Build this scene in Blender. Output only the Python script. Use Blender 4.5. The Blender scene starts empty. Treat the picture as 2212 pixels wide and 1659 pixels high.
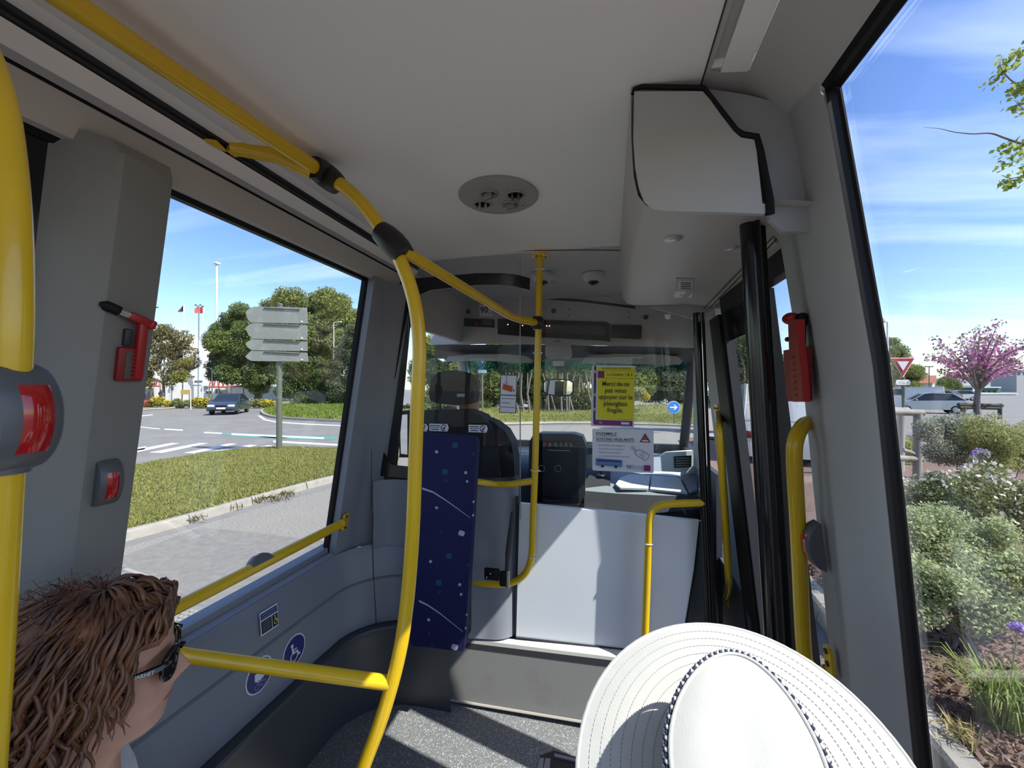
import bpy, bmesh, math, random
import numpy as np
from mathutils import Vector, Matrix

random.seed(7)
rng = np.random.default_rng(11)
SC = bpy.context.scene
COL = SC.collection
R = math.radians

# ------------------------------------------------------------------ camera
# Interior plan units: X right, Y forward, Z relative to the eye; one unit = 1.1 m.
K, EYE = 1.1, 1.47            # eye height above the bus floor (floor is z = 0)
ROAD = -0.40                  # street level
F = 900.0                     # focal length in pixels for a 2212 px wide frame
YAW, PITCH = math.atan(212 / 900.0), R(0.54)
cam_d = bpy.data.cameras.new('camera')
cam_d.sensor_fit = 'HORIZONTAL'
cam_d.sensor_width = 36.0
cam_d.lens = 36.0 * F / 2212.0
cam_d.clip_start, cam_d.clip_end = 0.02, 3000
cam = bpy.data.objects.new('camera', cam_d)
COL.objects.link(cam)
cam.location = (0, 0, EYE)
cam.rotation_euler = (R(90) + PITCH, 0, YAW)
SC.camera = cam

# ------------------------------------------------------------------ light
SUN = Vector((1.0, -0.32, 1.27)).normalized()
sd = bpy.data.lights.new('sun', 'SUN')
sd.energy = 4.8
sd.angle = R(0.53)
sd.color = (1.0, 0.955, 0.88)
sun = bpy.data.objects.new('sun', sd)
COL.objects.link(sun)
sun.location = (20, -8, 30)
sun.rotation_euler = SUN.to_track_quat('Z', 'Y').to_euler()

W = bpy.data.worlds.new('sky')
SC.world = W
W.use_nodes = True
wn, wl = W.node_tree.nodes, W.node_tree.links
wn.clear()
w_out = wn.new('ShaderNodeOutputWorld')
w_bg = wn.new('ShaderNodeBackground')
w_sky = wn.new('ShaderNodeTexSky')
w_sky.sky_type = 'NISHITA'
w_sky.sun_disc = False
w_sky.sun_elevation = math.asin(SUN.z)
w_sky.sun_rotation = math.atan2(SUN.x, SUN.y)
w_sky.air_density, w_sky.dust_density, w_sky.ozone_density = 1.0, 0.6, 2.0
w_tc = wn.new('ShaderNodeTexCoord')
w_sep = wn.new('ShaderNodeSeparateXYZ')
wl.new(w_tc.outputs['Generated'], w_sep.inputs[0])
def wmath(op, a, b=None):
    n = wn.new('ShaderNodeMath'); n.operation = op
    for i, v in enumerate((a, b)):
        if v is None: continue
        if isinstance(v, (int, float)): n.inputs[i].default_value = v
        else: wl.new(v, n.inputs[i])
    return n.outputs[0]
zc_ = wmath('ADD', wmath('MAXIMUM', w_sep.outputs[2], 0.0), 0.12)
w_cmb = wn.new('ShaderNodeCombineXYZ')
wl.new(wmath('DIVIDE', w_sep.outputs[0], zc_), w_cmb.inputs[0])
wl.new(wmath('DIVIDE', w_sep.outputs[1], zc_), w_cmb.inputs[1])
w_map = wn.new('ShaderNodeMapping')
w_map.inputs['Rotation'].default_value = (0, 0, R(24))
w_map.inputs['Scale'].default_value = (0.33, 1.5, 1)
wl.new(w_cmb.outputs[0], w_map.inputs[0])
w_noi = wn.new('ShaderNodeTexNoise')
w_noi.inputs['Scale'].default_value = 1.15
w_noi.inputs['Detail'].default_value = 7
w_noi.inputs['Roughness'].default_value = 0.52
w_noi.inputs['Distortion'].default_value = 0.5
wl.new(w_map.outputs[0], w_noi.inputs['Vector'])
w_rmp = wn.new('ShaderNodeValToRGB')
w_rmp.color_ramp.elements[0].position = 0.47
w_rmp.color_ramp.elements[0].color = (0, 0, 0, 1)
w_rmp.color_ramp.elements[1].position = 0.80
w_rmp.color_ramp.elements[1].color = (0.60, 0.60, 0.60, 1)
wl.new(w_noi.outputs['Fac'], w_rmp.inputs[0])
w_hsv = wn.new('ShaderNodeHueSaturation')
w_hsv.inputs['Saturation'].default_value = 1.2
w_hsv.inputs['Hue'].default_value = 0.514
wl.new(w_sky.outputs[0], w_hsv.inputs['Color'])
w_mix = wn.new('ShaderNodeMixRGB')
wl.new(w_rmp.outputs[0], w_mix.inputs[0])
wl.new(w_hsv.outputs[0], w_mix.inputs[1])
w_mix.inputs[2].default_value = (6.2, 6.8, 7.4, 1)
wl.new(w_mix.outputs[0], w_bg.inputs['Color'])
w_bg.inputs['Strength'].default_value = 0.158
wl.new(w_bg.outputs[0], w_out.inputs[0])

SC.view_settings.view_transform = 'Standard'
SC.view_settings.look = 'None'
SC.view_settings.gamma = 1.0
SC.view_settings.use_curve_mapping = False
SC.view_settings.exposure = 0.86
try:
    SC.cycles.max_bounces = 16
    SC.cycles.diffuse_bounces = 8
    SC.cycles.transparent_max_bounces = 24
    SC.cycles.glossy_bounces = 4
    SC.cycles.caustics_reflective = False
    SC.cycles.caustics_refractive = False
    SC.cycles.sample_clamp_indirect = 6
except Exception:
    pass

# ------------------------------------------------------------------ geometry of the view: sight line -> place
_f = Vector((-math.sin(YAW) * math.cos(PITCH), math.cos(YAW) * math.cos(PITCH), math.sin(PITCH)))
_r = Vector((math.cos(YAW), math.sin(YAW), 0))
_u = _r.cross(_f)
def N(X, Y, Z):
    """interior plan units -> metres"""
    return Vector((K * X, K * Y, EYE + K * Z))
def ray(u, v):
    return _f + _r * ((u - 1106) / F) + _u * ((829.5 - v) / F)
def P(u, v, X=None, Y=None, Z=None, z=None, y=None, x=None, D=None, lean=None):
    """the place where the sight line through photo pixel (u, v) meets a real plane (capitals: interior units, small: metres, D: depth in m)"""
    d = ray(u, v)
    o = Vector((0, 0, EYE))
    if lean is not None:                       # plane X = a + b Z in interior units
        a, b = lean
        t = K * a / (d.x - b * d.z)
    elif X is not None: t = K * X / d.x
    elif x is not None: t = x / d.x
    elif Y is not None: t = K * Y / d.y
    elif y is not None: t = y / d.y
    elif Z is not None: t = K * Z / d.z
    elif z is not None: t = (z - EYE) / d.z
    else: t = D
    return o + d * t
LWALL = (-0.946, 0.159)                         # left wall leans in towards the roof
RWALL = (0.392, -0.105)
def XL(Z): return LWALL[0] + LWALL[1] * Z
def XR(Z): return 0.3935 - (0.142 if Z > 0.035 else 0.081) * (Z - 0.035)

# ------------------------------------------------------------------ materials
MATS = {}
def mat(name, col, rough=0.5, metal=0.0, col2=None, scale=20.0, bump=0.0, bscale=None, spec=0.5, detail=4, lo=0.35, hi=0.65,
        trans=0.0, emit=None, sheen=0.0, coat=0.0, stretch=None):
    if name in MATS: return MATS[name]
    m = bpy.data.materials.new(name); m.use_nodes = True
    n, l = m.node_tree.nodes, m.node_tree.links
    b = n['Principled BSDF']
    b.inputs['Base Color'].default_value = (*col, 1)
    b.inputs['Roughness'].default_value = rough
    b.inputs['Metallic'].default_value = metal
    b.inputs['Specular IOR Level'].default_value = spec
    if coat: b.inputs['Coat Weight'].default_value = coat
    if sheen: b.inputs['Sheen Weight'].default_value = sheen
    if emit:
        b.inputs['Emission Color'].default_value = (*emit[:3], 1); b.inputs['Emission Strength'].default_value = emit[3]
    if col2 is not None or bump:
        tc = n.new('ShaderNodeTexCoord')
        vec = tc.outputs['Object']
        if stretch:
            mp = n.new('ShaderNodeMapping'); mp.inputs['Scale'].default_value = stretch
            l.new(vec, mp.inputs[0]); vec = mp.outputs[0]
    if col2 is not None:
        t = n.new('ShaderNodeTexNoise'); t.inputs['Scale'].default_value = scale; t.inputs['Detail'].default_value = detail
        l.new(vec, t.inputs['Vector'])
        r = n.new('ShaderNodeValToRGB')
        r.color_ramp.elements[0].position = lo; r.color_ramp.elements[0].color = (*col, 1)
        r.color_ramp.elements[1].position = hi; r.color_ramp.elements[1].color = (*col2, 1)
        l.new(t.outputs['Fac'], r.inputs[0]); l.new(r.outputs[0], b.inputs['Base Color'])
    if bump:
        t2 = n.new('ShaderNodeTexNoise'); t2.inputs['Scale'].default_value = bscale or scale * 3; t2.inputs['Detail'].default_value = 5
        l.new(vec, t2.inputs['Vector'])
        bp = n.new('ShaderNodeBump'); bp.inputs['Strength'].default_value = bump; bp.inputs['Distance'].default_value = 0.01
        l.new(t2.outputs['Fac'], bp.inputs['Height']); l.new(bp.outputs[0], b.inputs['Normal'])
    MATS[name] = m
    return m
def glass(name, tint=(1, 1, 1), refl=1.0, ior=1.45, band=None):
    """clear sheet: the light goes straight through, the surface mirrors by angle"""
    if name in MATS: return MATS[name]
    m = bpy.data.materials.new(name); m.use_nodes = True
    n, l = m.node_tree.nodes, m.node_tree.links
    n.clear()
    o = n.new('ShaderNodeOutputMaterial'); mx = n.new('ShaderNodeMixShader')
    tr = n.new('ShaderNodeBsdfTransparent'); tr.inputs[0].default_value = (*tint, 1)
    gl = n.new('ShaderNodeBsdfGlossy'); gl.inputs['Roughness'].default_value = 0.0
    fr = n.new('ShaderNodeLayerWeight'); fr.inputs[0].default_value = 0.5
    pw = n.new('ShaderNodeMath'); pw.operation = 'POWER'; pw.inputs[1].default_value = 4.5; l.new(fr.outputs['Facing'], pw.inputs[0])
    f0 = ((ior - 1) / (ior + 1)) ** 2
    mu = n.new('ShaderNodeMath'); mu.operation = 'MULTIPLY_ADD'; mu.inputs[1].default_value = (1 - f0) * refl; mu.inputs[2].default_value = f0 * refl
    l.new(pw.outputs[0], mu.inputs[0]); l.new(mu.outputs[0], mx.inputs[0])
    l.new(tr.outputs[0], mx.inputs[1]); l.new(gl.outputs[0], mx.inputs[2]); l.new(mx.outputs[0], o.inputs[0])
    if band:                                    # tinted strip along the top of a pane (object z between band[0] and band[1])
        tc = n.new('ShaderNodeTexCoord'); sp = n.new('ShaderNodeSeparateXYZ'); l.new(tc.outputs['Object'], sp.inputs[0])
        mr = n.new('ShaderNodeMapRange'); mr.inputs[1].default_value = band[0]; mr.inputs[2].default_value = band[1]
        l.new(sp.outputs[2], mr.inputs[0])
        mc = n.new('ShaderNodeMixRGB'); mc.inputs[1].default_value = (*tint, 1); mc.inputs[2].default_value = (*band[2], 1)
        l.new(mr.outputs[0], mc.inputs[0]); l.new(mc.outputs[0], tr.inputs[0])
    MATS[name] = m
    return m

# ------------------------------------------------------------------ mesh builder
class MB:
    def __init__(s): s.v, s.f = [], []
    def add(s, vs, fs):
        o = len(s.v); s.v += [tuple(p) for p in vs]; s.f += [tuple(i + o for i in f) for f in fs]; return s
    def quad(s, a, b, c, d): return s.add([a, b, c, d], [(0, 1, 2, 3)])
    def box(s, c, size, rot=None):
        c = Vector(c); h = [x / 2 for x in size]; vs = []
        for i in (-1, 1):
            for j in (-1, 1):
                for k in (-1, 1):
                    p = Vector((i * h[0], j * h[1], k * h[2]))
                    vs.append(c + (rot @ p if rot is not None else p))
        return s.add(vs, [(0, 1, 3, 2), (4, 6, 7, 5), (0, 4, 5, 1), (2, 3, 7, 6), (0, 2, 6, 4), (1, 5, 7, 3)])
    def rbox(s, c, size, bev=0.01, seg=2, rot=None):
        bm = bmesh.new(); bmesh.ops.create_cube(bm, size=1)
        for v in bm.verts: v.co = Vector((v.co.x * size[0], v.co.y * size[1], v.co.z * size[2]))
        bmesh.ops.bevel(bm, geom=bm.edges[:], offset=min(bev, min(size) * 0.49), segments=seg, profile=0.5, affect='EDGES')
        return s._bm(bm, c, rot)
    def _bm(s, bm, c, rot=None):
        bm.verts.index_update(); c = Vector(c)
        vs = [c + (rot @ v.co if rot is not None else v.co) for v in bm.verts]
        s.add(vs, [[v.index for v in f.verts] for f in bm.faces]); bm.free(); return s
    def sphere(s, c, r, seg=16, ring=10, rot=None):
        bm = bmesh.new(); bmesh.ops.create_uvsphere(bm, u_segments=seg, v_segments=ring, radius=1)
        r = (r, r, r) if isinstance(r, (int, float)) else r
        for v in bm.verts: v.co = Vector((v.co.x * r[0], v.co.y * r[1], v.co.z * r[2]))
        return s._bm(bm, c, rot)
    def prism(s, poly, d):
        """closed polygon (3D points) pushed along vector d"""
        n = len(poly); d = Vector(d); a = [Vector(p) for p in poly]
        return s.add(a + [p + d for p in a], [tuple(range(n - 1, -1, -1)), tuple(range(n, 2 * n))] +
                     [(i, (i + 1) % n, n + (i + 1) % n, n + i) for i in range(n)])
    def tube(s, pts, r, n=12, cap=True, closed=False):
        pts = [Vector(p) for p in pts]; m = len(pts)
        rs = r if isinstance(r, (list, tuple)) else [r] * m
        tang = []
        for i in range(m):
            if closed: t = pts[(i + 1) % m] - pts[i - 1]
            else: t = pts[min(i + 1, m - 1)] - pts[max(i - 1, 0)]
            tang.append(t.normalized())
        ref = Vector((0, 0, 1)) if abs(tang[0].z) < 0.9 else Vector((1, 0, 0))
        nx = tang[0].cross(ref).normalized(); vs = []
        for i in range(m):
            nx = (nx - tang[i] * nx.dot(tang[i])).normalized(); ny = tang[i].cross(nx)
            for k in range(n):
                a = 2 * math.pi * k / n; vs.append(pts[i] + (nx * math.cos(a) + ny * math.sin(a)) * rs[i])
        fs = [(i * n + k, i * n + (k + 1) % n, (i + 1) * n + (k + 1) % n, (i + 1) * n + k) for i in range(m - 1) for k in range(n)]
        if closed: fs += [((m - 1) * n + k, (m - 1) * n + (k + 1) % n, (k + 1) % n, k) for k in range(n)]
        elif cap: fs += [tuple(range(n - 1, -1, -1)), tuple((m - 1) * n + k for k in range(n))]
        return s.add(vs, fs)
    def lathe(s, prof, n=24, c=(0, 0, 0), rot=None, a0=0.0, a1=2 * math.pi):
        """prof: list of (radius, height) turned about local z"""
        c = Vector(c); vs = []; m = len(prof); full = abs(a1 - a0 - 2 * math.pi) < 1e-6; k = n if full else n + 1
        for r_, h in prof:
            for i in range(k):
                a = a0 + (a1 - a0) * i / n; p = Vector((r_ * math.cos(a), r_ * math.sin(a), h))
                vs.append(c + (rot @ p if rot is not None else p))
        fs = [(j * k + i, j * k + (i + 1) % k, (j + 1) * k + (i + 1) % k, (j + 1) * k + i) for j in range(m - 1) for i in range(n)]
        return s.add(vs, fs)
    def sheet(s, grid, th=0.0, nrm=None):
        """grid[i][j] of points -> surface; with th a slab thickened along nrm"""
        a, b = len(grid), len(grid[0]); pts = [Vector(p) for row in grid for p in row]
        fs = [(i * b + j, i * b + j + 1, (i + 1) * b + j + 1, (i + 1) * b + j) for i in range(a - 1) for j in range(b - 1)]
        if not th: return s.add(pts, fs)
        nrm = Vector(nrm).normalized() * th; o = a * b
        f2 = [tuple(x + o for x in reversed(f)) for f in fs]
        rim = [(0, j) for j in range(b)] + [(i, b - 1) for i in range(1, a)] + [(a - 1, j) for j in range(b - 2, -1, -1)] + [(i, 0) for i in range(a - 2, 0, -1)]
        rim = [i * b + j for i, j in rim]
        f3 = [(rim[k], rim[k] + o, rim[(k + 1) % len(rim)] + o, rim[(k + 1) % len(rim)]) for k in range(len(rim))]
        return s.add(pts + [p + nrm for p in pts], fs + f2 + f3)
    def mesh(s, name):
        me = bpy.data.meshes.new(name); me.from_pydata(s.v, [], s.f); me.update(); return me
    def build(s, name, m, parent=None, smooth=False, angle=40):
        me = s.mesh(name)
        bm = bmesh.new(); bm.from_mesh(me); bmesh.ops.recalc_face_normals(bm, faces=bm.faces[:]); bm.to_mesh(me); bm.free()
        return link(name, me, m, parent, smooth, angle)
def link(name, me, m, parent=None, smooth=False, angle=40):
    if m is not None: me.materials.append(m)
    if smooth:
        me.polygons.foreach_set('use_smooth', [True] * len(me.polygons))
        if angle < 180:
            try: me.set_sharp_from_angle(angle=R(angle))
            except Exception: pass
    o = bpy.data.objects.new(name, me); COL.objects.link(o)
    if parent is not None: adopt(o, parent)
    return o
def adopt(o, parent):
    o.parent = parent
    o.matrix_parent_inverse = world_of(parent).inverted()
def world_of(o):
    m = o.matrix_basis.copy()
    if o.parent is not None: m = world_of(o.parent) @ o.matrix_parent_inverse @ m
    return m
def tag(o, label=None, cat=None, group=None, kind=None):
    if label: o['label'] = label
    if cat: o['category'] = cat
    if group: o['group'] = group
    if kind: o['kind'] = kind
    return o
def thing(name, label, cat, loc=(0, 0, 0), group=None, kind=None):
    o = bpy.data.objects.new(name, None); COL.objects.link(o); o.location = loc; o.empty_display_size = 0.05
    return tag(o, label, cat, group, kind)
def struct(name, label, cat=None, loc=(0, 0, 0)):
    return thing(name, label, cat, loc, kind='structure')
def smooth_path(pts, k=6):
    pts = [Vector(p) for p in pts]; out = []
    q = [pts[0] * 2 - pts[1]] + pts + [pts[-1] * 2 - pts[-2]]
    for i in range(1, len(q) - 2):
        for j in range(k):
            t = j / k; a, b, c, d = q[i - 1], q[i], q[i + 1], q[i + 2]
            out.append(0.5 * ((2 * b) + (c - a) * t + (2 * a - 5 * b + 4 * c - d) * t * t + (-a + 3 * b - 3 * c + d) * t ** 3))
    out.append(pts[-1]); return out
def fillet(pts, rad, k=6):
    """polyline with rounded corners"""
    pts = [Vector(p) for p in pts]; out = [pts[0]]
    for i in range(1, len(pts) - 1):
        a, b, c = pts[i - 1], pts[i], pts[i + 1]
        r = min(rad, (a - b).length * 0.49, (c - b).length * 0.49)
        p, q = b + (a - b).normalized() * r, b + (c - b).normalized() * r
        for j in range(k + 1):
            t = j / k; out.append(p * (1 - t) ** 2 + b * 2 * t * (1 - t) + q * t * t)
    out.append(pts[-1]); return out
def frame3(o, x, up):
    """matrix of a flat board: local x along x, local y along up (made square), local z towards the viewer side"""
    x = Vector(x).normalized(); up = Vector(up); y = (up - x * up.dot(x)).normalized(); z = x.cross(y)
    m = Matrix((x, y, z)).transposed().to_4x4(); m.translation = Vector(o); return m
class Board:
    """flat print built in its own plane: local x, y in metres, layers stacked by 0.4 mm"""
    def __init__(s, name, label, cat, M, w, h, m, th=0.002, corner=0.0, group=None, kind=None, parent=None):
        s.M, s.w, s.h, s.k = M, w, h, 0
        mb = MB(); mb.prism([M @ Vector((x, y, -th)) for x, y in s.round(-w / 2, -h / 2, w, h, corner)], M.to_3x3() @ Vector((0, 0, th)))
        s.o = mb.build(name, m, parent); tag(s.o, label, cat, group, kind)
    @staticmethod
    def round(x, y, w, h, r, k=5):
        if r <= 0: return [(x, y), (x + w, y), (x + w, y + h), (x, y + h)]
        out = []
        for cx, cy, a0 in ((x + w - r, y + r, -90), (x + w - r, y + h - r, 0), (x + r, y + h - r, 90), (x + r, y + r, 180)):
            for i in range(k + 1):
                a = R(a0 + 90 * i / k); out.append((cx + r * math.cos(a), cy + r * math.sin(a)))
        return out
    def poly(s, name, pts, m, lift=None):
        s.k += 1; z = (lift if lift is not None else s.k * 0.0003 + 0.0003)
        mb = MB(); mb.prism([s.M @ Vector((x, y, z - 0.0002)) for x, y in pts], s.M.to_3x3() @ Vector((0, 0, 0.0002)))
        return mb.build(name, m, s.o)
    def rect(s, name, x, y, w, h, m, r=0): return s.poly(name, s.round(x - w / 2, y - h / 2, w, h, r), m)
    def disc(s, name, x, y, r, m, ry=None, n=28):
        return s.poly(name, [(x + r * math.cos(2 * math.pi * i / n), y + (ry or r) * math.sin(2 * math.pi * i / n)) for i in range(n)], m)
    def ring(s, name, x, y, r, w, m, n=32, a0=0, a1=360):
        s.k += 1; z = s.k * 0.0003 + 0.0003; mb = MB(); rows = []
        for i in range(n + 1):
            a = R(a0 + (a1 - a0) * i / n)
            rows.append([s.M @ Vector((x + q * math.cos(a), y + q * math.sin(a), z)) for q in (r - w, r)])
        mb.sheet(rows); return mb.build(name, m, s.o)
    def bar(s, name, x0, y0, x1, y1, w, m):
        d = Vector((x1 - x0, y1 - y0)).normalized() * (w / 2); nx, ny = -d.y, d.x
        return s.poly(name, [(x0 + nx, y0 + ny), (x0 - nx, y0 - ny), (x1 - nx, y1 - ny), (x1 + nx, y1 + ny)], m)
    def text(s, name, txt, x, y, size, m, align='CENTER', width=None, bold=0.0, rot=0):
        s.k += 1
        Mt = s.M @ Matrix.Translation((x, y, s.k * 0.0003 + 0.0005)) @ Matrix.Rotation(R(rot), 4, 'Z')
        return lettering(txt, Mt, size, m, s.o, width, align, bold, name)
def lettering(txt, M, size, m, parent, width=None, align='CENTER', bold=0.0, name='lettering'):
    c = bpy.data.curves.new(name, 'FONT'); c.body = txt; c.size = size; c.align_x = align; c.align_y = 'CENTER'; c.space_line = 0.92
    c.offset = bold * 0.5 * size; c.resolution_u = 3
    t = bpy.data.objects.new(name, c); COL.objects.link(t)
    dg_ = bpy.context.evaluated_depsgraph_get(); me = bpy.data.meshes.new_from_object(t.evaluated_get(dg_))
    bpy.data.objects.remove(t); bpy.data.curves.remove(c)
    co = np.empty(len(me.vertices) * 3); me.vertices.foreach_get('co', co); co = co.reshape(-1, 3)
    if width and len(co):
        wd = co[:, 0].max() - co[:, 0].min()
        if wd > 1e-6: co[:, 0] *= width / wd
    A = np.array(M); co = co @ A[:3, :3].T + A[:3, 3]
    me.vertices.foreach_set('co', co.ravel()); me.materials.clear(); me.update()
    return link(name, me, m, parent)
# ================================================================== materials of the bus
m_wall = mat('wall_plastic', (0.205, 0.22, 0.255), 0.45, col2=(0.225, 0.238, 0.27), scale=3, bump=0.05, bscale=400)
m_ledge = mat('ledge_plastic', (0.27, 0.30, 0.375), 0.4, bump=0.04, bscale=400)
m_kick = mat('kick_plastic', (0.055, 0.06, 0.068), 0.45, bump=0.06, bscale=300)
m_ceil = mat('ceiling_lining', (0.88, 0.86, 0.81), 0.7, col2=(0.90, 0.875, 0.83), scale=2.2, bump=0.06, bscale=500)
m_cover = mat('cover_plastic', (0.47, 0.45, 0.415), 0.42, col2=(0.50, 0.48, 0.445), scale=2.5, bump=0.04, bscale=500)
m_pillar = mat('pillar_plastic', (0.36, 0.36, 0.365), 0.5, col2=(0.385, 0.385, 0.385), scale=2, bump=0.04, bscale=400)
m_black = mat('black_rubber', (0.008, 0.008, 0.009), 0.5, spec=0.2)
m_blackgloss = mat('black_gloss', (0.008, 0.008, 0.01), 0.15)
m_dark = mat('dark_plastic', (0.03, 0.032, 0.036), 0.5)
m_seam = mat('seam_dark', (0.03, 0.03, 0.033), 0.8)
m_part = mat('partition_laminate', (0.76, 0.80, 0.86), 0.3, col2=(0.79, 0.825, 0.875), scale=4, bump=0.02, bscale=60)
m_cab = mat('cab_plastic', (0.47, 0.455, 0.425), 0.55, col2=(0.50, 0.485, 0.455), scale=3, bump=0.05, bscale=300)
m_pillar_shaded = mat('pillar_plastic_shaded', (0.225, 0.222, 0.215), 0.5, col2=(0.24, 0.237, 0.23), scale=2, bump=0.04, bscale=400)  # same plastic as the right pillar, with its shade put into the colour
m_steel = mat('steel', (0.6, 0.6, 0.6), 0.3, 1.0)
m_alu = mat('aluminium', (0.62, 0.62, 0.63), 0.35, 1.0, bump=0.05, bscale=200)
g_side = glass('window_glass', (0.95, 0.97, 0.97))
g_dark = glass('tinted_glass', (0.80, 0.84, 0.84))
g_plexi = glass('plexiglass', (0.93, 0.95, 0.95), ior=1.33)

# ---- speckled floor
def floor_material():
    m = bpy.data.materials.new('speckled_vinyl'); m.use_nodes = True
    n, l = m.node_tree.nodes, m.node_tree.links; b = n['Principled BSDF']; b.inputs['Roughness'].default_value = 0.4
    tc = n.new('ShaderNodeTexCoord'); vo = n.new('ShaderNodeTexVoronoi'); vo.inputs['Scale'].default_value = 210
    l.new(tc.outputs['Object'], vo.inputs['Vector'])
    r = n.new('ShaderNodeValToRGB'); r.color_ramp.elements[0].position = 0.24; r.color_ramp.elements[1].position = 0.40
    r.color_ramp.elements[0].color = (0.80, 0.82, 0.82, 1); r.color_ramp.elements[1].color = (0.17, 0.173, 0.178, 1)
    n2 = n.new('ShaderNodeTexNoise'); n2.inputs['Scale'].default_value = 60; l.new(tc.outputs['Object'], n2.inputs['Vector'])
    ad = n.new('ShaderNodeMath'); ad.operation = 'MULTIPLY_ADD'; ad.inputs[1].default_value = 0.45; 
    l.new(n2.outputs['Fac'], ad.inputs[0]); l.new(vo.outputs['Distance'], ad.inputs[2])
    sb = n.new('ShaderNodeMath'); sb.operation = 'SUBTRACT'; sb.inputs[1].default_value = 0.14; l.new(ad.outputs[0], sb.inputs[0])
    l.new(sb.outputs[0], r.inputs[0]); l.new(r.outputs[0], b.inputs['Base Color'])
    return m
m_floor = floor_material()
m_ramp = mat('ramp_vinyl', (0.24, 0.24, 0.23), 0.5, col2=(0.195, 0.175, 0.158), scale=4, lo=0.5, hi=0.75, bump=0.05, bscale=120)

FZ = -1.336                                      # floor in interior units (z = 0)
fl = MB(); fl.box(N(-0.28, 0.03, FZ - 0.02), (1.65 * K, 3.34 * K, 0.044))
fl = fl.build('floor', m_floor); tag(fl, 'dark grey speckled vinyl bus floor', None, kind='structure')
def across(line, u): (a, b), (c, d) = line; return b + (d - b) * (u - a) / (c - a)
L_FLOOR, L_NOSE0, L_NOSE1 = ((948, 1508), (1255, 1559)), ((1020, 1401), (1309, 1439)), ((1020, 1390), (1309, 1425))
L_SILL0, L_SILL1 = ((1035, 1383), (1320, 1419)), ((1038, 1374), (1335, 1401))
def step_strip(name, lo, hi, ylo, yhi, m, parent, u0=985, u1=1500):
    g = MB(); g.sheet([[P(u, across(lo, u), Y=ylo), P(u, across(hi, u), Y=yhi)] for u in (u0, 1115, 1250, 1400, u1)])
    return g.build(name, m, parent)
ramp = step_strip('floor_step', L_FLOOR, L_NOSE0, 1.672, 1.690, m_ramp, None, 880); tag(ramp, 'smooth grey riser of the platform below the white partition', None, kind='structure')
g = MB(); g.tube([P(u, across(L_FLOOR, u), Y=1.666) for u in (880, 1100, 1300, 1480)], 0.006, 6); g.build('edge_strip', mat('edge_beige', (0.42, 0.38, 0.34), 0.5), ramp)
step_strip('nosing', L_NOSE0, L_NOSE1, 1.688, 1.690, m_seam, ramp)
step_strip('tread', L_NOSE1, L_SILL0, 1.690, 1.715, mat('ledge_grey', (0.22, 0.22, 0.215), 0.5), ramp)
step_strip('sill', L_SILL0, L_SILL1, 1.715, 1.748, mat('sill_white', (0.62, 0.60, 0.57), 0.45), ramp)

# ---- left wall -----------------------------------------------------
wl_ = struct('wall_left', 'grey plastic lined left side of the bus with wide window', None, N(-1.05, 0, FZ))
def wall_path():
    pts = [((-1.02, -1.6), (1, 0)), ((-1.02, 0.2), (1, 0)), ((-1.02, 1.30), (1, 0))]
    for i in range(1, 9):
        a = R(90 * i / 8); pts.append(((-0.80 - 0.22 * math.cos(a), 1.38 + 0.22 * math.sin(a)), (math.cos(a), -math.sin(a))))
    pts += [((-0.72, 1.60), (0, -1)), ((-0.64, 1.60), (0, -1))]
    return pts
def sweep(prof, path):
    return [[N(p[0] + n[0] * d, p[1] + n[1] * d, z) for d, z in prof] for p, n in path]
WP = wall_path()
def swept(name, prof, m, parent, path=WP):
    g = MB(); g.sheet(sweep(prof, path)); back = MB()
    return g.build(name, m, parent, True, 30)
swept('ledge', [(-0.055, -0.645), (-0.035, -0.652), (-0.012, -0.684)], m_ledge, wl_, WP[:4])
swept('upper_panel', [(-0.030, -0.652), (-0.012, -0.684), (0.0, -0.779), (-0.006, -0.784)], m_wall, wl_)
swept('lower_panel', [(-0.006, -0.784), (0.004, -0.789), (0.0, -0.968), (-0.012, -0.972)], m_wall, wl_)
swept('kick_panel', [(-0.012, -0.970), (0.033, -0.972), (0.038, -0.980), (0.02, -1.008), (-0.025, -1.345)], m_kick, wl_)
g = MB(); g.tube([N(-0.935, 1.545, -0.972), N(-0.945, 1.54, -0.784), N(-0.955, 1.545, -0.62), N(-0.955, 1.56, -0.39)], 0.0016, 6)
g.build('seam', m_seam, wl_)
# outer skin
g = MB(); g.box(N(-1.10, -0.05, -1.0), (0.05, 3.1 * K, 0.75 * K)); g.build('outer_skin', m_wall, wl_)
# corner between window and cab
def lean_strip(y0, y1, z0, z1, d, n=2):
    return [[N(XL(z) + d, y, z) for z in np.linspace(z0, z1, n)] for y in (y0, y1)]
g = MB(); rows = []
for y, d in ((1.432, -0.035), (1.432, 0.0), (1.445, 0.004), (1.52, 0.006), (1.565, 0.022), (1.59, 0.05), (1.62, 0.06)):
    rows.append([N(XL(z) + d, y, z) for z in (-0.668, -0.60, -0.2, 0.2, 0.43)])
g.sheet(rows); g.build('corner_post', m_wall, wl_, True, 30)
g = MB(); g.box(N(-0.915, 1.4415 + 0.03, -0.72 + 0.36), (0.001, 0.004, 0.26)); g.build('seam', m_seam, wl_)
# pillar between the two windows
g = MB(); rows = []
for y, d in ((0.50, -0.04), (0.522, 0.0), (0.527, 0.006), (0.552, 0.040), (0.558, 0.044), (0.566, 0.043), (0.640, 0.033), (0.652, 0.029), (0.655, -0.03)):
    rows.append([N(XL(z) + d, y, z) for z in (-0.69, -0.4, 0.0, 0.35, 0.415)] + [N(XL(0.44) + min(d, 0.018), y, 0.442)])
g.sheet(rows); g.build('pillar', m_pillar_shaded, wl_, True, 25)
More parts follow.
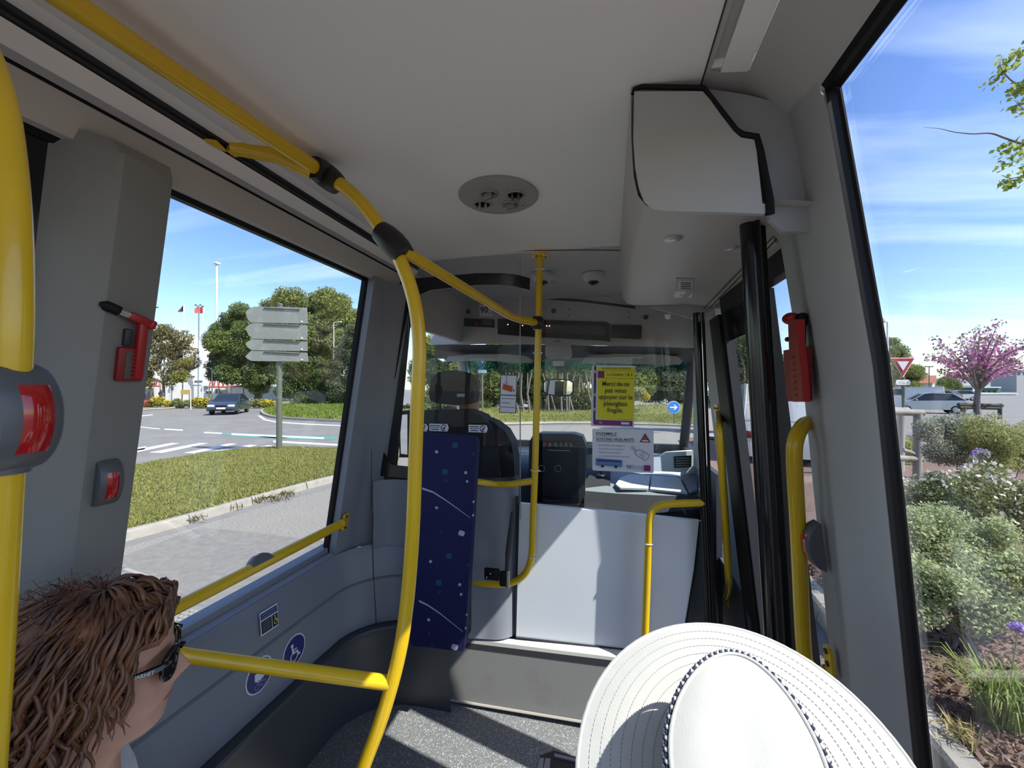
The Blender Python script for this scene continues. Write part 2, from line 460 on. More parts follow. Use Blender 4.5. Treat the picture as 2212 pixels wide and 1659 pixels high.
# header above the windows
def header(name, prof, m, parent, y0=-1.6, y1=1.72):
    g = MB(); g.sheet([[N(x, y, z) for x, z in prof] for y in (y0, 0.0, 0.8, y1)]); return g.build(name, m, parent, True, 35)
header('header_panel', [(-0.935, 0.418), (-0.890, 0.424), (-0.883, 0.44), (-0.869, 0.488)], m_cover, wl_)
header('header_seam', [(-0.8705, 0.4835), (-0.8685, 0.4855), (-0.8690, 0.4905)], mat('seam_matt', (0.02, 0.02, 0.02), 1.0, spec=0.0), wl_)
header('header_bead', [(-0.8680, 0.4895), (-0.864, 0.4925), (-0.861, 0.501)], m_pillar, wl_)
header('header_upper', [(-0.861, 0.501), (-0.8575, 0.502), (-0.835, 0.524)], m_ceil, wl_)
header('track', [(-0.835, 0.524), (-0.838, 0.530), (-0.835, 0.5345), (-0.833, 0.533), (-0.836, 0.540), (-0.826, 0.545)], m_dark, wl_)

header('header_back', [(-0.93, 0.43), (-0.895, 0.49), (-0.87, 0.53), (-0.83, 0.56)], m_seam, wl_)
# windows of the left wall
def window(name, label, y0, y1, z0, z1, XF, gl, gasket=0.012, parent=None, out=-0.045, sgn=-1, gd=0.018):
    w = struct(name, label, None, N(XF((z0 + z1) / 2), (y0 + y1) / 2, z0))
    def pt(y, z, d=0): return N(XF(z) + d, y, z)
    g = MB(); d = out
    zz = [z0 - .03, (z0 + z1) / 2 - 0.2, 0.035, z1 + .03]; g.sheet([[pt(y0 - .05, z, d) for z in zz], [pt(y1 + .05, z, d) for z in zz]], 0.004, (sgn, 0, 0))
    g.build('pane', gl, w)
    g = MB(); a = gasket
    o = [(y0, z0), (y1, z0), (y1, z1), (y0, z1)]; i = [(y0 + a, z0 + a), (y1 - a, z0 + a), (y1 - a, z1 - a), (y0 + a, z1 - a)]
    for k in range(4):
        k2 = (k + 1) % 4
        q = 6 if k in (1, 3) else 1; L_ = lambda a, b, t: (a[0] + (b[0] - a[0]) * t, a[1] + (b[1] - a[1]) * t)
        for j in range(q):
            t0, t1 = j / q, (j + 1) / q
            s1 = [pt(*L_(o[k], o[k2], t0), d * 0.5), pt(*L_(o[k], o[k2], t1), d * 0.5), pt(*L_(i[k], i[k2], t1), d * 0.75), pt(*L_(i[k], i[k2], t0), d * 0.75)]
            g.prism(s1, (sgn * gd, 0, 0))
    g.build('gasket', m_black, w)
    return w
w1 = window('window_1', 'wide left side window looking out on the roundabout', 0.640, 1.436, -0.654, 0.425, XL, g_side)
w2 = window('window_2', 'rear left side window behind the grey pillar', -1.5, 0.53, -0.654, 0.425, XL, g_side)
# black print around the rear left pane, with a rounded clear corner
def black_band(y0, y1, z0, z1, gy1, gz1, r):
    g = MB(); d = -0.04
    def pt(y, z): return N(XL(z) + d, y, z)
    arc = [(gy1 - r + r * math.sin(R(a)), gz1 - r + r * math.cos(R(a))) for a in range(0, 91, 15)]
    g.sheet([[pt(y0, gz1), pt(y0, z1)], [pt(gy1 - r, gz1), pt(gy1 - r, z1)]])
    for (a, b), (c, e) in zip(arc[:-1], arc[1:]):
        g.add([pt(a, b), pt(c, e), pt(y1, z1)], [(0, 1, 2)])
    g.add([pt(*arc[0]), pt(gy1 - r, z1), pt(y1, z1)], [(0, 1, 2)])
    g.add([pt(*arc[-1]), pt(y1, gz1 - r), pt(y1, z1)], [(0, 1, 2)])
    g.sheet([[pt(gy1, z0), pt(gy1, gz1 - r)], [pt(y1, z0), pt(y1, gz1 - r)]])
    return g
black_band(-1.5, 0.535, -0.654, 0.43, 0.478, 0.288, 0.03).build('black_band', m_blackgloss, w2)

# ---- ceiling ---------------------------------------------------------
cl = MB()
cp = [(-0.828, 0.545), (-0.812, 0.546), (-0.802, 0.552), (-0.796, 0.549), (-0.76, 0.558), (-0.70, 0.566), (-0.55, 0.571), (-0.3, 0.573), (0.05, 0.571), (0.166, 0.567)]
cl.sheet([[N(x, y, z) for x, z in cp] for y in (-1.6, 0, 1.0, 1.70)], 0.03, (0, 0, 1))
cl = cl.build('ceiling', m_ceil, None, True, 50); tag(cl, 'plain off-white bus ceiling lining', None, kind='structure')
g = MB(); g.sheet([[N(x, y, z) for x, z in ((0.14, 0.571), (0.41, 0.571))] for y in (0.80, 1.74)], 0.03, (0, 0, 1)); g.build('door_ceiling', m_ceil, cl)
# right cornice with long recessed hatch
cr = struct('trim_1', 'beige cornice with long slotted hatch along the right of the ceiling', None, N(0.24, 0, 0.5))
g = MB(); YE = 0.842
g.sheet([[N(x, y, z) for x, z in ((0.166, 0.567), (0.176, 0.566))] for y in (-1.6, YE)])
g.sheet([[N(x, y, z) for x, z in ((0.238, 0.556), (0.252, 0.550), (0.270, 0.535), (0.327, 0.479))] for y in (-1.6, 0.751)])
g.build('cornice', m_cover, cr, True, 40)
g = MB(); g.sheet([[N(x, y, z) for x, z in ((0.238, 0.556), (0.252, 0.550), (0.270, 0.535), (0.327, 0.479), (0.340, 0.462))] for y in (0.751, YE + 0.02)])
g.sheet([[N(x, y, z) for x, z in ((0.166, 0.567), (0.238, 0.556))] for y in (0.80, YE + 0.02)]); g.build('cornice_end', m_cover, cr, True, 40)
g = MB(); g.sheet([[N(x, y, z) for x, z in ((0.176, 0.566), (0.177, 0.582), (0.196, 0.58))] for y in (-1.6, 0.775)]); g.build('slot', m_cab, cr)
g = MB(); g.box(N(0.21, -0.42, 0.588), (0.17 * K, 2.44 * K, 0.006)); g.build('slot_back', m_cab, cr)
g = MB(); g.rbox(N(0.214, -0.40, 0.5605), (0.044 * K, 2.40 * K, 0.010), 0.002, rot=Matrix.Rotation(R(8), 3, 'Y')); g.build('hatch', m_ceil, cr)
g = MB(); g.tube([N(0.1665, -1.6, 0.5665), N(0.1665, YE, 0.5665)], 0.0015, 6); g.build('seam', m_seam, cr)

# ---- right wall ---------------------------------------------------------
wr = struct('wall_right', 'grey pillar and side lining on the right of the bus', None, N(0.45, 0, FZ))
g = MB(); rows = []
for y, d in ((0.752, 0.022), (0.752, 0.0), (0.757, -0.003), (0.80, -0.010), (0.885, -0.014), (0.910, -0.006), (0.985, 0.010), (1.050, 0.022), (1.060, 0.07)):
    rows.append([N(XR(z) + d, y, z) for z in (-1.34, -0.9, -0.5, -0.2, 0.035, 0.25, 0.44)] + [N(XR(0.5) + d * 0.3 - 0.02, y, 0.53)])
g.sheet(rows); g.build('pillar', m_pillar, wr, True, 30)
g = MB(); g.sheet([[N(XR(z) + d, y, z) for z in (-1.34, -0.80)] for y, d in ((-1.6, 0.0), (0.74, 0.0))], 0.05, (1, 0, 0)); g.build('lower_panel', m_wall, wr)
w3 = window('window_3', 'large right side window looking out on the flower bed', -1.5, 0.752, -0.80, 0.476, XR, g_side, gasket=0.006, out=0.024, sgn=1, gd=0.003)
g = MB(); g.sheet([[N(XR(z) + d, 0.7495, z) for z in (-0.82, -0.5, -0.2, 0.035, 0.25, 0.475)] for d in (-0.0005, 0.0215)]); g.build('gasket', m_black, w3)
g = MB(); g.sheet([[N(x, y, z) for x, z in ((0.326, 0.4795), (0.332, 0.4715), (0.341, 0.472))] for y in (-1.55, 0.75)]); g.build('gasket', m_black, w3)

g = MB(); g.prism([P(u, v, Y=0.838) for u, v in ((1521, 190), (1562, 246), (1600, 291), (1638, 292), (1652, 380), (1662, 474), (1690, 500), (1757, 500), (1735, 350), (1712, 240), (1669, 218), (1610, 204))], (0, 0.012, 0)); g.build('gusset', m_pillar, wr, True, 20)
# rear end of the bus, behind the viewer
rr = struct('wall_rear', 'grey rear end of the bus with back window', None, N(-0.3, -1.6, FZ))
g = MB(); g.box(N(-0.3, -1.62, -1.03), (1.66 * K, 0.05, 0.62 * K)); g.box(N(-0.3, -1.62, 0.48), (1.45 * K, 0.05, 0.22 * K))
g.box(N(-0.93, -1.62, -0.2), (0.22 * K, 0.05, 1.1 * K)); g.box(N(0.34, -1.62, -0.2), (0.16 * K, 0.05, 1.1 * K)); g.build('panel', m_ceil, rr)
w4 = struct('window_4', 'back window of the bus', None, N(-0.3, -1.62, -0.7))
g = MB(); g.box(N(-0.3, -1.62, -0.18), (1.15 * K, 0.006, 1.12 * K)); g.build('pane', g_side, w4)

# ---- front partition --------------------------------------------------
wf = struct('wall_front', 'pale blue-white partition panel behind the driver cab', None, N(0, 1.75, FZ))
YP = 1.75
g = MB()
pl = [P(1122, 1088, Y=YP), P(1115, 1377, Y=YP), P(1335, 1401, Y=YP), P(1470, 1416, Y=YP), P(1484, 1330, Y=YP), P(1500, 1230, Y=YP), P(1511, 1126, Y=YP), P(1330, 1107, Y=YP)]
g.prism(pl, (0, 0.03, 0)); g.build('flat_panel', m_part, wf)
g = MB(); g.tube([p - Vector((0, 0.002, 0)) for p in (P(1470, 1416, Y=YP), P(1484, 1330, Y=YP), P(1500, 1230, Y=YP), P(1511, 1126, Y=YP))], 0.003, 6); g.build('edge_seal', m_black, wf)
g = MB(); g.box(P(1117, 1232, Y=YP + 0.01), (0.012, 0.02, 0.70)); g.build('joint', m_seam, wf)
g = MB(); g.tube([P(1115, 1377, Y=YP - 0.003), P(1470, 1417, Y=YP - 0.003)], 0.004, 6); g.build('joint', m_seam, wf)
# rounded cab corner left of the flat panel
g = MB(); pts = []
for i in range(9):
    a = R(90 * i / 8); pts.append((-0.50 + 0.105 * math.sin(a), 1.812 - 0.10 * math.cos(a)))
pts = [(-0.642, 1.605), (-0.60, 1.70)] + pts
zt = P(1060, 1040, Y=1.72).z; zb = P(1060, 1379, Y=1.72).z
g.sheet([[Vector((K * x, K * y, z)) for z in (zb, zt)] for x, y in pts]); g.build('curved_panel', m_wall, wf, True, 60)
g = MB(); g.sheet([[Vector((K * x, K * (y - 0.002), z)) for z in (zt - 0.004, zt + 0.02)] for x, y in pts]); g.build('top_edge', m_dark, wf, True, 60)
g = MB(); g.sheet([[N(x, y, z) for z in (-0.66, -0.385)] for x, y in ((-0.955, 1.55), (-0.93, 1.58), (-0.88, 1.60), (-0.64, 1.60))]); g.build('rear_panel', m_wall, wf, True)
g = MB(); g.prism([P(1484, 1330, Y=1.762), P(1470, 1420, Y=1.762), P(1560, 1420, Y=1.762), P(1548, 1290, Y=1.762), P(1526, 1126, Y=1.762), P(1511, 1126, Y=1.762)], (0, 0.02, 0)); g.build('side_plate', m_kick, wf)
# ---- door on the right -------------------------------------------------
DL = (0.415, -0.105)
def XD(Z): return DL[0] + DL[1] * Z
dr = struct('door_1', 'black framed glazed folding bus door on the right', None, N(0.5, 1.4, FZ))
ZT, ZB = 0.262, -1.33
def stile(y0, y1, d0=0.0, d1=0.03, zt=ZT, zb=ZB):
    g = MB(); g.prism([N(XD(zt) + d0, y0, zt), N(XD(zt) + d0, y1, zt), N(XD(zt) + d1, y1, zt), N(XD(zt) + d1, y0, zt)], N(XD(zb), 0, zb) - N(XD(zt), 0, zt)); return g
stile(1.612, 1.75, -0.012, 0.03).build('stile', m_black, dr)
stile(1.600, 1.612, 0.0, 0.03).build('rubber_edge', m_dark, dr)
stile(1.315, 1.335, 0.0, 0.028).build('rubber_edge', m_dark, dr)
stile(1.215, 1.315, -0.008, 0.03).build('stile', m_black, dr)
for a, b in ((1.335, 1.605), (1.03, 1.22)):
    g = MB(); g.sheet([[N(XD(z) + 0.015, y, z) for z in (ZB, ZT + 0.03)] for y in (a, b)], 0.004, (1, 0, 0)); g.build('pane', g_side, dr)
for a, b in ((1.335, 1.605), (1.05, 1.22)):
    g = MB(); g.prism([N(XD(ZT) - 0.004, y, ZT) for y in (a, b)] + [N(XD(ZT + .07) - 0.004, y, ZT + 0.07) for y in (b, a)], (0.03, 0, 0)); g.build('top_rail', m_black, dr)
    if a > 1.2:
        g = MB(); g.sheet([[N(XD(z) + 0.010, y, z) for z in (0.165, ZT + 0.01)] for y in (a, b)], 0.003, (1, 0, 0)); g.build('black_band', m_blackgloss, dr)  # added band, absent from the real door; trims the sun patch on the partition
    g = MB(); g.prism([N(XD(ZB) - 0.004, y, ZB) for y in (a, b)] + [N(XD(ZB + .1) - 0.004, y, ZB + 0.1) for y in (b, a)], (0.03, 0, 0)); g.build('bottom_rail', m_black, dr)
# drive shaft with its bearing plate under the cover
s0, s1 = P(1619, 478, Z=0.335), P(1664, 1250, Y=0.93)
s2 = s1 + (s1 - s0).normalized() * ((s1.z - 0.02) / abs((s1 - s0).normalized().z))
g = MB(); g.tube([s0, s1, s2], 0.0205, 16); g.build('drive_shaft', m_blackgloss, dr, True)
g = MB(); g.tube([s0 + Vector((0.03, 0.02, 0)), s1 + Vector((0.034, 0.02, 0)), s2 + Vector((0.034, 0.02, 0))], 0.008, 8); g.build('rubber_lip', m_black, dr, True)
g = MB(); g.rbox(s0 + Vector((-0.006, 0.012, 0.006)), (0.092, 0.05, 0.012), 0.004); g.build('bearing_plate', m_black, dr)
# front post tube and jamb lining
g = MB(); t0, t1 = P(1505, 676, Y=1.71), P(1531, 1345, Y=1.71); g.tube([t0, t1], 0.0150, 14); g.build('front_post', m_blackgloss, dr, True)
g = MB(); g.tube([t0 + Vector((0.022, -0.01, 0)), t1 + Vector((0.022, -0.01, 0))], 0.006, 8); g.build('rubber_lip', m_black, dr, True)
jm = struct('wall_jamb', 'grey lining between partition and door on the right', None, N(0.42, 1.85, FZ))
g = MB(); g.sheet([[N(XD(z) + d, y, z) for z in (-0.82, -0.3, 0.30)] for y, d in ((1.70, 0.0), (1.76, 0.004), (1.86, 0.012), (2.05, 0.02))], 0.05, (1, 0, 0)); g.build('upper_lining', m_pillar, jm, True)
g = MB(); g.sheet([[N(XD(z) + d, y, z) for z in (-1.34, -0.82)] for y, d in ((1.66, -0.02), (1.76, -0.006), (1.90, 0.005), (2.02, 0.01), (2.7, 0.02))], 0.05, (1, 0, 0)); g.build('lower_lining', m_kick, jm, True)
# side wall over the door, hidden by the cover
g = MB(); g.sheet([[N(XD(z) + 0.02, y, z) for z in (0.30, 0.57)] for y in (1.03, 2.05)], 0.04, (1, 0, 0)); g.build('over_door', m_pillar, jm)

# ---- door drive cover hanging from the ceiling --------------------------
cv = thing('door_drive_cover', 'beige boxy cover over the door, hanging from the ceiling', 'cover', N(0.2, 1.2, 0.33))
YR, YF = 0.815, 1.80
def cov_prof(y, t):
    """cross section; t = 0 rear, 1 front"""
    b = [(0.040, 0.569), (0.040, 0.47), (0.044, 0.40), (0.052, 0.362), (0.066, 0.342), (0.090, 0.334), (0.18, 0.331), (0.275, 0.328), (0.285, 0.332), (0.362, 0.318), (0.392, 0.316)]
    return [N(x, y, z) for x, z in b]
g = MB(); g.sheet([cov_prof(y, 0) for y in (YR, YR + 0.01, 1.3, YF - 0.06)] + [[N(0.052 + x * 0.9, YF - 0.01, z + 0.012) for x, z in ((0.0, 0.55), (0.0, 0.46), (0.006, 0.40), (0.016, 0.365), (0.03, 0.345), (0.05, 0.332), (0.14, 0.326), (0.235, 0.322), (0.245, 0.325), (0.32, 0.312), (0.36, 0.31))]])
g.build('shell', m_cover, cv, True, 50)
rear = [(1370, 197), (1368, 300), (1372, 360), (1380, 405), (1392, 437), (1410, 452), (1440, 456), (1560, 458), (1652, 462), (1660, 440), (1647, 440), (1632, 302), (1601, 297), (1590, 288), (1560, 245), (1518, 197)]
g = MB(); g.prism([P(u, v, Y=YR - 0.002) for u, v in rear], (0, 0.012, 0)); g.build('rear_plate', m_cover, cv, True, 30)
trim = [(1366, 204), (1370, 193), (1385, 187), (1520, 190), (1562, 246), (1590, 282), (1604, 291), (1634, 296), (1643, 330), (1652, 380), (1661, 430), (1663, 462)]
g = MB(); g.tube([P(u, v, Y=YR) for u, v in trim], [0.0032, 0.004, 0.0048, 0.0055, 0.006, 0.006, 0.0062, 0.007, 0.0075, 0.008, 0.009, 0.009], 8); g.build('black_trim', m_black, cv, True)
g = MB(); g.sheet([[P(u, v, Y=YF - 0.012) for u, v in row] for row in (((1376, 560), (1500, 560)), ((1378, 640), (1530, 660)), ((1392, 668), (1530, 676)))]); g.build('front_plate', m_cover, cv)
for u, v in ((1455, 515), (1577, 535)):
    c = P(u, v, Z=0.3315); lg = MB(); lg.lathe([(0.0, -0.004), (0.011, -0.005), (0.016, -0.003), (0.0215, -0.002), (0.0215, 0.002)], 20, c); lo_ = lg.build('spotlight', m_alu, cv, True)
    lg = MB(); lg.sphere(c - Vector((0, 0, 0.004)), (0.008, 0.008, 0.003), 12, 8); lg.build('lens', mat('lamp_lens', (0.8, 0.8, 0.78), 0.15), lo_, True)
for a, b, c_, e_ in (((1462, 601), (1499, 601), (1500, 627), (1461, 628)), ((1458, 630), (1497, 629), (1493, 642), (1456, 644))):
    pass
def underplate(name, q, m, parent, th=0.003, Z=0.3305):
    g = MB(); g.prism([P(u, v, Z=Z) for u, v in q], (0, 0, -th)); return g.build(name, m, parent)
lab = underplate('notice_holder', [(1460, 600), (1501, 600), (1499, 627), (1458, 627)], mat('holder_grey', (0.30, 0.29, 0.27), 0.4), cv)
underplate('notice', [(1467, 604), (1496, 604), (1495, 622), (1466, 622)], mat('notice_white', (0.62, 0.61, 0.58), 0.5), lab, 0.0045)
for k in range(4): underplate('notice_line', [(1470, 607 + k * 4), (1493, 607 + k * 4), (1493, 608.4 + k * 4), (1470, 608.4 + k * 4)], m_seam, lab, 0.0055)
l2 = underplate('white_label', [(1459, 629), (1497, 628), (1494, 642), (1456, 642)], mat('label_white', (0.85, 0.85, 0.84), 0.5), cv, 0.002)
underplate('label_print', [(1470, 635), (1488, 635), (1487, 637), (1469, 637)], mat('label_grey', (0.5, 0.5, 0.5), 0.5), l2, 0.003)
g = MB(); g.prism([P(1519, 668, Z=0.325), P(1536, 668, Z=0.325), P(1680, 520, Z=0.322), P(1672, 512, Z=0.322)], (0, 0, -0.008)); st = g.build('light_strip', mat('strip_beige', (0.55, 0.52, 0.46), 0.35), cv)
for (a, b), (c_, d_) in (((1519, 668), (1671, 511)), ((1529, 669), (1677, 517))):
    g = MB(); g.tube([P(a, b, Z=0.3165), P(c_, d_, Z=0.3145)], 0.0018, 6); g.build('groove', m_seam, st)
g = MB(); g.lathe([(0, -0.02), (0.010, -0.018), (0.014, -0.006), (0.014, 0.0)], 14, P(1443, 680, Y=YF - 0.07)); g.build('roof_lamp', mat('lamp_pale', (0.8, 0.74, 0.70), 0.4), cv, True)
# ================================================================== yellow grab rails
m_yel = mat('yellow_paint', (0.78, 0.50, 0.010), 0.28, col2=(0.72, 0.46, 0.012), scale=8, bump=0.03, bscale=250, coat=0.3)
m_clamp = mat('clamp_rubber', (0.010, 0.009, 0.010), 0.4)
m_grey_btn = mat('button_grey', (0.10, 0.105, 0.115), 0.4, bump=0.04, bscale=400)
m_red_lens = mat('red_lens', (0.42, 0.012, 0.012), 0.12, coat=0.5)
m_bolt = mat('bolt_black', (0.02, 0.02, 0.02), 0.4)
m_tie = mat('cable_tie', (0.75, 0.75, 0.72), 0.4)
TR = 0.0185
def bar(name, pts, parent, r=TR, n=18, m=None):
    g = MB(); g.tube(pts, r, n); return g.build(name, m or m_yel, parent, True, 60)
def clamp(pts, r, parent, name='clamp'):
    """swollen black sleeve over a joint"""
    k = len(pts); rs = [r * (0.72 + 0.28 * math.sin(math.pi * (0.12 + 0.76 * i / (k - 1)))) for i in range(k)]
    g = MB(); g.tube(pts, rs, 18); o = g.build(name, m_clamp, parent, True, 60)
    return o

# overhead rail, bend and floor pole
gr = thing('grab_rail', 'long overhead yellow rail bending down into a bowed floor pole', 'handrail', P(775, 1690, Y=0.90))
RX = -0.69
j1 = P(698, 374, X=RX)
far = P(145, 0, X=RX - 0.012)
d = (far - j1).normalized()
bar('overhead_bar', [j1 + d * 0.02, far, far + d * 1.6], gr)
YPOL = j1.y / K
low = [(712, 384), (745, 405), (780, 437), (812, 477), (836, 515)]
cb = [P(u, v, Y=YPOL + 0.035 * i / 4) for i, (u, v) in enumerate(low)]
bar('bend_bar', smooth_path([j1] + cb, 5), gr)
pole = [(849, 528), (866, 566), (884, 612), (897, 662), (904, 715), (906, 770), (902, 860), (897, 1000), (893, 1120), (886, 1230), (877, 1320), (866, 1395), (846, 1480), (818, 1570), (786, 1655)]
YB = YPOL + 0.035
pp = [P(u, v, Y=YB) for u, v in pole]
dd = (pp[-1] - pp[-2]).normalized(); pp.append(pp[-1] + dd * ((pp[-1].z - 0.01) / -dd.z))
bar('pole', smooth_path(pp, 4), gr, n=20)
g = MB(); g.lathe([(0.0, 0.012), (0.035, 0.010), (0.045, 0.0)], 20, (pp[-1].x, pp[-1].y, 0)); g.build('foot', m_yel, gr, True)
clamp([P(678, 360, X=RX), P(690, 368, X=RX), P(705, 380, X=RX), P(718, 390, Y=YPOL + 0.004), P(730, 400, Y=YPOL + 0.008)], 0.034, gr)
clamp([P(822, 500, Y=YB), P(836, 512, Y=YB), P(850, 526, Y=YB), P(864, 541, Y=YB), P(874, 552, Y=YB)], 0.036, gr)
# strut to the roof track with its foot plate
tk = P(497, 318, X=-0.83)
bar('strut', [tk, P(600, 338, X=-0.76), j1 + d * 0.03 + Vector((-0.012, 0, -0.012))], gr, TR * 0.95)
g = MB(); g.prism([P(u, v, X=-0.832) for u, v in ((494, 302), (506, 303), (515, 334), (507, 340), (488, 326))], (0.012, 0, 0)); g.build('strut_plate', m_yel, gr)
g = MB(); g.prism([P(u, v, X=-0.833) for u, v in ((440, 300), (463, 303), (478, 318), (487, 328), (470, 322), (447, 309))], (0.006, 0, 0)); g.build('track_foot', m_yel, gr)
# cross bar towards the window wall
bar('seat_bar', [P(346, 1409, X=-1.0), P(420, 1418, Y=0.80 + 0.004), pp[12] if False else P(846, 1476, Y=YB)], gr, TR)

# near left pole with big stop button
gp = thing('grab_pole', 'thick yellow pole closest to the viewer at the left edge', 'handrail', P(-40, 1900, Y=0.29))
YN = 0.29
near = [(-185, -40), (-110, 10), (-48, 105), (-10, 225), (10, 370), (20, 520), (22, 680), (16, 820), (4, 980), (-6, 1150), (-16, 1330), (-28, 1520), (-40, 1700)]
np_ = [P(u, v, Y=YN) for u, v in near]
dd = (np_[-1] - np_[-2]).normalized(); np_.append(np_[-1] + dd * ((np_[-1].z - 0.01) / -dd.z))
np_[0:0] = [P(-185, -40, Y=YN) + Vector((-0.12, 0, 0.03))]
bar('pole', smooth_path(np_, 4), gp, n=24)

def stop_button(name, label, M, w, h, dep, parent=None, lens=(0.30, 0.74), flat=0.0):
    """domed stop button; M: origin on the surface, local x across, y up, z out of the surface"""
    t = thing(name, label, 'button', M.translation) if parent is None else parent
    def arc(k, lo, hi, ex):
        out = []
        for i in range(k + 1):
            s = lo + (hi - lo) * i / k; y = (s - 0.5) * h
            q = max(0.0, 1 - abs(2 * s - 1) ** 2.3); out.append((y, dep * q ** 0.62 + ex))
        return out
    def body(prof, x0, x1, m, nm, par, base=True):
        g = MB(); rows = []
        xs = [x0, x0 + (x1 - x0) * 0.10, x0 + (x1 - x0) * 0.5, x1 - (x1 - x0) * 0.10, x1]
        for i, x in enumerate(xs):
            kf = (0.86, 0.97, 1.0, 0.97, 0.86)[i]; rows.append([M @ Vector((x, y * (0.97 if i in (0, 4) else 1), z * kf)) for y, z in prof])
        g.sheet(rows)
        for r_ in (rows[0], rows[-1]): g.add(r_, [tuple(range(len(r_)))])
        return g.build(nm, m, par, True, 50)
    body(arc(18, 0, 1, 0.0), -w / 2, w / 2, m_grey_btn, 'housing', t)
    body(arc(10, lens[0], lens[1], 0.0012), -w / 2 * 0.62, w / 2 * 0.62, m_red_lens, 'lens', t)
    return t
# button on the near pole: faces right and slightly back towards the viewer
c0, c1 = P(4, 782, Y=YN), P(-2, 1022, Y=YN); up = (c0 - c1).normalized(); mid = (c0 + c1) / 2
tb = thing('stop_button', 'big grey stop button with red lens on the near yellow pole', 'button', mid)
M = frame3(mid + Vector((0.008, 0.0, 0)), Vector((-0.20, 0.98, 0)), up)
nrm = M.to_3x3() @ Vector((0, 0, 1))
stop_button('stop_button', '', M, 0.058, (c0 - c1).length, 0.040, tb, (0.19, 0.80))
g = MB(); g.tube([c1, mid, c0], 0.0245, 20); g.build('collar', m_grey_btn, tb, True)

# rail across the left window
wr_ = thing('window_rail', 'yellow rail across the left window with flat end plate', 'handrail', P(746, 1126, lean=(LWALL[0] + 0.035, LWALL[1])))
wa, wb = P(738, 1131, lean=(LWALL[0] + 0.062, LWALL[1])), P(345, 1331, lean=(LWALL[0] + 0.062, LWALL[1]))
dw = (wb - wa).normalized()
plate = P(746, 1127, lean=(LWALL[0] + 0.012, LWALL[1]))
bar('bar', smooth_path([plate + Vector((0.0, 0, 0)), wa + dw * 0.012, wa + dw * 0.06, wb, wb + dw * 0.2], 5), wr_, TR * 0.92)
g = MB(); n_ = Vector((1, 0, -0.159)).normalized()
Mp = frame3(plate, Vector((0, 1, 0)), Vector((0.159, 0, 1)))
ep = MB(); ep.prism([Mp @ Vector((x, y, -0.003)) for x, y in Board.round(-0.017, -0.036, 0.034, 0.072, 0.008)], Mp.to_3x3() @ Vector((0, 0, 0.006))); pl_ = ep.build('end_plate', m_yel, wr_)
for yy in (-0.025, 0.025):
    b = MB(); b.lathe([(0.0055, -0.006), (0.0055, 0.006), (0, 0.006)], 10, Mp @ Vector((0, yy, 0)), Mp.to_3x3()); b.build('bolt', m_bolt, pl_)
bt = P(562, 1222, lean=(LWALL[0] + 0.062, LWALL[1]))
tb2 = thing('stop_button', 'grey half-round stop button on the rail across the left window', 'button', bt)
Mb = frame3(bt + Vector((-0.004, 0, 0.008)), Vector((1, 0, 0)), dw)
Mb = frame3(bt + Vector((-0.006, 0, 0.004)), Vector((1, 0, 0.2)), -dw)
stop_button('stop_button', '', frame3(bt + Vector((0, 0, 0.006)), dw.cross(Vector((-0.25, 0, 1))), dw), 0.030, 0.085, 0.030, tb2, (0.3, 0.7))

# stop buttons on the pillars
bl = P(226, 1042, lean=(LWALL[0] + 0.040, LWALL[1]))
stop_button('stop_button', 'small grey stop button with red lens low on the left pillar', frame3(bl, Vector((0.10, 1, 0)), Vector((0.159, 0, 1))), 0.040, 0.098, 0.030, None, (0.22, 0.78))
brr = P(1772, 1178, lean=(RWALL[0] - 0.006, RWALL[1]))
stop_button('stop_button', 'grey stop button with red edge low on the right pillar', frame3(brr, Vector((0.0, -1, 0)), Vector((-0.112, 0, 1))), 0.040, 0.108, 0.034, None, (0.22, 0.78))

# ---- pole by the partition with its branches
g2 = thing('grab_pole', 'slim yellow pole in front of the driver cab, hung with cable ties', 'handrail', P(1150, 1190, Y=1.66))
Y2 = 1.715; r2 = 0.0152
vp = [P(u, v, Y=Y2) for u, v in ((1166, 556), (1165, 620), (1161, 800), (1156, 1000), (1151, 1130), (1149, 1190), (1143, 1222), (1128, 1246), (1098, 1261), (1055, 1261), (1012, 1254), (985, 1250))]
bar('pole', smooth_path(vp, 4), g2, r2)
g = MB(); g.lathe([(0.0, -0.006), (0.036, -0.004), (0.038, 0.0)], 24, P(1166, 553, Y=Y2)); fl_ = g.build('flange', m_yel, g2, True)
for a in (0, 120, 240):
    b = MB(); c = P(1166, 553, Y=Y2) + Vector((0.027 * math.cos(R(a)), 0.027 * math.sin(R(a)), -0.006)); b.sphere(c, 0.004, 8, 6); b.build('bolt', m_bolt, fl_)
bar('branch_bar', smooth_path([P(1153, 1039, Y=Y2), P(1130, 1042, Y=Y2), P(1100, 1046, Y=Y2), P(1066, 1045, Y=Y2), P(1025, 1040, Y=Y2 - 0.06)], 5), g2, r2)
dg = [P(872, 542, Y=YB), P(905, 562, Y=0.98), P(1000, 619, Y=1.26), P(1108, 686, Y=1.58), P(1135, 693, Y=1.635), P(1162, 698, Y=Y2)]
bar('diagonal_bar', [dg[0]] + fillet([dg[1], dg[3], dg[5]], 0.05, 6)[1:], g2, [TR] + [TR] * 2 + [TR * 0.95] * 6 + [TR * 0.92], m=None) if False else bar('diagonal_bar', fillet([dg[0], dg[3], dg[5]], 0.06, 6), g2, TR * 0.9)
clamp([P(1150, 694, Y=Y2), P(1160, 697, Y=Y2), P(1172, 699, Y=Y2)], 0.030, g2)
g = MB(); g.tube([P(1162, 684, Y=Y2), P(1160, 712, Y=Y2)], 0.021, 16); g.build('clamp', m_clamp, g2, True)
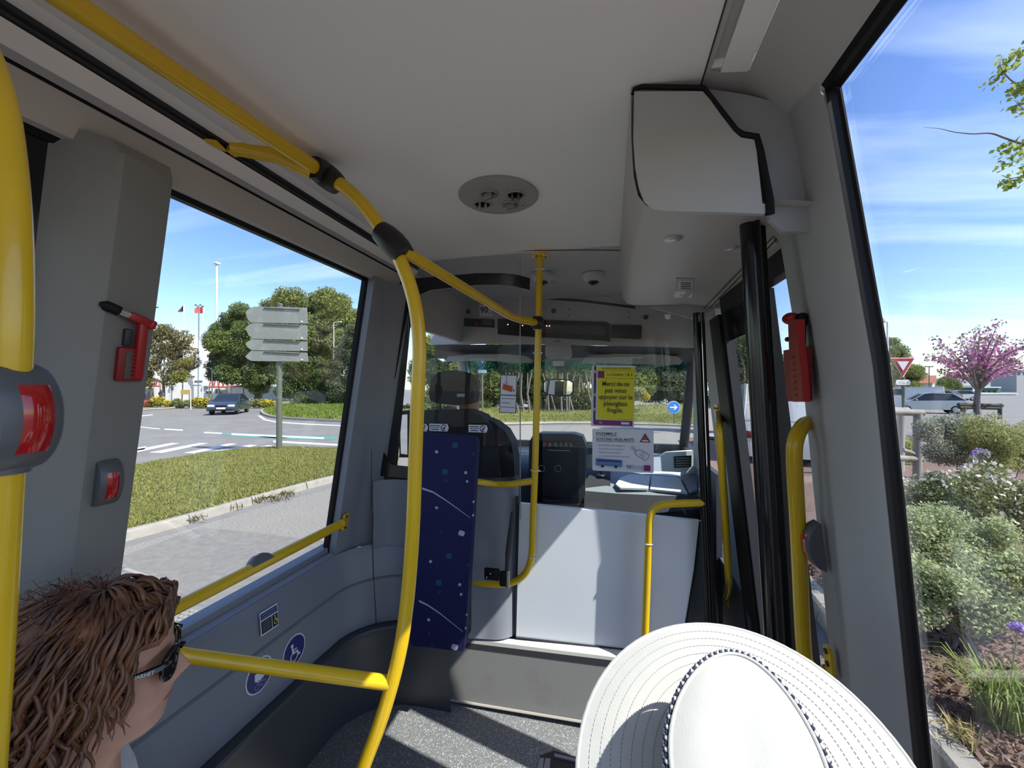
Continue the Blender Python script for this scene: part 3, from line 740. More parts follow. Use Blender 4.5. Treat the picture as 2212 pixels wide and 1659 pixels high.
for u, v in ((1164, 583), (1159, 763), (1155, 1016), (1150, 1204)):
    c = P(u, v, Y=Y2); g = MB(); g.tube([c + Vector((0.0175 * math.cos(a), 0.0175 * math.sin(a), 0)) for a in np.linspace(0, 2 * math.pi, 17)[:-1]], 0.0022, 6, closed=True)
    g.box(c + Vector((0.022, -0.006, 0)), (0.012, 0.005, 0.006)); g.build('cable_tie', m_tie, g2, True)

# small rail at the right of the partition
g3 = thing('grab_rail', 'short yellow rail bent at a right angle before the white partition', 'handrail', P(1395, 1400, Y=1.70))
Y3 = 1.70
rb = fillet([P(1392, 1412, Y=Y3), P(1404, 1090, Y=Y3), P(1520, 1086, Y=Y3 + 0.01)], 0.075, 8)
bar('bar', rb, g3, r2)
g = MB(); c = P(1401, 1174, Y=Y3); g.tube([c + Vector((0.0175 * math.cos(a), 0.0175 * math.sin(a), 0)) for a in np.linspace(0, 2 * math.pi, 17)[:-1]], 0.0022, 6, closed=True); g.build('cable_tie', m_tie, g3, True)

# door handle on the jamb
g4 = thing('grab_bar', 'bright yellow upright handle on the grey lining beside the door', 'handle', P(1565, 1300, lean=(DL[0], DL[1])))
hp = [P(1550, 893, lean=(DL[0] - 0.004, DL[1])), P(1553, 912, lean=(DL[0] - 0.03, DL[1])), P(1555, 945, lean=(DL[0] - 0.045, DL[1])), P(1565, 1100, lean=(DL[0] - 0.045, DL[1])), P(1573, 1235, lean=(DL[0] - 0.045, DL[1])), P(1574, 1270, lean=(DL[0] - 0.03, DL[1])), P(1570, 1290, lean=(DL[0] - 0.004, DL[1]))]
bar('bar', smooth_path(hp, 5), g4, 0.0145)
for (u, v) in ((1549, 884), (1571, 1297)):
    c = P(u, v, lean=(DL[0] - 0.003, DL[1])); Mh = frame3(c, Vector((0, -1, 0)), Vector((-0.105, 0, 1)))
    ep = MB(); ep.prism([Mh @ Vector((x, y, -0.002)) for x, y in Board.round(-0.030, -0.022, 0.06, 0.044, 0.006)], Mh.to_3x3() @ Vector((0, 0, 0.006))); q = ep.build('foot_plate', m_yel, g4)
    for x in (-0.018, 0.018):
        b = MB(); b.lathe([(0.0055, 0), (0.0055, 0.007), (0, 0.007)], 10, Mh @ Vector((x, 0.004, 0)), Mh.to_3x3()); b.build('bolt', m_bolt, q)

# big handle on the right pillar
g5 = thing('grab_rail', 'thick yellow handle on the right pillar next to the door', 'handrail', P(1790, 1440, lean=RWALL))
hp = [P(1748, 912, lean=(RWALL[0] + 0.02, RWALL[1])), P(1734, 920, lean=(RWALL[0] - 0.0, RWALL[1])), P(1719, 950, lean=(RWALL[0] - 0.028, RWALL[1])), P(1716, 1000, lean=(RWALL[0] - 0.035, RWALL[1])), P(1724, 1150, lean=(RWALL[0] - 0.035, RWALL[1])), P(1736, 1400, lean=(RWALL[0] - 0.035, RWALL[1])), P(1748, 1440, lean=(RWALL[0] - 0.035, RWALL[1])), P(1772, 1456, lean=(RWALL[0] - 0.02, RWALL[1])), P(1790, 1452, lean=(RWALL[0] - 0.008, RWALL[1]))]
bar('bar', smooth_path(hp, 5), g5, 0.0165)
c = P(1792, 1428, lean=(RWALL[0] - 0.015, RWALL[1])); Mh = frame3(c, Vector((0, -1, 0)), Vector((-0.112, 0, 1)))
ep = MB(); ep.prism([Mh @ Vector((x, y, -0.003)) for x, y in Board.round(-0.017, -0.032, 0.034, 0.064, 0.012)], Mh.to_3x3() @ Vector((0, 0, 0.007))); q = ep.build('foot_plate', m_yel, g5)
for y in (-0.006, 0.022):
    b = MB(); b.lathe([(0.006, 0), (0.006, 0.008), (0, 0.008)], 10, Mh @ Vector((0, y, 0)), Mh.to_3x3()); b.build('bolt', m_bolt, q)
# ================================================================== fittings in the passenger space
m_vent = mat('vent_plastic', (0.33, 0.315, 0.285), 0.5, bump=0.03, bscale=300)
m_nozzle = mat('nozzle_dark', (0.05, 0.047, 0.043), 0.5)
vc = P(1077, 424, Z=0.5695)
t = thing('air_vent', 'round ceiling air outlet with four swivel nozzles', 'vent', vc)
vr = (P(1163, 424, Z=0.5695) - P(991, 424, Z=0.5695)).length / 2
g = MB(); g.lathe([(0, -0.010), (vr * 0.7, -0.010), (vr * 0.93, -0.008), (vr, -0.002), (vr, 0.004)], 48, vc); g.build('disc', m_vent, t, True)
fw = Vector((-_f.y, _f.x, 0)).normalized() * 0; ax = _r.copy(); ay = Vector((_f.x, _f.y, 0)).normalized()
for i, (a, b) in enumerate(((-0.42, -0.24), (0.30, -0.28), (-0.22, 0.30), (0.42, 0.28))):
    c = vc + ax * (a * vr) - ay * (b * vr) * 1.0 + Vector((0, 0, -0.011))
    g = MB(); rr_ = vr * 0.235
    g.lathe([(rr_ * 0.80, 0.004), (rr_ * 0.82, -0.004), (rr_ * 0.93, -0.006), (rr_, -0.003), (rr_, 0.002)], 24, c); n_ = g.build('nozzle', m_vent, t, True)
    g = MB(); g.lathe([(0, 0.001), (rr_ * 0.8, 0.001)], 20, c); g.build('throat', m_nozzle, n_)
    g = MB(); rot = Matrix.Rotation(R((20, 75, 60, 10)[i]), 3, 'Z')
    for s_ in (-0.32, 0.32):
        g.box(c + rot @ Vector((s_ * rr_, 0, -0.006)), (rr_ * 0.22, rr_ * 1.2, 0.012 + 0.004 * (i % 3)), rot)
    g.build('flap', m_vent if i != 3 else m_nozzle, n_)
for a in (-0.62, 0.62):
    g = MB(); c = vc + ax * (a * vr) + ay * (0.35 * vr) + Vector((0, 0, -0.0105)); g.lathe([(0.004, 0), (0, -0.001)], 10, c); g.build('screw', m_nozzle, t)

# ---- emergency hammers ------------------------------------------------
m_red = mat('red_plastic', (0.36, 0.012, 0.014), 0.4, bump=0.03, bscale=300)
m_redd = mat('red_plastic_dark', (0.24, 0.010, 0.012), 0.5)
def hammer(label, M, s=1.0, side=1):
    """M: local x across, y up, z out. Handle in a red holder, metal-tipped head across the top"""
    t = thing('emergency_hammer', label, 'hammer', M.translation)
    rot = M.to_3x3()
    def bx(nm, x, y, z, sx, sy, sz, m, par=t, bev=0.004, rz=0):
        g = MB(); g.rbox(M @ Vector((x * s * side, y * s, z * s)), (sx * s, sy * s, sz * s), bev * s, 2, rot @ Matrix.Rotation(R(rz * side), 3, 'Z')); return g.build(nm, m, par, True, 40)
    h = bx('holder', 0.0, -0.052, 0.010, 0.052, 0.078, 0.020, m_redd)
    bx('holder_window', -0.006, -0.054, 0.0205, 0.013, 0.062, 0.003, mat('holder_shadow', (0.10, 0.085, 0.075), 0.6), h, 0.001)
    for k in range(7): bx('rib', 0.004, -0.080 + k * 0.0088, 0.0215, 0.008, 0.004, 0.004, m_red, h, 0.001)
    bx('handle', 0.014, -0.012, 0.018, 0.020, 0.15, 0.020, m_red, t, 0.006)
    bx('clip', -0.008, 0.010, 0.008, 0.016, 0.040, 0.016, m_dark, t)
    hd = bx('head', 0.006, 0.055, 0.020, 0.048, 0.020, 0.022, m_red, t, 0.006, -18)
    bx('cap', 0.030, 0.046, 0.020, 0.014, 0.022, 0.024, m_red, hd, 0.005, -18)
    g = MB(); a = M @ Vector((-0.014 * s * side, 0.0615 * s, 0.020 * s)); b = M @ Vector((-0.034 * s * side, 0.068 * s, 0.020 * s)); c = M @ Vector((-0.058 * s * side, 0.076 * s, 0.020 * s)); e = M @ Vector((-0.068 * s * side, 0.079 * s, 0.020 * s))
    g.tube([a, b], 0.009 * s, 14); g.build('ferrule', m_steel, hd, True)
    g = MB(); g.tube([b, c, e], [0.011 * s, 0.0115 * s, 0.004 * s], 14); g.build('tip', m_black, hd, True)
    return t
hl = P(278, 738, lean=(LWALL[0] + 0.036, LWALL[1]))
hammer('red emergency hammer with black tip on the left pillar', frame3(hl, Vector((0.13, 1, 0)), Vector((0.159, -0.03, 1))), 0.90)
# right pillar: same kind, seen from the side
hr = P(1729, 770, lean=(RWALL[0] + 0.0, RWALL[1]))
def hammer_side():
    t = thing('emergency_hammer', 'red emergency hammer with black head on the right pillar', 'hammer', hr)
    L = (RWALL[0] - 0.022, RWALL[1]); L2 = (RWALL[0] - 0.002, RWALL[1])
    def sl(nm, q, m, d=0.016, lean=L, par=None):
        g = MB(); g.prism([P(u, v, lean=lean) for u, v in q], Vector((d, 0, 0))); return g.build(nm, m, par or t, True, 20)
    h = sl('holder', [(1692, 757), (1703, 755), (1736, 752), (1737, 866), (1702, 867), (1698, 850)], m_redd)
    sl('back_plate', [(1724, 748), (1741, 748), (1746, 860), (1730, 864)], mat('plate_pale', (0.42, 0.40, 0.37), 0.5), 0.012, L2)
    hd = sl('handle', [(1702, 690), (1722, 690), (1724, 750), (1730, 800), (1734, 868), (1712, 868), (1707, 800), (1704, 750)], m_red, 0.014, (RWALL[0] - 0.034, RWALL[1]))
    for k in range(7): sl('rib', [(1704 + k, 772 + k * 13.5), (1712 + k, 770 + k * 13.5), (1712 + k, 774 + k * 13.5), (1704 + k, 776 + k * 13.5)], m_red, 0.01, (RWALL[0] - 0.036, RWALL[1]), hd)
    a = P(1692, 690, lean=L); b = P(1712, 690, lean=(RWALL[0] - 0.03, RWALL[1]))
    g = MB(); g.sphere(P(1708, 688, lean=(RWALL[0] - 0.026, RWALL[1])), (0.016, 0.020, 0.013), 16, 10); g.build('cap', m_red, hd, True)
    g = MB(); g.rbox(P(1729, 692, lean=(RWALL[0] - 0.016, RWALL[1])), (0.022, 0.034, 0.030), 0.008); g.build('head', m_black, hd, True)
    g = MB(); g.rbox(P(1728, 722, lean=(RWALL[0] - 0.012, RWALL[1])), (0.016, 0.028, 0.055), 0.004); g.build('clip', m_black, t, True)
    g = MB(); g.sphere(P(1701, 733, lean=(RWALL[0] - 0.030, RWALL[1])), 0.0055, 10, 8); g.build('pin', m_dark, t, True)
hammer_side()

# ---- stickers on the left wall ---------------------------------------------
m_white = mat('print_white', (0.80, 0.81, 0.82), 0.4)
m_navy = mat('print_navy', (0.012, 0.025, 0.16), 0.4)
m_navy2 = mat('print_navy_pale', (0.035, 0.045, 0.17), 0.4)
m_ink = mat('print_black', (0.015, 0.015, 0.018), 0.5)
m_lil = mat('print_lilac', (0.22, 0.24, 0.46), 0.4)
LOW = (-1.0195, 0.002)
def low_pt(u, v, d=0.0): return P(u, v, lean=(LOW[0] + 0.003 + d, 0.0))
c = low_pt(635.5, 1405)
Mw = frame3(c + Vector((0.001, 0, 0)), Vector((0, -1, 0)), Vector((0, 0, 1)))
Mw = frame3(c + Vector((0.001, 0, 0)), Vector((0, 1, 0)), Vector((0, 0, 1)))
def flip(M):      # local z must point into the bus (+x)
    return M
b = Board('wheelchair_sticker', 'round blue sticker with white wheelchair symbol on the left wall', 'sticker', Mw, 0.110, 0.110, m_white, 0.001, 0.0549)
b.disc('blue_field', 0, 0, 0.0505, m_navy)
b.disc('head', -0.012, 0.022, 0.0065, m_white, n=14)
b.bar('torso', -0.011, 0.014, -0.006, -0.008, 0.0075, m_white); b.bar('arm', -0.009, 0.004, 0.010, 0.004, 0.0045, m_white)
b.bar('thigh', -0.009, -0.007, 0.012, -0.007, 0.006, m_white); b.bar('shin', 0.011, -0.005, 0.020, -0.024, 0.006, m_white); b.bar('foot', 0.018, -0.024, 0.027, -0.020, 0.005, m_white)
b.ring('wheel', -0.004, -0.018, 0.019, 0.0045, m_white, 24, 120, 380)
c = low_pt(560.5, 1458)
Mw = frame3(c + Vector((0.001, 0, 0)), Vector((0, 1, 0)), Vector((0, 0, 1)))
b = Board('pram_sticker', 'round blue sticker with white pram symbol below the yellow bar', 'sticker', Mw, 0.110, 0.110, m_white, 0.001, 0.0549)
b.disc('blue_field', 0, 0, 0.0505, m_navy2)
b.poly('pram_body', [(-0.020, 0.012), (0.002, 0.012), (0.010, 0.022), (0.024, 0.010), (0.018, -0.012), (-0.006, -0.020), (-0.020, -0.010)], m_white)
for x in (-0.010, 0.014): b.ring('pram_wheel', x, -0.032, 0.010, 0.0025, m_lil, 20)
b.bar('pram_strut', -0.010, -0.026, 0.014, -0.014, 0.0025, m_lil); b.bar('pram_strut', 0.014, -0.026, -0.008, -0.014, 0.0025, m_lil)
b.bar('pram_handle', 0.020, 0.006, 0.030, 0.030, 0.003, m_white)
q = [P(u, v, lean=(-1.113, -0.126)) for u, v in ((586, 1315), (611, 1335), (574, 1363), (547, 1339))]
# black notice with yellow picture
qc = sum(q, Vector()) / 4
Mn = frame3(qc + Vector((0.003, 0, 0.0)), (q[0] - q[3]), (q[3] - q[2]))
b = Board('notice_sticker', 'black notice sticker with yellow wheelchair picture under the left window', 'sticker', Mn, (q[0] - q[3]).length, (q[3] - q[2]).length, m_white, 0.001)
w_, h_ = b.w, b.h
b.rect('title_field', 0, h_ * 0.30, w_ * 0.93, h_ * 0.28, m_navy); b.rect('text_field', -w_ * 0.17, -h_ * 0.17, w_ * 0.58, h_ * 0.54, m_ink); b.rect('picture_field', w_ * 0.31, -h_ * 0.17, w_ * 0.31, h_ * 0.54, m_ink)
m_pale = mat('print_grey', (0.33, 0.35, 0.42), 0.5); m_yp = mat('print_yellow', (0.45, 0.46, 0.12), 0.5)
for k in range(2): b.rect('title_line', -w_ * 0.02, h_ * (0.355 - 0.11 * k), w_ * 0.80, h_ * 0.035, m_pale)
for k in range(5): b.rect('text_line', -w_ * 0.19, h_ * (0.02 - 0.085 * k), w_ * 0.46, h_ * 0.022, m_pale)
b.ring('picture_wheel', w_ * 0.31, -h_ * 0.22, h_ * 0.13, h_ * 0.05, m_yp, 18); b.disc('picture_head', w_ * 0.27, h_ * 0.03, h_ * 0.05, m_yp, n=10)
b.bar('picture_body', w_ * 0.27, -h_ * 0.02, w_ * 0.32, -h_ * 0.18, h_ * 0.07, m_yp); b.bar('picture_leg', w_ * 0.30, -h_ * 0.14, w_ * 0.41, -h_ * 0.26, h_ * 0.05, m_yp)

# ---- folded passenger seat -----------------------------------------------------
m_blue = mat('seat_fabric', (0.003, 0.004, 0.055), 0.8, col2=(0.005, 0.006, 0.07), scale=40, bump=0.1, bscale=500)
m_teal = mat('fabric_teal', (0.012, 0.06, 0.16), 0.8); m_fleck = mat('fabric_fleck', (0.42, 0.44, 0.52), 0.8); m_fade = mat('fabric_violet', (0.02, 0.02, 0.17), 0.8)
YS = 1.50
st_ = thing('folding_seat', 'tall blue speckled folding seat pad behind the driver', 'seat', P(950, 1402, Y=YS))
crn = [P(u, v, Y=YS) for u, v in ((884, 934), (1031, 944), (1003, 1408), (886, 1394))]
ctr = sum(crn, Vector()) / 4
pads = MB()
def lerp2(s_, t_): 
    a = crn[0].lerp(crn[1], s_); b_ = crn[3].lerp(crn[2], s_); return a.lerp(b_, t_)
ol = []
for x, y in Board.round(0, 0, 1, 1, 0.05, 5): ol.append(lerp2(x, 1 - y) if False else lerp2(x, y))
pads.prism(ol, (0, 0.045, 0))
pad = pads.build('pad', m_blue, st_, True, 40)
def seat_uv(u, v): 
    return P(u, v, Y=YS - 0.0008)
def patch(nm, u, v, w, h, a, m):
    g = MB(); ca, sa = math.cos(R(a)), math.sin(R(a)); pts = []
    for x, y in Board.round(-w / 2, -h / 2, w, h, min(w, h) * 0.3, 3): pts.append(seat_uv(u + x * ca - y * sa, v + x * sa + y * ca))
    g.prism(pts, (0, 0.0006, 0)); g.build(nm, m, pad)
for u, v, w, h in ((997, 1152, 13, 11), (982, 1398, 14, 12), (943, 976, 6, 6), (1006, 1021, 6, 6), (1009, 1040, 5, 5), (943, 1097, 6, 5), (930, 1213, 6, 6), (993, 1263, 6, 6), (996, 1284, 5, 6), (926, 1339, 6, 6), (1023, 1084, 4, 5), (1022, 1113, 4, 5), (1008, 1328, 4, 4), (1006, 1357, 4, 5)):
    patch('white_fleck', u, v, w, h, 20, m_fleck)
for u, v in ((983, 962), (961, 1019), (970, 1201), (948, 1259)): patch('teal_fleck', u, v, 12, 11, 10, m_teal)
for u, v in ((963, 1038), (1022, 980), (952, 1151), (949, 1279), (927, 1368), (933, 1397), (1011, 1221)): patch('violet_fleck', u, v, 6, 7, 30, m_fade)
for c in ([(912, 1055), (935, 1063), (962, 1080), (990, 1100), (1016, 1119)], [(905, 1298), (925, 1308), (950, 1325), (975, 1345), (1000, 1365)]):
    g = MB(); up_ = [seat_uv(u, v - 2.2 * (1 - i / 5)) for i, (u, v) in enumerate(c)]; dn = [seat_uv(u, v + 2.2 * (1 - i / 5)) for i, (u, v) in enumerate(c)]
    g.prism(up_ + dn[::-1], (0, 0.0006, 0)); g.build('white_stroke', m_fleck, pad)
g = MB(); g.prism([P(u, v, Y=YS + 0.045) for u, v in ((1003, 1310), (1012, 1330), (1017, 1362), (1012, 1372), (1000, 1366))], (0, 0.012, 0)); g.build('hinge_arm', m_dark, st_)
g = MB(); g.rbox(N(-0.60, YS + 0.060, -0.70), (0.16, 0.02, 0.55), 0.01); g.build('back_shell', m_dark, st_, True)
# black armrest folded up on the lower branch bar
ar = thing('folded_armrest', 'black armrest lever folded up on the yellow bar beside the blue seat', 'armrest', P(1085, 1255, Y=1.63))
g = MB(); g.tube(smooth_path([P(1094, 1240, Y=1.60), P(1098, 1190, Y=1.60), P(1104, 1145, Y=1.60), P(1109, 1106, Y=1.60)], 5), [0.0085] * 4 + [0.012] * 6 + [0.0115] * 5 + [0.010], 10); g.build('lever', m_dark, ar, True)
g = MB(); g.rbox(P(1063, 1240, Y=1.612), (0.070, 0.02, 0.050), 0.006); pb_ = g.build('bracket_plate', m_black, ar, True)
for u, v in ((1051, 1247), (1059, 1239)):
    b2 = MB(); b2.sphere(P(u, v, Y=1.60), 0.004, 8, 6); b2.build('bolt', m_steel, pb_)
g = MB(); g.rbox(P(1090, 1250, Y=1.60), (0.042, 0.03, 0.062), 0.008); g.build('pivot_block', m_black, ar, True)
g = MB(); g.tube([P(1097, 1232, Y=1.585), P(1097, 1270, Y=1.585)], 0.008, 10); g.build('pivot_pin', m_steel, ar, True)

# ---- floor anchor rails --------------------------------------------------
fa = thing('floor_anchor_plate', 'dark floor plate with pale metal rails beside the white hat', 'plate', P(1200, 1640, z=0.002))
g = MB(); g.prism([P(u, v, z=0.003) for u, v in ((1196, 1621), (1262, 1641), (1262, 1759), (1166, 1759), (1166, 1632))], (0, 0, -0.002)); g.build('plate', mat('plate_black', (0.02, 0.021, 0.024), 0.5), fa)
m_rail = mat('rail_grey', (0.30, 0.30, 0.33), 0.4)
for q in (((1166, 1637), (1175, 1637), (1172, 1664), (1160, 1664)), ((1178, 1638), (1189, 1638), (1187, 1664), (1173, 1664)), ((1198, 1627), (1260, 1642), (1260, 1648), (1197, 1633))):
    g = MB(); g.prism([P(u, v, z=0.009) for u, v in q], (0, 0, -0.007)); g.build('rail', m_rail, fa)
# ================================================================== driver cab
cabr = struct('ceiling_cab', 'grey roof lining over the driver cab', None, N(-0.2, 2.2, 0.55))
g = MB(); g.sheet([[N(x, y, z - 0.035 * max(0, (abs(x + 0.24) - 0.45)) ** 1 * 1.2) for x in (-0.98, -0.85, -0.6, -0.3, 0.0, 0.3, 0.48)] for y, z in ((1.705, 0.600), (1.712, 0.568), (1.76, 0.562), (2.2, 0.563), (2.45, 0.553), (2.58, 0.545))]); g.build('lining', m_cab, cabr, True, 60)
g = MB(); g.tube([P(u, v, Y=1.703) for u, v in ((868, 567), (920, 556), (1000, 549), (1080, 544), (1150, 541), (1260, 540), (1372, 541))], 0.0022, 6); g.build('edge_seam', m_seam, cabr)
g = MB(); g.tube([P(u, v, Y=2.55) for u, v in ((960, 690), (967, 665), (985, 653), (1060, 648), (1150, 642), (1260, 650), (1372, 664))], 0.008, 8); g.build('shadow_gap', m_seam, cabr)
# overhead cabinet carrying the displays
oc = thing('overhead_cabinet', 'grey cabinet with displays above the windscreen', 'cabinet', N(-0.2, 2.55, 0.27))
YC = 2.55
g = MB(); out_ = [(930, 745), (930, 640), (968, 636), (986, 636), (1150, 636), (1380, 636), (1500, 640), (1500, 752), (1250, 744), (1050, 742)]
g.prism([P(u, v, Y=YC) for u, v in out_], (0, 0.03, 0)); face = g.build('face', m_cab, oc)
def on_face(nm, q, m, par, th=0.012, Y=YC):
    g = MB(); g.prism([P(u, v, Y=Y) for u, v in q], (0, -th, 0)); return g.build(nm, m, par)
m_disp = mat('display_black', (0.012, 0.012, 0.012), 0.25); m_led = mat('led_grey', (0.06, 0.06, 0.058), 0.6, col2=(0.10, 0.10, 0.095), scale=220, detail=1); m_glow = mat('led_red', (0.8, 0.2, 0.1), 0.5, emit=(1.0, 0.42, 0.30, 2.2))
dsp = on_face('destination_display', [(1076, 689), (1150, 691), (1310, 696), (1318, 702), (1318, 738), (1300, 736), (1150, 728), (1076, 722)], m_disp, oc)
on_face('matrix', [(1170, 701), (1306, 705), (1306, 724), (1170, 719)], m_led, dsp, 0.014)
for u, v in ((1097, 701), (1129, 703), (1181, 704), (1187, 704)):
    g = MB(); g.sphere(P(u, v, Y=YC - 0.015), 0.0038, 8, 6); g.build('led', m_glow, dsp)
am = on_face('stop_sign', [(1321, 702), (1384, 703), (1386, 706), (1385, 731), (1382, 733), (1320, 730)], mat('sign_dark', (0.022, 0.022, 0.022), 0.4), oc, 0.016)
Mx = frame3(P(1353, 717.5, Y=YC - 0.0165), Vector((1, 0, 0)), Vector((0, 0, 1)))
lettering('ARRET\nDEMANDE', Mx @ Matrix.Translation((0, 0.004, 0.001)), 0.046, mat('sign_letters', (0.10, 0.10, 0.10), 0.6), am, 0.155, bold=0.01)
sm = on_face('small_display', [(1004, 688), (1068, 691), (1068, 708), (1004, 705)], m_disp, oc)
on_face('led_field', [(1040, 692), (1064, 693), (1064, 704), (1040, 703)], m_led, sm, 0.014)
on_face('red_field', [(1026, 696), (1036, 696), (1034, 706), (1024, 705)], mat('display_red', (0.16, 0.01, 0.01), 0.4), sm, 0.014)
M9 = frame3(P(1049.5, 670, Y=YC - 0.003), Vector((1, 0, 0.02)), Vector((0, 0, 1)))
b = Board('speed_sticker', 'white 90 km/h sticker on the overhead cabinet', 'sticker', M9, 0.094, 0.092, m_white, 0.002)
b.text('lettering', '90', -0.012, 0.0, 0.060, m_ink, width=0.056, bold=0.02); b.text('lettering', 'km/h', 0.031, -0.022, 0.014, m_ink); b.text('lettering', 'VITESSE', -0.002, 0.037, 0.015, m_ink)
for u, v in ((1012, 673), (1196, 672), (1395, 685)):
    g = MB(); g.lathe([(0, 0.012), (0.014, 0.010), (0.016, 0)], 14, P(u, v, Y=YC), Matrix.Rotation(R(90), 3, 'X')); g.build('grommet', m_dark, oc, True)
for u, v in ((1229, 668), (1228, 681), (1358, 674), (1358, 687)):
    g = MB(); g.sphere(P(u, v, Y=YC - 0.001), 0.004, 8, 6); g.build('screw', m_seam, oc)
# underside, storage box, visors
g = MB(); g.sheet([[P(u0, v0, Y=YC), P(u1, v1, Y=2.78)] for (u0, v0), (u1, v1) in (((940, 745), (940, 775)), ((1150, 744), (1150, 778)), ((1350, 748), (1350, 781)), ((1500, 752), (1500, 784)))]); g.build('underside', m_dark, oc)
g = MB(); g.rbox(P(1207, 757, Y=2.60), (0.175, 0.12, 0.105), 0.02); sb_ = g.build('storage_box', m_cab, oc, True)
g = MB(); g.box(P(1204, 737, Y=2.53), (0.045, 0.004, 0.004)); g.build('box_grip', m_seam, sb_)
def visor(label, pts, Y):
    t = thing('sun_visor', label, 'visor', P(sum(p[0] for p in pts) / len(pts), pts[0][1], Y=Y))
    g = MB(); g.prism([P(u, v, Y=Y) for u, v in pts], (0, 0.03, 0)); g.build('flap', mat('visor_beige', (0.38, 0.36, 0.33), 0.7), t, True, 30)
    return t
visor('beige sun visor folded up on the passenger side', [(1256, 784), (1262, 774), (1276, 768), (1330, 764), (1430, 766), (1462, 770), (1474, 778), (1470, 787), (1400, 787), (1300, 783)], 2.66)
visor('beige sun visor folded up on the driver side', [(962, 781), (968, 770), (1010, 766), (1090, 765), (1135, 769), (1150, 777), (1146, 784), (1040, 779)], 2.66)
# dome cameras
m_dome = mat('dome_white', (0.62, 0.62, 0.60), 0.4)
for lb, u in (('white dome camera on the cab ceiling left of the yellow pole', 1172), ('white dome camera on the cab ceiling right of the yellow pole', 1282)):
    c = P(u, 592, Z=0.560); t = thing('dome_camera', lb, 'camera', c)
    g = MB(); g.lathe([(0, -0.045), (0.030, -0.044), (0.05, -0.034), (0.058, -0.018), (0.060, 0.0)], 28, c); g.build('housing', m_dome, t, True)
    g = MB(); g.sphere(c + Vector((0, -0.006, -0.045)), (0.026, 0.026, 0.018), 16, 10); e_ = g.build('eye', m_blackgloss, t, True)
    g = MB(); g.tube([c + Vector((0.027 * math.cos(a), -0.006 + 0.027 * math.sin(a), -0.047)) for a in np.linspace(0, 2 * math.pi, 17)[:-1]], 0.003, 6, closed=True); g.build('ring', m_dark, e_, True)

# windscreen, posts, side
ws = struct('window_5', 'windscreen with blue tinted top band', None, N(-0.25, 3.0, -0.45))
ztop, zbot = N(0, 0, 0.185).z, N(0, 0, 0.135).z
g_ws = glass('windscreen_glass', (0.93, 0.97, 0.95), band=(N(0, 0, 0.085).z, N(0, 0, 0.135).z, (0.06, 0.30, 0.46)))
g = MB(); g.sheet([[N(x, 2.76 + 0.05 * (1 - ((x + 0.26) / 0.75) ** 2), 0.21), N(x * 1.03, 3.22 + 0.06 * (1 - ((x + 0.26) / 0.75) ** 2), -0.47)] for x in (-1.0, -0.75, -0.5, -0.26, 0.0, 0.25, 0.49)]); g.build('pane', g_ws, ws, True)
g = MB(); g.tube([N(0.50, 2.76, 0.22), N(0.515, 3.24, -0.48)], 0.035, 10); g.build('screen_post', m_dark, ws, True)
g = MB(); g.tube([N(-1.0, 2.76, 0.30), N(-1.02, 2.78, 0.20), N(-1.045, 3.24, -0.48)], 0.04, 10); g.build('screen_post', m_cab, ws, True)
g = MB(); g.tube([N(x, 2.765 + 0.05 * (1 - ((x + 0.26) / 0.75) ** 2), 0.215) for x in (-1.0, -0.75, -0.5, -0.26, 0.0, 0.25, 0.5)], 0.02, 8); g.build('header_bar', m_cab, ws, True)
wc = struct('wall_cab', 'dark side panels and floor of the driver cab', None, N(-0.3, 2.3, -1.0))
g = MB(); g.sheet([[N(-1.02, y, z) for z in (-1.3, -0.42)] for y in (1.62, 3.3)], 0.04, (-1, 0, 0)); g.build('driver_door', m_dark, wc)
g = MB(); g.sheet([[N(x, y, z) for x, z in ((-0.94, 0.30), (-0.90, 0.55))] for y in (1.70, 2.8)], 0.03, (-1, 0, 0)); g.build('door_header', m_cab, wc)
g = MB(); g.sheet([[N(-0.945 + 0.1 * z, y, z) for z in (-0.45, 0.45)] for y in (1.64, 1.80)], 0.03, (-1, 0, 0)); g.build('door_post', m_dark, wc)
g = MB(); g.sheet([[N(x, y, z) for x, z in ((0.50, -1.3), (0.50, -0.42))] for y in (2.2, 3.3)], 0.03, (1, 0, 0)); g.build('passenger_door', m_dark, wc)
g = MB(); g.sheet([[N(0.49, y, z) for z in (0.28, 0.6)] for y in (1.9, 2.8)], 0.03, (1, 0, 0)); g.build('right_header', m_cab, wc)
g = MB(); g.sheet([[N(0.485, 2.45 + 0.0 * z, z) for z in (-0.45, 0.5)], [N(0.47, 2.6, z) for z in (-0.45, 0.5)]], 0.03, (1, 0, 0)); g.build('right_post', m_cab, wc)
g = MB(); g.box(N(-0.27, 2.55, -1.12), (1.55 * K, 1.55 * K, 0.06)); g.build('cab_floor', m_kick, wc)
g = MB(); g.box(N(-0.27, 3.34, -0.9), (1.6 * K, 0.05, 0.95 * K)); g.build('bulkhead', m_dark, wc)
w6 = struct('window_6', 'driver door window on the far left of the cab', None, N(-1.0, 2.3, -0.4))
g = MB(); g.sheet([[N(-0.99 + 0.10 * z, y, z) for z in (-0.44, 0.32)] for y in (1.8, 3.1)]); g.build('pane', g_side, w6)
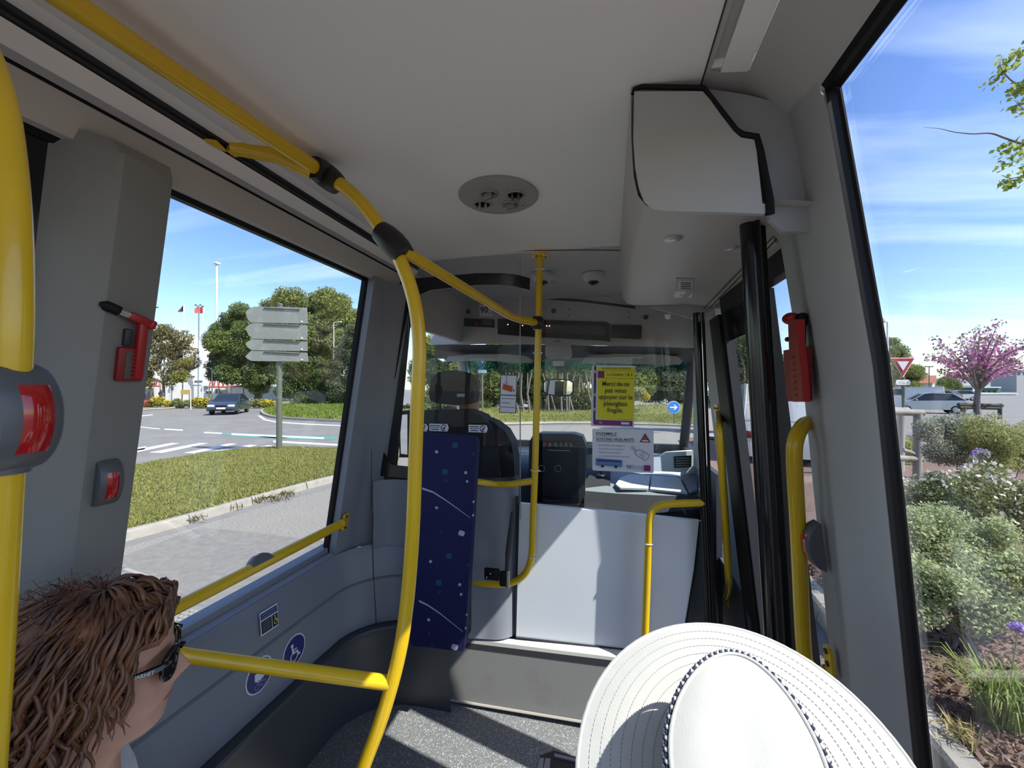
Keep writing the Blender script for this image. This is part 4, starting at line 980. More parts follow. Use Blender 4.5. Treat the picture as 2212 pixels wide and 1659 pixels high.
# dashboard
m_dash = mat('dash_dark', (0.035, 0.038, 0.043), 0.45, bump=0.04, bscale=300); m_dashl = mat('dash_grey', (0.24, 0.28, 0.30), 0.4, bump=0.02, bscale=200); m_lid = mat('dash_lid', (0.62, 0.68, 0.66), 0.35)
db = thing('dashboard', 'dark dashboard with instrument hood and pale grey passenger side', 'dashboard', N(-0.2, 2.8, -0.9))
g = MB()
g.sheet([[N(x, 3.28, -0.47), N(x, 3.0, -0.475), N(x, 2.72, -0.50), N(x, 2.58, -0.58), N(x, 2.52, -0.72), N(x, 2.6, -1.08)] for x in (-1.03, -0.7, -0.35, -0.05, 0.0)]); g.build('driver_side', m_dash, db, True, 60)
def dl(u, v, Y): return P(u, v, Y=Y)
g = MB(); rows = [[(1262, 972, 3.2), (1262, 985, 2.95), (1262, 1010, 2.72), (1262, 1060, 2.55), (1262, 1105, 2.45), (1262, 1180, 2.5)],
                  [(1330, 975, 3.2), (1330, 990, 2.95), (1330, 1018, 2.72), (1330, 1066, 2.52), (1330, 1112, 2.42), (1330, 1180, 2.5)],
                  [(1420, 980, 3.2), (1420, 998, 2.95), (1420, 1025, 2.70), (1420, 1070, 2.48), (1420, 1108, 2.40), (1420, 1180, 2.5)],
                  [(1510, 985, 3.2), (1510, 1004, 2.95), (1510, 1030, 2.68), (1510, 1072, 2.45), (1510, 1100, 2.38), (1510, 1180, 2.5)]]
g.sheet([[P(u, v, Y=y) for u, v, y in r_[:4]] for r_ in rows]); g.build('passenger_side', m_dashl, db, True, 60)
g = MB(); g.sheet([[P(u, v, Y=y) for u, v, y in r_[3:]] for r_ in rows]); g.build('lower_dash', m_dash, db, True, 60)
def slab(nm, q, m, par, th=0.012, d=(0, 0, 1)):
    g = MB(); g.prism([P(u, v, Y=y) + Vector((0, -0.01, 0.004)) for u, v, y in q], Vector(d) * th); return g.build(nm, m, par, True, 30)
slab('lid', [(1330, 1050, 2.57), (1340, 1036, 2.62), (1360, 1029, 2.68), (1405, 1031, 2.67), (1400, 1060, 2.52), (1340, 1058, 2.53)], m_lid, db)
slab('lid', [(1408, 1031, 2.67), (1466, 1036, 2.64), (1484, 1069, 2.46), (1404, 1061, 2.52)], m_lid, db)
slab('lid_upper', [(1366, 1026, 2.72), (1376, 1022, 2.76), (1470, 1024, 2.74), (1466, 1034, 2.68), (1410, 1029, 2.70)], m_lid, db)
slab('end_cap', [(1470, 1030, 2.66), (1500, 1026, 2.66), (1506, 1062, 2.46), (1488, 1068, 2.46)], m_dashl, db)
g = MB(); g.prism([P(u, v, Y=2.62) for u, v in ((1428, 985), (1440, 978), (1497, 974), (1500, 1022), (1430, 1018))], (0, 0.05, 0)); vp_ = g.build('vent_panel', m_lid, db)
g = MB(); g.prism([P(u, v, Y=2.612) for u, v in ((1456, 986), (1494, 984), (1493, 1009), (1457, 1011))], (0, 0.006, 0)); vg = g.build('vent_grille', m_black, vp_)
for k in range(4):
    g = MB(); g.prism([P(u, v, Y=2.606) for u, v in ((1460, 989.5 + 5.3 * k), (1490, 988.5 + 5.3 * k), (1490, 990.5 + 5.3 * k), (1460, 991.5 + 5.3 * k))], (0, 0.004, 0)); g.build('slat', m_dashl, vp_)
g = MB(); g.prism([P(u, v, Y=2.52) for u, v in ((1142, 1010), (1143, 955), (1150, 942), (1165, 936), (1240, 937), (1258, 943), (1264, 958), (1264, 1094), (1136, 1090))], (0, 0.14, 0)); hood = g.build('instrument_hood', m_dash, db, True, 30)
g = MB(); g.prism([P(u, v, Y=2.515) for u, v in ((1152, 952), (1250, 952), (1250, 1086), (1150, 1084))], (0, 0.004, 0)); ip = g.build('instrument_panel', m_blackgloss, hood)
for k, u in enumerate((1177, 1188, 1200, 1212, 1223, 1233)):
    g = MB(); g.rbox(P(u, 960.5, Y=2.505), (0.019, 0.012, 0.028), 0.003); g.build('switch', mat('switch_red', (0.40, 0.03, 0.02), 0.4) if k == 0 else mat('switch_grey', (0.16, 0.165, 0.17), 0.4), ip, True)
g = MB(); g.box(P(1208, 973, Y=2.508), (0.15, 0.004, 0.005)); g.build('trim_line', mat('switch_pale', (0.4, 0.4, 0.42), 0.4), ip)
for u, v in ((1170, 1012), (1205, 1012)):
    g = MB(); c = P(u, v, Y=2.505); g.tube([c + Vector((0.021 * math.cos(a), 0, 0.021 * math.sin(a))) for a in np.linspace(0, 2 * math.pi, 21)[:-1]], 0.0022, 6, closed=True); g.build('dial_ring', mat('dial_grey', (0.25, 0.25, 0.26), 0.4), ip, True)
g = MB(); g.prism([P(u, v, Y=2.60) for u, v in ((1266, 963), (1276, 960), (1292, 962), (1290, 1008), (1266, 1012))], (0, 0.03, 0)); g.build('centre_vent', m_dashl, db)
for k in range(3):
    g = MB(); g.box(P(1279, 969 + 5 * k, Y=2.592), (0.05, 0.004, 0.007)); g.build('slat', m_black, db)
sk = thing('screen_bracket', 'small dark bracket on the dashboard under the white notice', 'bracket', P(1299, 1028, Y=2.66))
g = MB(); g.lathe([(0.034, 0.0), (0.03, 0.008), (0.012, 0.012), (0.010, 0.05), (0, 0.05)], 16, P(1299, 1028, Y=2.66) + Vector((0, -0.02, 0.008))); g.build('base', m_dark, sk, True)
# interior mirror
im = thing('rear_view_mirror', 'interior mirror hanging under the windscreen header', 'mirror', P(1205, 837, Y=2.62))
g = MB(); mo = [(1172, 826), (1178, 820), (1200, 818), (1232, 820), (1240, 826), (1240, 846), (1234, 854), (1210, 857), (1180, 853), (1173, 846)]
g.prism([P(u, v, Y=2.62) for u, v in mo], (0.004, 0.03, 0)); g.build('housing', m_black, im, True, 30)
g = MB(); mi = [(1206 + (u - 1206) * 0.92, 838 + (v - 838) * 0.86) for u, v in mo]; g.prism([P(u, v, Y=2.617) for u, v in mi], (0, 0.002, 0)); g.build('mirror_glass', mat('mirror', (0.85, 0.86, 0.88), 0.02, 1.0), im)
g = MB(); g.tube([P(1204, 822, Y=2.63), P(1206, 800, Y=2.68), P(1206, 790, Y=2.7)], 0.007, 8); g.build('arm', m_black, im, True)
g = MB(); g.rbox(P(1206, 785, Y=2.66), (0.075, 0.05, 0.034), 0.006); g.build('mount', mat('mount_pale', (0.5, 0.48, 0.44), 0.4), im, True)
# driver's seat
m_seatb = mat('seat_black', (0.010, 0.010, 0.012), 0.7, col2=(0.016, 0.016, 0.019), scale=30, bump=0.1, bscale=300)
ds = thing('driver_seat', 'black driver seat with tall headrest', 'seat', N(-0.74, 2.1, -1.1))
YD = 1.97
g = MB(); hr_ = [(926, 850), (930, 825), (940, 808), (955, 801), (985, 800), (1005, 805), (1018, 825), (1025, 850), (1022, 868), (1008, 873), (990, 876), (945, 872), (930, 866)]
g.prism([P(u, v, Y=YD) for u, v in hr_], (0, 0.10, 0)); hd_ = g.build('headrest', m_seatb, ds, True, 30)
g = MB(); g.rbox(P(995.5, 854, Y=YD - 0.002), (0.046, 0.006, 0.018), 0.004); g.build('care_tag', mat('tag_grey', (0.45, 0.45, 0.45), 0.6), hd_, True)
for u in (950, 988):
    g = MB(); g.tube([P(u, 868, Y=YD + 0.04), P(u + 2, 896, Y=YD + 0.04)], 0.008, 10); g.build('headrest_post', m_steel if u > 960 else m_dark, ds, True)
g = MB(); br_ = [(880, 1040), (884, 925), (892, 900), (912, 886), (960, 884), (1010, 886), (1040, 898), (1058, 920), (1072, 970), (1080, 1040)]
g.prism([P(u, v, Y=YD) for u, v in br_], (0, 0.14, 0)); bk = g.build('backrest', m_seatb, ds, True, 30)
g = MB(); br2 = [(1040, 1040), (1050, 905), (1066, 912), (1090, 930), (1104, 955), (1110, 990), (1112, 1040)]
g.prism([P(u, v, Y=YD + 0.05) for u, v in br2], (0, 0.14, 0)); g.build('side_bolster', m_seatb, ds, True, 30)
g = MB(); g.rbox(N(-0.72, 2.25, -0.86), (0.52, 0.55, 0.14), 0.04); g.build('cushion', m_seatb, ds, True)
g = MB(); g.rbox(N(-0.72, 2.22, -1.02), (0.40, 0.40, 0.20), 0.02); g.build('pedestal', m_dark, ds, True)
# clear screens behind the driver
w7 = struct('window_7', 'clear curved screen with black border behind the driver', None, N(-0.7, 1.65, -0.4))
gp_ = [(-0.945, 1.60), (-0.88, 1.615), (-0.74, 1.645), (-0.60, 1.685), (-0.48, 1.715), (-0.375, 1.745)]
g = MB(); g.sheet([[N(x, y, z) for z in (-0.385, 0.555)] for x, y in gp_]); g.build('pane', g_plexi, w7, True)
g = MB(); g.tube([N(-0.375, 1.745, -0.56), N(-0.375, 1.745, 0.555)], 0.0028, 6); g.build('glass_edge', mat('edge_green', (0.35, 0.42, 0.40), 0.2), w7)
bo = [(866, 606), (858, 625), (846, 700), (826, 805), (790, 958), (822, 1028), (886, 1034)]
bi = [(893, 640), (886, 655), (872, 720), (853, 815), (812, 952), (846, 1004), (886, 1008)]
g = MB(); g.sheet([[P(a, b, Y=1.598), P(c_, d_, Y=1.598)] for (a, b), (c_, d_) in zip(bo, bi)], 0.004, (0, 1, 0)); g.build('border', m_blackgloss, w7, True)
top0 = [(866, 606), (900, 601), (960, 596), (1030, 590), (1090, 590), (1120, 594), (1145, 601)]; top1 = [(893, 642), (930, 627), (980, 621), (1030, 616), (1075, 615), (1110, 618), (1144, 626)]
g = MB(); g.sheet([[P(a, b, Y=1.60 + 0.022 * i), P(c_, d_, Y=1.60 + 0.022 * i)] for i, ((a, b), (c_, d_)) in enumerate(zip(top0, top1))], 0.004, (0, 1, 0)); g.build('top_border', m_blackgloss, w7, True)
w8 = struct('window_8', 'clear plexiglass screen on top of the white partition', None, N(0, 1.765, -0.5))
g = MB(); g.prism([P(u, v, Y=1.766) for u, v in ((1172, 1095), (1512, 1130), (1500, 690), (1172, 600))], (0, 0.004, 0)); g.build('pane', g_plexi, w8)
# side mirrors outside the cab
def wing(label, q, Y, qg):
    t = thing('wing_mirror', label, 'mirror', P(*q[0], Y=Y)); g = MB(); g.prism([P(u, v, Y=Y) for u, v in q], (0, 0.08, 0)); g.build('housing', m_black, t, True, 30)
    g = MB(); g.prism([P(u, v, Y=Y - 0.003) for u, v in qg], (0, 0.003, 0)); g.build('mirror_glass', mat('mirror', (0.85, 0.86, 0.88), 0.02, 1.0), t)
    g = MB(); c = P(*q[0], Y=Y + 0.04); g.tube([c, Vector((-1.13 if c.x < 0 else 0.56, c.y + 0.1, c.z))], 0.012, 8); g.build('arm', m_black, t, True)
wing('black wing mirror outside the driver window on the left', [(863, 985), (860, 900), (866, 888), (884, 886), (890, 892), (890, 990)], 2.75, [(866, 980), (864, 904), (869, 896), (880, 895), (880, 982)])
wing('black rounded wing mirror outside the glazed door on the right', [(1600, 952), (1608, 950), (1615, 965), (1619, 1000), (1617, 1025), (1609, 1034), (1601, 1030)], 2.4, [(1603, 960), (1608, 960), (1612, 990), (1610, 1020), (1604, 1024)])

# ================================================================== papers on the screens
m_paper = mat('paper_white', (0.72, 0.73, 0.80), 0.5); m_yellow = mat('paper_yellow', (0.72, 0.66, 0.015), 0.5); m_purp = mat('print_purple', (0.20, 0.02, 0.16), 0.5); m_dk = mat('print_dark', (0.05, 0.045, 0.06), 0.5)
def quad_board(name, label, cat, q, Y, m, th=0.0012, corner=0.0):
    p = [P(u, v, Y=Y) for u, v in q]; c = sum(p, Vector()) / 4
    return Board(name, label, cat, frame3(c, (p[1] - p[0]) + (p[2] - p[3]), (p[0] - p[3]) + (p[1] - p[2])), ((p[1] - p[0]).length + (p[2] - p[3]).length) / 2, ((p[0] - p[3]).length + (p[1] - p[2]).length) / 2, m, th, corner)
b = quad_board('yellow_poster', 'yellow poster asking not to lean on the plexiglass, left purple edge', 'poster', ((1280, 790), (1374, 790), (1367, 924), (1275, 920)), 1.763, m_paper)
w_, h_ = b.w, b.h
b.rect('dark_margin', -w_ * 0.42, 0.005, w_ * 0.055, h_ * 0.95, m_dk); b.rect('yellow_field', 0.013, h_ * 0.045, w_ * 0.85, h_ * 0.86, m_yellow); b.rect('purple_footer', 0.003, -h_ * 0.435, w_ * 0.90, h_ * 0.085, m_purp)
b.rect('footer_label', w_ * 0.30, -h_ * 0.435, w_ * 0.19, h_ * 0.035, m_paper, 0.002); b.rect('footer_mark', -w_ * 0.27, -h_ * 0.435, w_ * 0.07, h_ * 0.04, m_lil)
for k, (yy, mm) in enumerate(((0.40, m_yp), (0.28, m_purp), (0.16, m_dk), (0.10, m_purp), (0.02, m_yp), (-0.12, m_purp), (-0.22, m_yp))): b.rect('margin_picture', -w_ * 0.42, h_ * yy, w_ * 0.045, h_ * 0.05, mm)
m_oli = mat('print_olive', (0.30, 0.27, 0.01), 0.5)
b.text('lettering', 'INFORMATION VOYAGEURS', 0.012, h_ * 0.455, 0.011, m_ink, width=w_ * 0.66)
b.rect('title_frame', 0.026, h_ * 0.355, w_ * 0.74, h_ * 0.125, m_oli); b.rect('title_field', 0.026, h_ * 0.355, w_ * 0.725, h_ * 0.115, m_yellow)
b.rect('purple_square', -w_ * 0.28, h_ * 0.355, w_ * 0.155, h_ * 0.115, m_purp)
b.text('lettering', 'La Citadine 1 & 2', w_ * 0.15, h_ * 0.355, 0.019, m_ink, width=w_ * 0.58, bold=0.012)
for k, tx in enumerate(('Merci de ne', 'pas vous', 'appuyer sur le', 'plexiglass', 'fragile.')):
    b.text('lettering', tx, w_ * 0.065, h_ * (0.20 - 0.107 * k), 0.030, m_ink, width=w_ * (0.62, 0.49, 0.78, 0.54, 0.37)[k], bold=0.018)
b.text('lettering', 'Merci de votre comprehension', w_ * 0.30, -h_ * 0.372, 0.006, m_ink, width=w_ * 0.34)
b = quad_board('white_notice', 'white landscape safety notice below the yellow poster', 'poster', ((1282, 926), (1412, 929), (1412, 1022), (1277, 1016)), 1.763, m_paper, corner=0.006)
w_, h_ = b.w, b.h; m_blu = mat('print_blue', (0.10, 0.20, 0.42), 0.5); m_gry = mat('print_midgrey', (0.25, 0.26, 0.32), 0.5); m_redp = mat('print_red', (0.45, 0.06, 0.05), 0.5)
b.text('lettering', 'ENSEMBLE', -w_ * 0.265, h_ * 0.385, 0.018, m_ink, width=w_ * 0.34, bold=0.015); b.rect('underline', -w_ * 0.265, h_ * 0.335, w_ * 0.34, h_ * 0.010, m_ink)
b.text('lettering', 'SOYONS VIGILANTS', -w_ * 0.125, h_ * 0.255, 0.018, m_ink, width=w_ * 0.62, bold=0.015); b.rect('underline', -w_ * 0.125, h_ * 0.205, w_ * 0.62, h_ * 0.010, m_ink)
for k, tx in enumerate(('- Etiquetez vos bagages', '- Surveillez vos bagages', '- Signalez tous objet', '  ou comportement anormal')): b.text('lettering', tx, -w_ * 0.42, h_ * (0.115 - 0.085 * k), 0.0105, m_gry, 'LEFT', width=w_ * (0.45, 0.45, 0.38, 0.50)[k])
b.poly('triangle_edge', [(w_ * 0.28, h_ * 0.21), (w_ * 0.45, h_ * 0.21), (w_ * 0.365, h_ * 0.42)], m_ink); b.poly('triangle', [(w_ * 0.30, h_ * 0.225), (w_ * 0.43, h_ * 0.225), (w_ * 0.365, h_ * 0.385)], m_redp); b.rect('triangle_label', w_ * 0.365, h_ * 0.245, w_ * 0.10, h_ * 0.03, m_paper)
b.poly('tag_edge', [(w_ * 0.20, h_ * 0.00), (w_ * 0.28, h_ * 0.045), (w_ * 0.44, -h_ * 0.09), (w_ * 0.375, -h_ * 0.225), (w_ * 0.215, -h_ * 0.085)], m_gry); b.poly('tag', [(w_ * 0.212, -h_ * 0.005), (w_ * 0.28, h_ * 0.03), (w_ * 0.425, -h_ * 0.095), (w_ * 0.372, -h_ * 0.205), (w_ * 0.226, -h_ * 0.08)], m_paper)
b.ring('tag_loop', w_ * 0.17, h_ * 0.075, h_ * 0.04, h_ * 0.012, m_gry, 16); b.bar('tag_string', w_ * 0.19, h_ * 0.05, w_ * 0.235, -h_ * 0.01, h_ * 0.014, m_gry); b.text('lettering', 'Mon\nbagage', w_ * 0.325, -h_ * 0.075, 0.011, m_gry, rot=-40)
b.poly('bus_picture', [(-w_ * 0.44, -h_ * 0.20), (w_ * 0.0, -h_ * 0.23), (-w_ * 0.01, -h_ * 0.385), (-w_ * 0.44, -h_ * 0.37)], m_blu); b.rect('bus_window', -w_ * 0.22, -h_ * 0.25, w_ * 0.40, h_ * 0.05, m_navy2)
for x in (-0.33, -0.11): b.disc('bus_wheel', w_ * x, -h_ * 0.385, h_ * 0.035, m_ink, n=14)
b.text('lettering', 'N', w_ * 0.10, -h_ * 0.375, 0.024, m_navy, bold=0.02); b.text('lettering', 'Grand', w_ * 0.235, -h_ * 0.36, 0.017, m_gry, width=w_ * 0.19); b.text('lettering', 'NARBONNE', w_ * 0.235, -h_ * 0.42, 0.006, m_gry, width=w_ * 0.19); b.rect('purple_square', w_ * 0.395, -h_ * 0.385, w_ * 0.10, h_ * 0.135, m_purp)
b = quad_board('camera_sticker', 'white upright sticker with red surveillance camera on the clear screen', 'sticker', ((1081, 808), (1118, 810), (1115, 893), (1078, 892)), 1.715, m_dk, 0.001, 0.004)
w_, h_ = b.w, b.h; m_or = mat('print_orange', (0.50, 0.09, 0.03), 0.5)
b.rect('white_upper', 0, h_ * 0.225, w_ * 0.90, h_ * 0.50, m_paper, 0.002); b.rect('white_lower', 0, -h_ * 0.265, w_ * 0.90, h_ * 0.43, m_paper, 0.002)
b.bar('cord', -w_ * 0.12, h_ * 0.47, -w_ * 0.12, h_ * 0.30, w_ * 0.03, m_ink); b.rect('knob', -w_ * 0.12, h_ * 0.285, w_ * 0.14, h_ * 0.025, m_or)
b.poly('camera_body', [(-w_ * 0.30, h_ * 0.265), (w_ * 0.26, h_ * 0.195), (w_ * 0.20, h_ * 0.045), (-w_ * 0.36, h_ * 0.115)], m_or); b.poly('camera_nose', [(w_ * 0.27, h_ * 0.12), (w_ * 0.37, h_ * 0.14), (w_ * 0.33, h_ * 0.05), (w_ * 0.25, h_ * 0.07)], m_or)
for k, wd in enumerate((0.80, 0.52, 0.80)): b.rect('text_line', -w_ * (0.0, 0.13, 0.0)[k], -h_ * (0.125 + 0.11 * k), w_ * wd, h_ * 0.022, m_gry)
for k, (u0, u1, vy, tx, lb) in enumerate(((885, 922, 923, 'STOP', 'small white prohibition sticker half hidden by the yellow pole'), (927, 967, 923, 'NE PAS', 'small white prohibition sticker between pole and seat headrest'), (1012, 1051, 925.5, 'MERCI', 'small white prohibition sticker at the right above the blue seat'))):
    b = quad_board('seat_sticker', lb, 'sticker', ((u0, vy - 8), (u1, vy - 7), (u1, vy + 9), (u0, vy + 8)), (1.615, 1.628, 1.648)[k], m_white, 0.001, 0.002)
    w_, h_ = b.w, b.h
    b.disc('round_end', w_ * 0.36, 0, h_ * 0.52, m_white, n=20); b.ring('ring', w_ * 0.30, 0, h_ * 0.46, h_ * 0.14, m_purp, 24, 60, 300); b.bar('slash', w_ * 0.24, -h_ * 0.30, w_ * 0.44, h_ * 0.34, h_ * 0.13, m_purp); b.disc('figure', w_ * 0.32, -h_ * 0.05, h_ * 0.16, m_dk, n=10)
    for q in range(3): b.rect('text_line', -w_ * 0.17, h_ * (0.26 - 0.26 * q), w_ * (0.52, 0.50, 0.40)[q], h_ * 0.13, (m_dk, m_lil, m_navy2)[q])
# ================================================================== people
def skin_mesh(nodes, edges, sub=2):
    """nodes: name -> (point, radius); a connected skeleton grown into one surface"""
    names = list(nodes); me = bpy.data.meshes.new('grow'); me.from_pydata([nodes[n][0] for n in names], [(names.index(a), names.index(b)) for a, b in edges], [])
    o = bpy.data.objects.new('grow', me); COL.objects.link(o)
    md = o.modifiers.new('skin', 'SKIN'); md.use_smooth_shade = True
    for i, n in enumerate(names):
        r_ = nodes[n][1]; r_ = (r_, r_) if isinstance(r_, (int, float)) else r_
        me.skin_vertices[0].data[i].radius = r_; me.skin_vertices[0].data[i].use_root = (i == 0)
    s_ = o.modifiers.new('sub', 'SUBSURF'); s_.levels = sub; s_.render_levels = sub
    dg_ = bpy.context.evaluated_depsgraph_get(); out = bpy.data.meshes.new_from_object(o.evaluated_get(dg_))
    bpy.data.objects.remove(o); bpy.data.meshes.remove(me); return out
def remesh(meshes, voxel, smooth=6):
    bm = bmesh.new()
    for m_ in meshes: bm.from_mesh(m_)
    me = bpy.data.meshes.new('join'); bm.to_mesh(me); bm.free()
    o = bpy.data.objects.new('join', me); COL.objects.link(o)
    r_ = o.modifiers.new('r', 'REMESH'); r_.mode = 'VOXEL'; r_.voxel_size = voxel; r_.use_smooth_shade = True
    s_ = o.modifiers.new('s', 'SMOOTH'); s_.factor = 0.5; s_.iterations = smooth
    dg_ = bpy.context.evaluated_depsgraph_get(); out = bpy.data.meshes.new_from_object(o.evaluated_get(dg_))
    bpy.data.objects.remove(o); bpy.data.meshes.remove(me)
    bm = bmesh.new(); bm.from_mesh(out); seen = set(); best = []          # keep the body, drop stray specks
    for v in bm.verts:
        if v in seen: continue
        st, isl_ = [v], []; seen.add(v)
        while st:
            a = st.pop(); isl_.append(a)
            for e in a.link_edges:
                b = e.other_vert(a)
                if b not in seen: seen.add(b); st.append(b)
        if len(isl_) > len(best): best = isl_
    bset = set(best); bmesh.ops.delete(bm, geom=[v for v in bm.verts if v not in bset], context='VERTS'); bm.to_mesh(out); bm.free()
    return out
def head_mesh(M, female=True):
    """local: y to the face, x to the right hand, z up; z = 0 at eye height"""
    keys = [  # z, front, back, half width, centre shift of widest point
        (-0.150, 0.030, 0.060, 0.050), (-0.122, 0.052, 0.062, 0.050), (-0.114, 0.080, 0.064, 0.052), (-0.104, 0.090, 0.066, 0.056), (-0.090, 0.0935, 0.070, 0.059), (-0.076, 0.0890, 0.076, 0.0625),
        (-0.066, 0.0955, 0.080, 0.0645), (-0.058, 0.0950, 0.083, 0.0655), (-0.046, 0.0900, 0.088, 0.0675), (-0.030, 0.0885, 0.094, 0.070), (-0.012, 0.0850, 0.100, 0.0715), (0.004, 0.0835, 0.104, 0.0725), (0.022, 0.0925, 0.106, 0.0735),
        (0.045, 0.0930, 0.106, 0.0745), (0.070, 0.0830, 0.100, 0.072), (0.092, 0.062, 0.084, 0.062), (0.108, 0.034, 0.056, 0.043), (0.116, 0.008, 0.020, 0.016)]
    nose = {-0.066: 0.0, -0.058: 0.003, -0.050: 0.016, -0.040: 0.030, -0.030: 0.036, -0.012: 0.025, 0.004: 0.014, 0.022: 0.004}
    zs = np.linspace(keys[0][0], keys[-1][0], 46); ka = np.array(keys); nz = np.array(sorted(nose)); nv = np.array([nose[k] for k in nz])
    n = 48; g = MB(); rows = []
    for z in zs:
        f, b_, w = [np.interp(z, ka[:, 0], ka[:, i]) for i in (1, 2, 3)]; nb = np.interp(z, nz, nv, left=0, right=0); row = []
        for i in range(n):
            a = 2 * math.pi * i / n; s_, c_ = math.sin(a), math.cos(a)       # a = 0 at the face
            y = (f if c_ > 0 else b_) * (abs(c_) ** 0.92) * (1 if c_ > 0 else -1); x = w * (abs(s_) ** 0.82) * (1 if s_ > 0 else -1)
            y += nb * math.exp(-(x / 0.0105) ** 2) if c_ > 0 else 0
            if c_ > 0 and -0.02 < z < 0.018: y -= 0.010 * math.exp(-((abs(x) - 0.032) / 0.015) ** 2) * math.exp(-((z - 0.0) / 0.012) ** 2)
            if c_ > 0: y += 0.0045 * math.exp(-(x / 0.022) ** 2) * (math.exp(-((z + 0.065) / 0.0045) ** 2) + 0.9 * math.exp(-((z + 0.078) / 0.004) ** 2)) - 0.004 * math.exp(-(x / 0.02) ** 2) * math.exp(-((z + 0.0715) / 0.0022) ** 2)
            row.append(M @ Vector((x, y, z)))
        rows.append(row + [row[0]])
    vs = [p for r_ in rows for p in r_[:-1]]; m_ = len(rows)
    fs = [(j * n + i, j * n + (i + 1) % n, (j + 1) * n + (i + 1) % n, (j + 1) * n + i) for j in range(m_ - 1) for i in range(n)] + [tuple(range(n - 1, -1, -1)), tuple((m_ - 1) * n + i for i in range(n))]
    g.add(vs, fs)
    for sx in (-1, 1):                                                       # ears
        g.sphere(M @ Vector((sx * 0.0745, -0.012, -0.012)), (0.008, 0.018, 0.031), 12, 8, M.to_3x3())
    return g.mesh('head')
def seated(Mh, hips, knees, feet, lean_=0.0, hands=None, r=1.0):
    """torso, arms and legs below a head whose eyes are at Mh; hips etc. are heights/distances in metres"""
    e = Mh.translation; fx = Mh.to_3x3() @ Vector((0, 1, 0)); fx = Vector((fx.x, fx.y, 0)).normalized(); rt = Vector((fx.y, -fx.x, 0))
    def q(f, s_, z): return e + fx * f + rt * s_ + Vector((0, 0, z - e.z))
    zs = e.z - 0.235; zh = hips
    nd = {'pelvis': (q(-0.06, 0, zh), (0.15 * r, 0.12 * r)), 'belly': (q(-0.05, 0, zh + 0.16), (0.135 * r, 0.11 * r)), 'chest': (q(-0.04, 0, zs - 0.10), (0.15 * r, 0.115 * r)), 'neckbase': (q(-0.035, 0, zs + 0.03), (0.075, 0.065)), 'neck': (q(-0.02, 0, e.z - 0.13), (0.052, 0.052)), 'skull': (q(0.0, 0, e.z - 0.02), (0.055, 0.055))}
    ed = [('pelvis', 'belly'), ('belly', 'chest'), ('chest', 'neckbase'), ('neckbase', 'neck'), ('neck', 'skull')]
    for sd_, s_ in (('l', -1), ('r', 1)):
        hd_ = hands[sd_] if hands else q(0.30, s_ * 0.10, zh + 0.12)
        sh = q(-0.045, s_ * 0.17, zs - 0.035); el = q(0.02, s_ * 0.23, zs - 0.31) if not hands else (sh + hd_) / 2 + Vector((0, 0, -0.12)) + rt * s_ * 0.05
        nd['sh' + sd_] = (sh, 0.058); nd['el' + sd_] = (el, 0.043); nd['wr' + sd_] = (el.lerp(hd_, 0.86), 0.029); nd['ha' + sd_] = (hd_, (0.036, 0.020))
        nd['hip' + sd_] = (q(0.0, s_ * 0.10, zh - 0.01), 0.085); nd['kn' + sd_] = (q(knees, s_ * 0.12, zh + 0.03), 0.058); nd['an' + sd_] = (q(feet, s_ * 0.12, 0.09), 0.038); nd['to' + sd_] = (q(feet + 0.17, s_ * 0.13, 0.045), (0.04, 0.032))
        ed += [('chest', 'sh' + sd_), ('sh' + sd_, 'el' + sd_), ('el' + sd_, 'wr' + sd_), ('wr' + sd_, 'ha' + sd_), ('pelvis', 'hip' + sd_), ('hip' + sd_, 'kn' + sd_), ('kn' + sd_, 'an' + sd_), ('an' + sd_, 'to' + sd_)]
    return skin_mesh(nd, ed, 2)
def dress(me, fn, mats):
    for m_ in mats: me.materials.append(m_)
    for p in me.polygons: p.material_index = fn(p.center); p.use_smooth = True
m_skin = mat('skin', (0.50, 0.27, 0.18), 0.5, col2=(0.55, 0.29, 0.20), scale=30, bump=0.05, bscale=250)
m_hair = mat('hair_auburn', (0.05, 0.019, 0.009), 0.4, col2=(0.24, 0.10, 0.042), scale=26, detail=3, lo=0.3, hi=0.72, stretch=(1, 1, 0.35))

# ---- woman at the left window
EYE_W = P(214, 1436, D=0.680)
fdir = Vector((0.70, 0.71, -0.06)).normalized()
def head_frame(p, f, tilt=0.0):
    y = f.normalized(); x = y.cross(Vector((0, 0, 1))).normalized(); z = x.cross(y)
    m = Matrix((x, y, z)).transposed().to_4x4(); m.translation = p; return m
MW = head_frame(EYE_W, fdir)
wo = thing('person', 'woman with wavy auburn hair and dark sunglasses seated by the left window', 'person', (EYE_W.x, EYE_W.y, 0))
bod = remesh([head_mesh(MW), seated(MW, 0.42, 0.40, 0.36)], 0.0038, 2)
o = link('body', bod, None, wo); dress(bod, lambda c: 0 if c.z > EYE_W.z - 0.215 else 1, [m_skin, mat('top_pale', (0.55, 0.52, 0.50), 0.8, col2=(0.6, 0.57, 0.55), scale=60)])
def local(M, x, y, z): return M @ Vector((x, y, z))
# lips
g = MB()
g.tube([local(MW, x, 0.0955 - 9 * x * x, -0.0715 - 0.001 * abs(x) * 100 * 0.02) for x in np.linspace(-0.022, 0.022, 9)], [0.001, 0.002, 0.0028, 0.0030, 0.0030, 0.0030, 0.0028, 0.002, 0.001], 6); g.build('lips', mat('lips', (0.40, 0.17, 0.13), 0.5), wo, True)
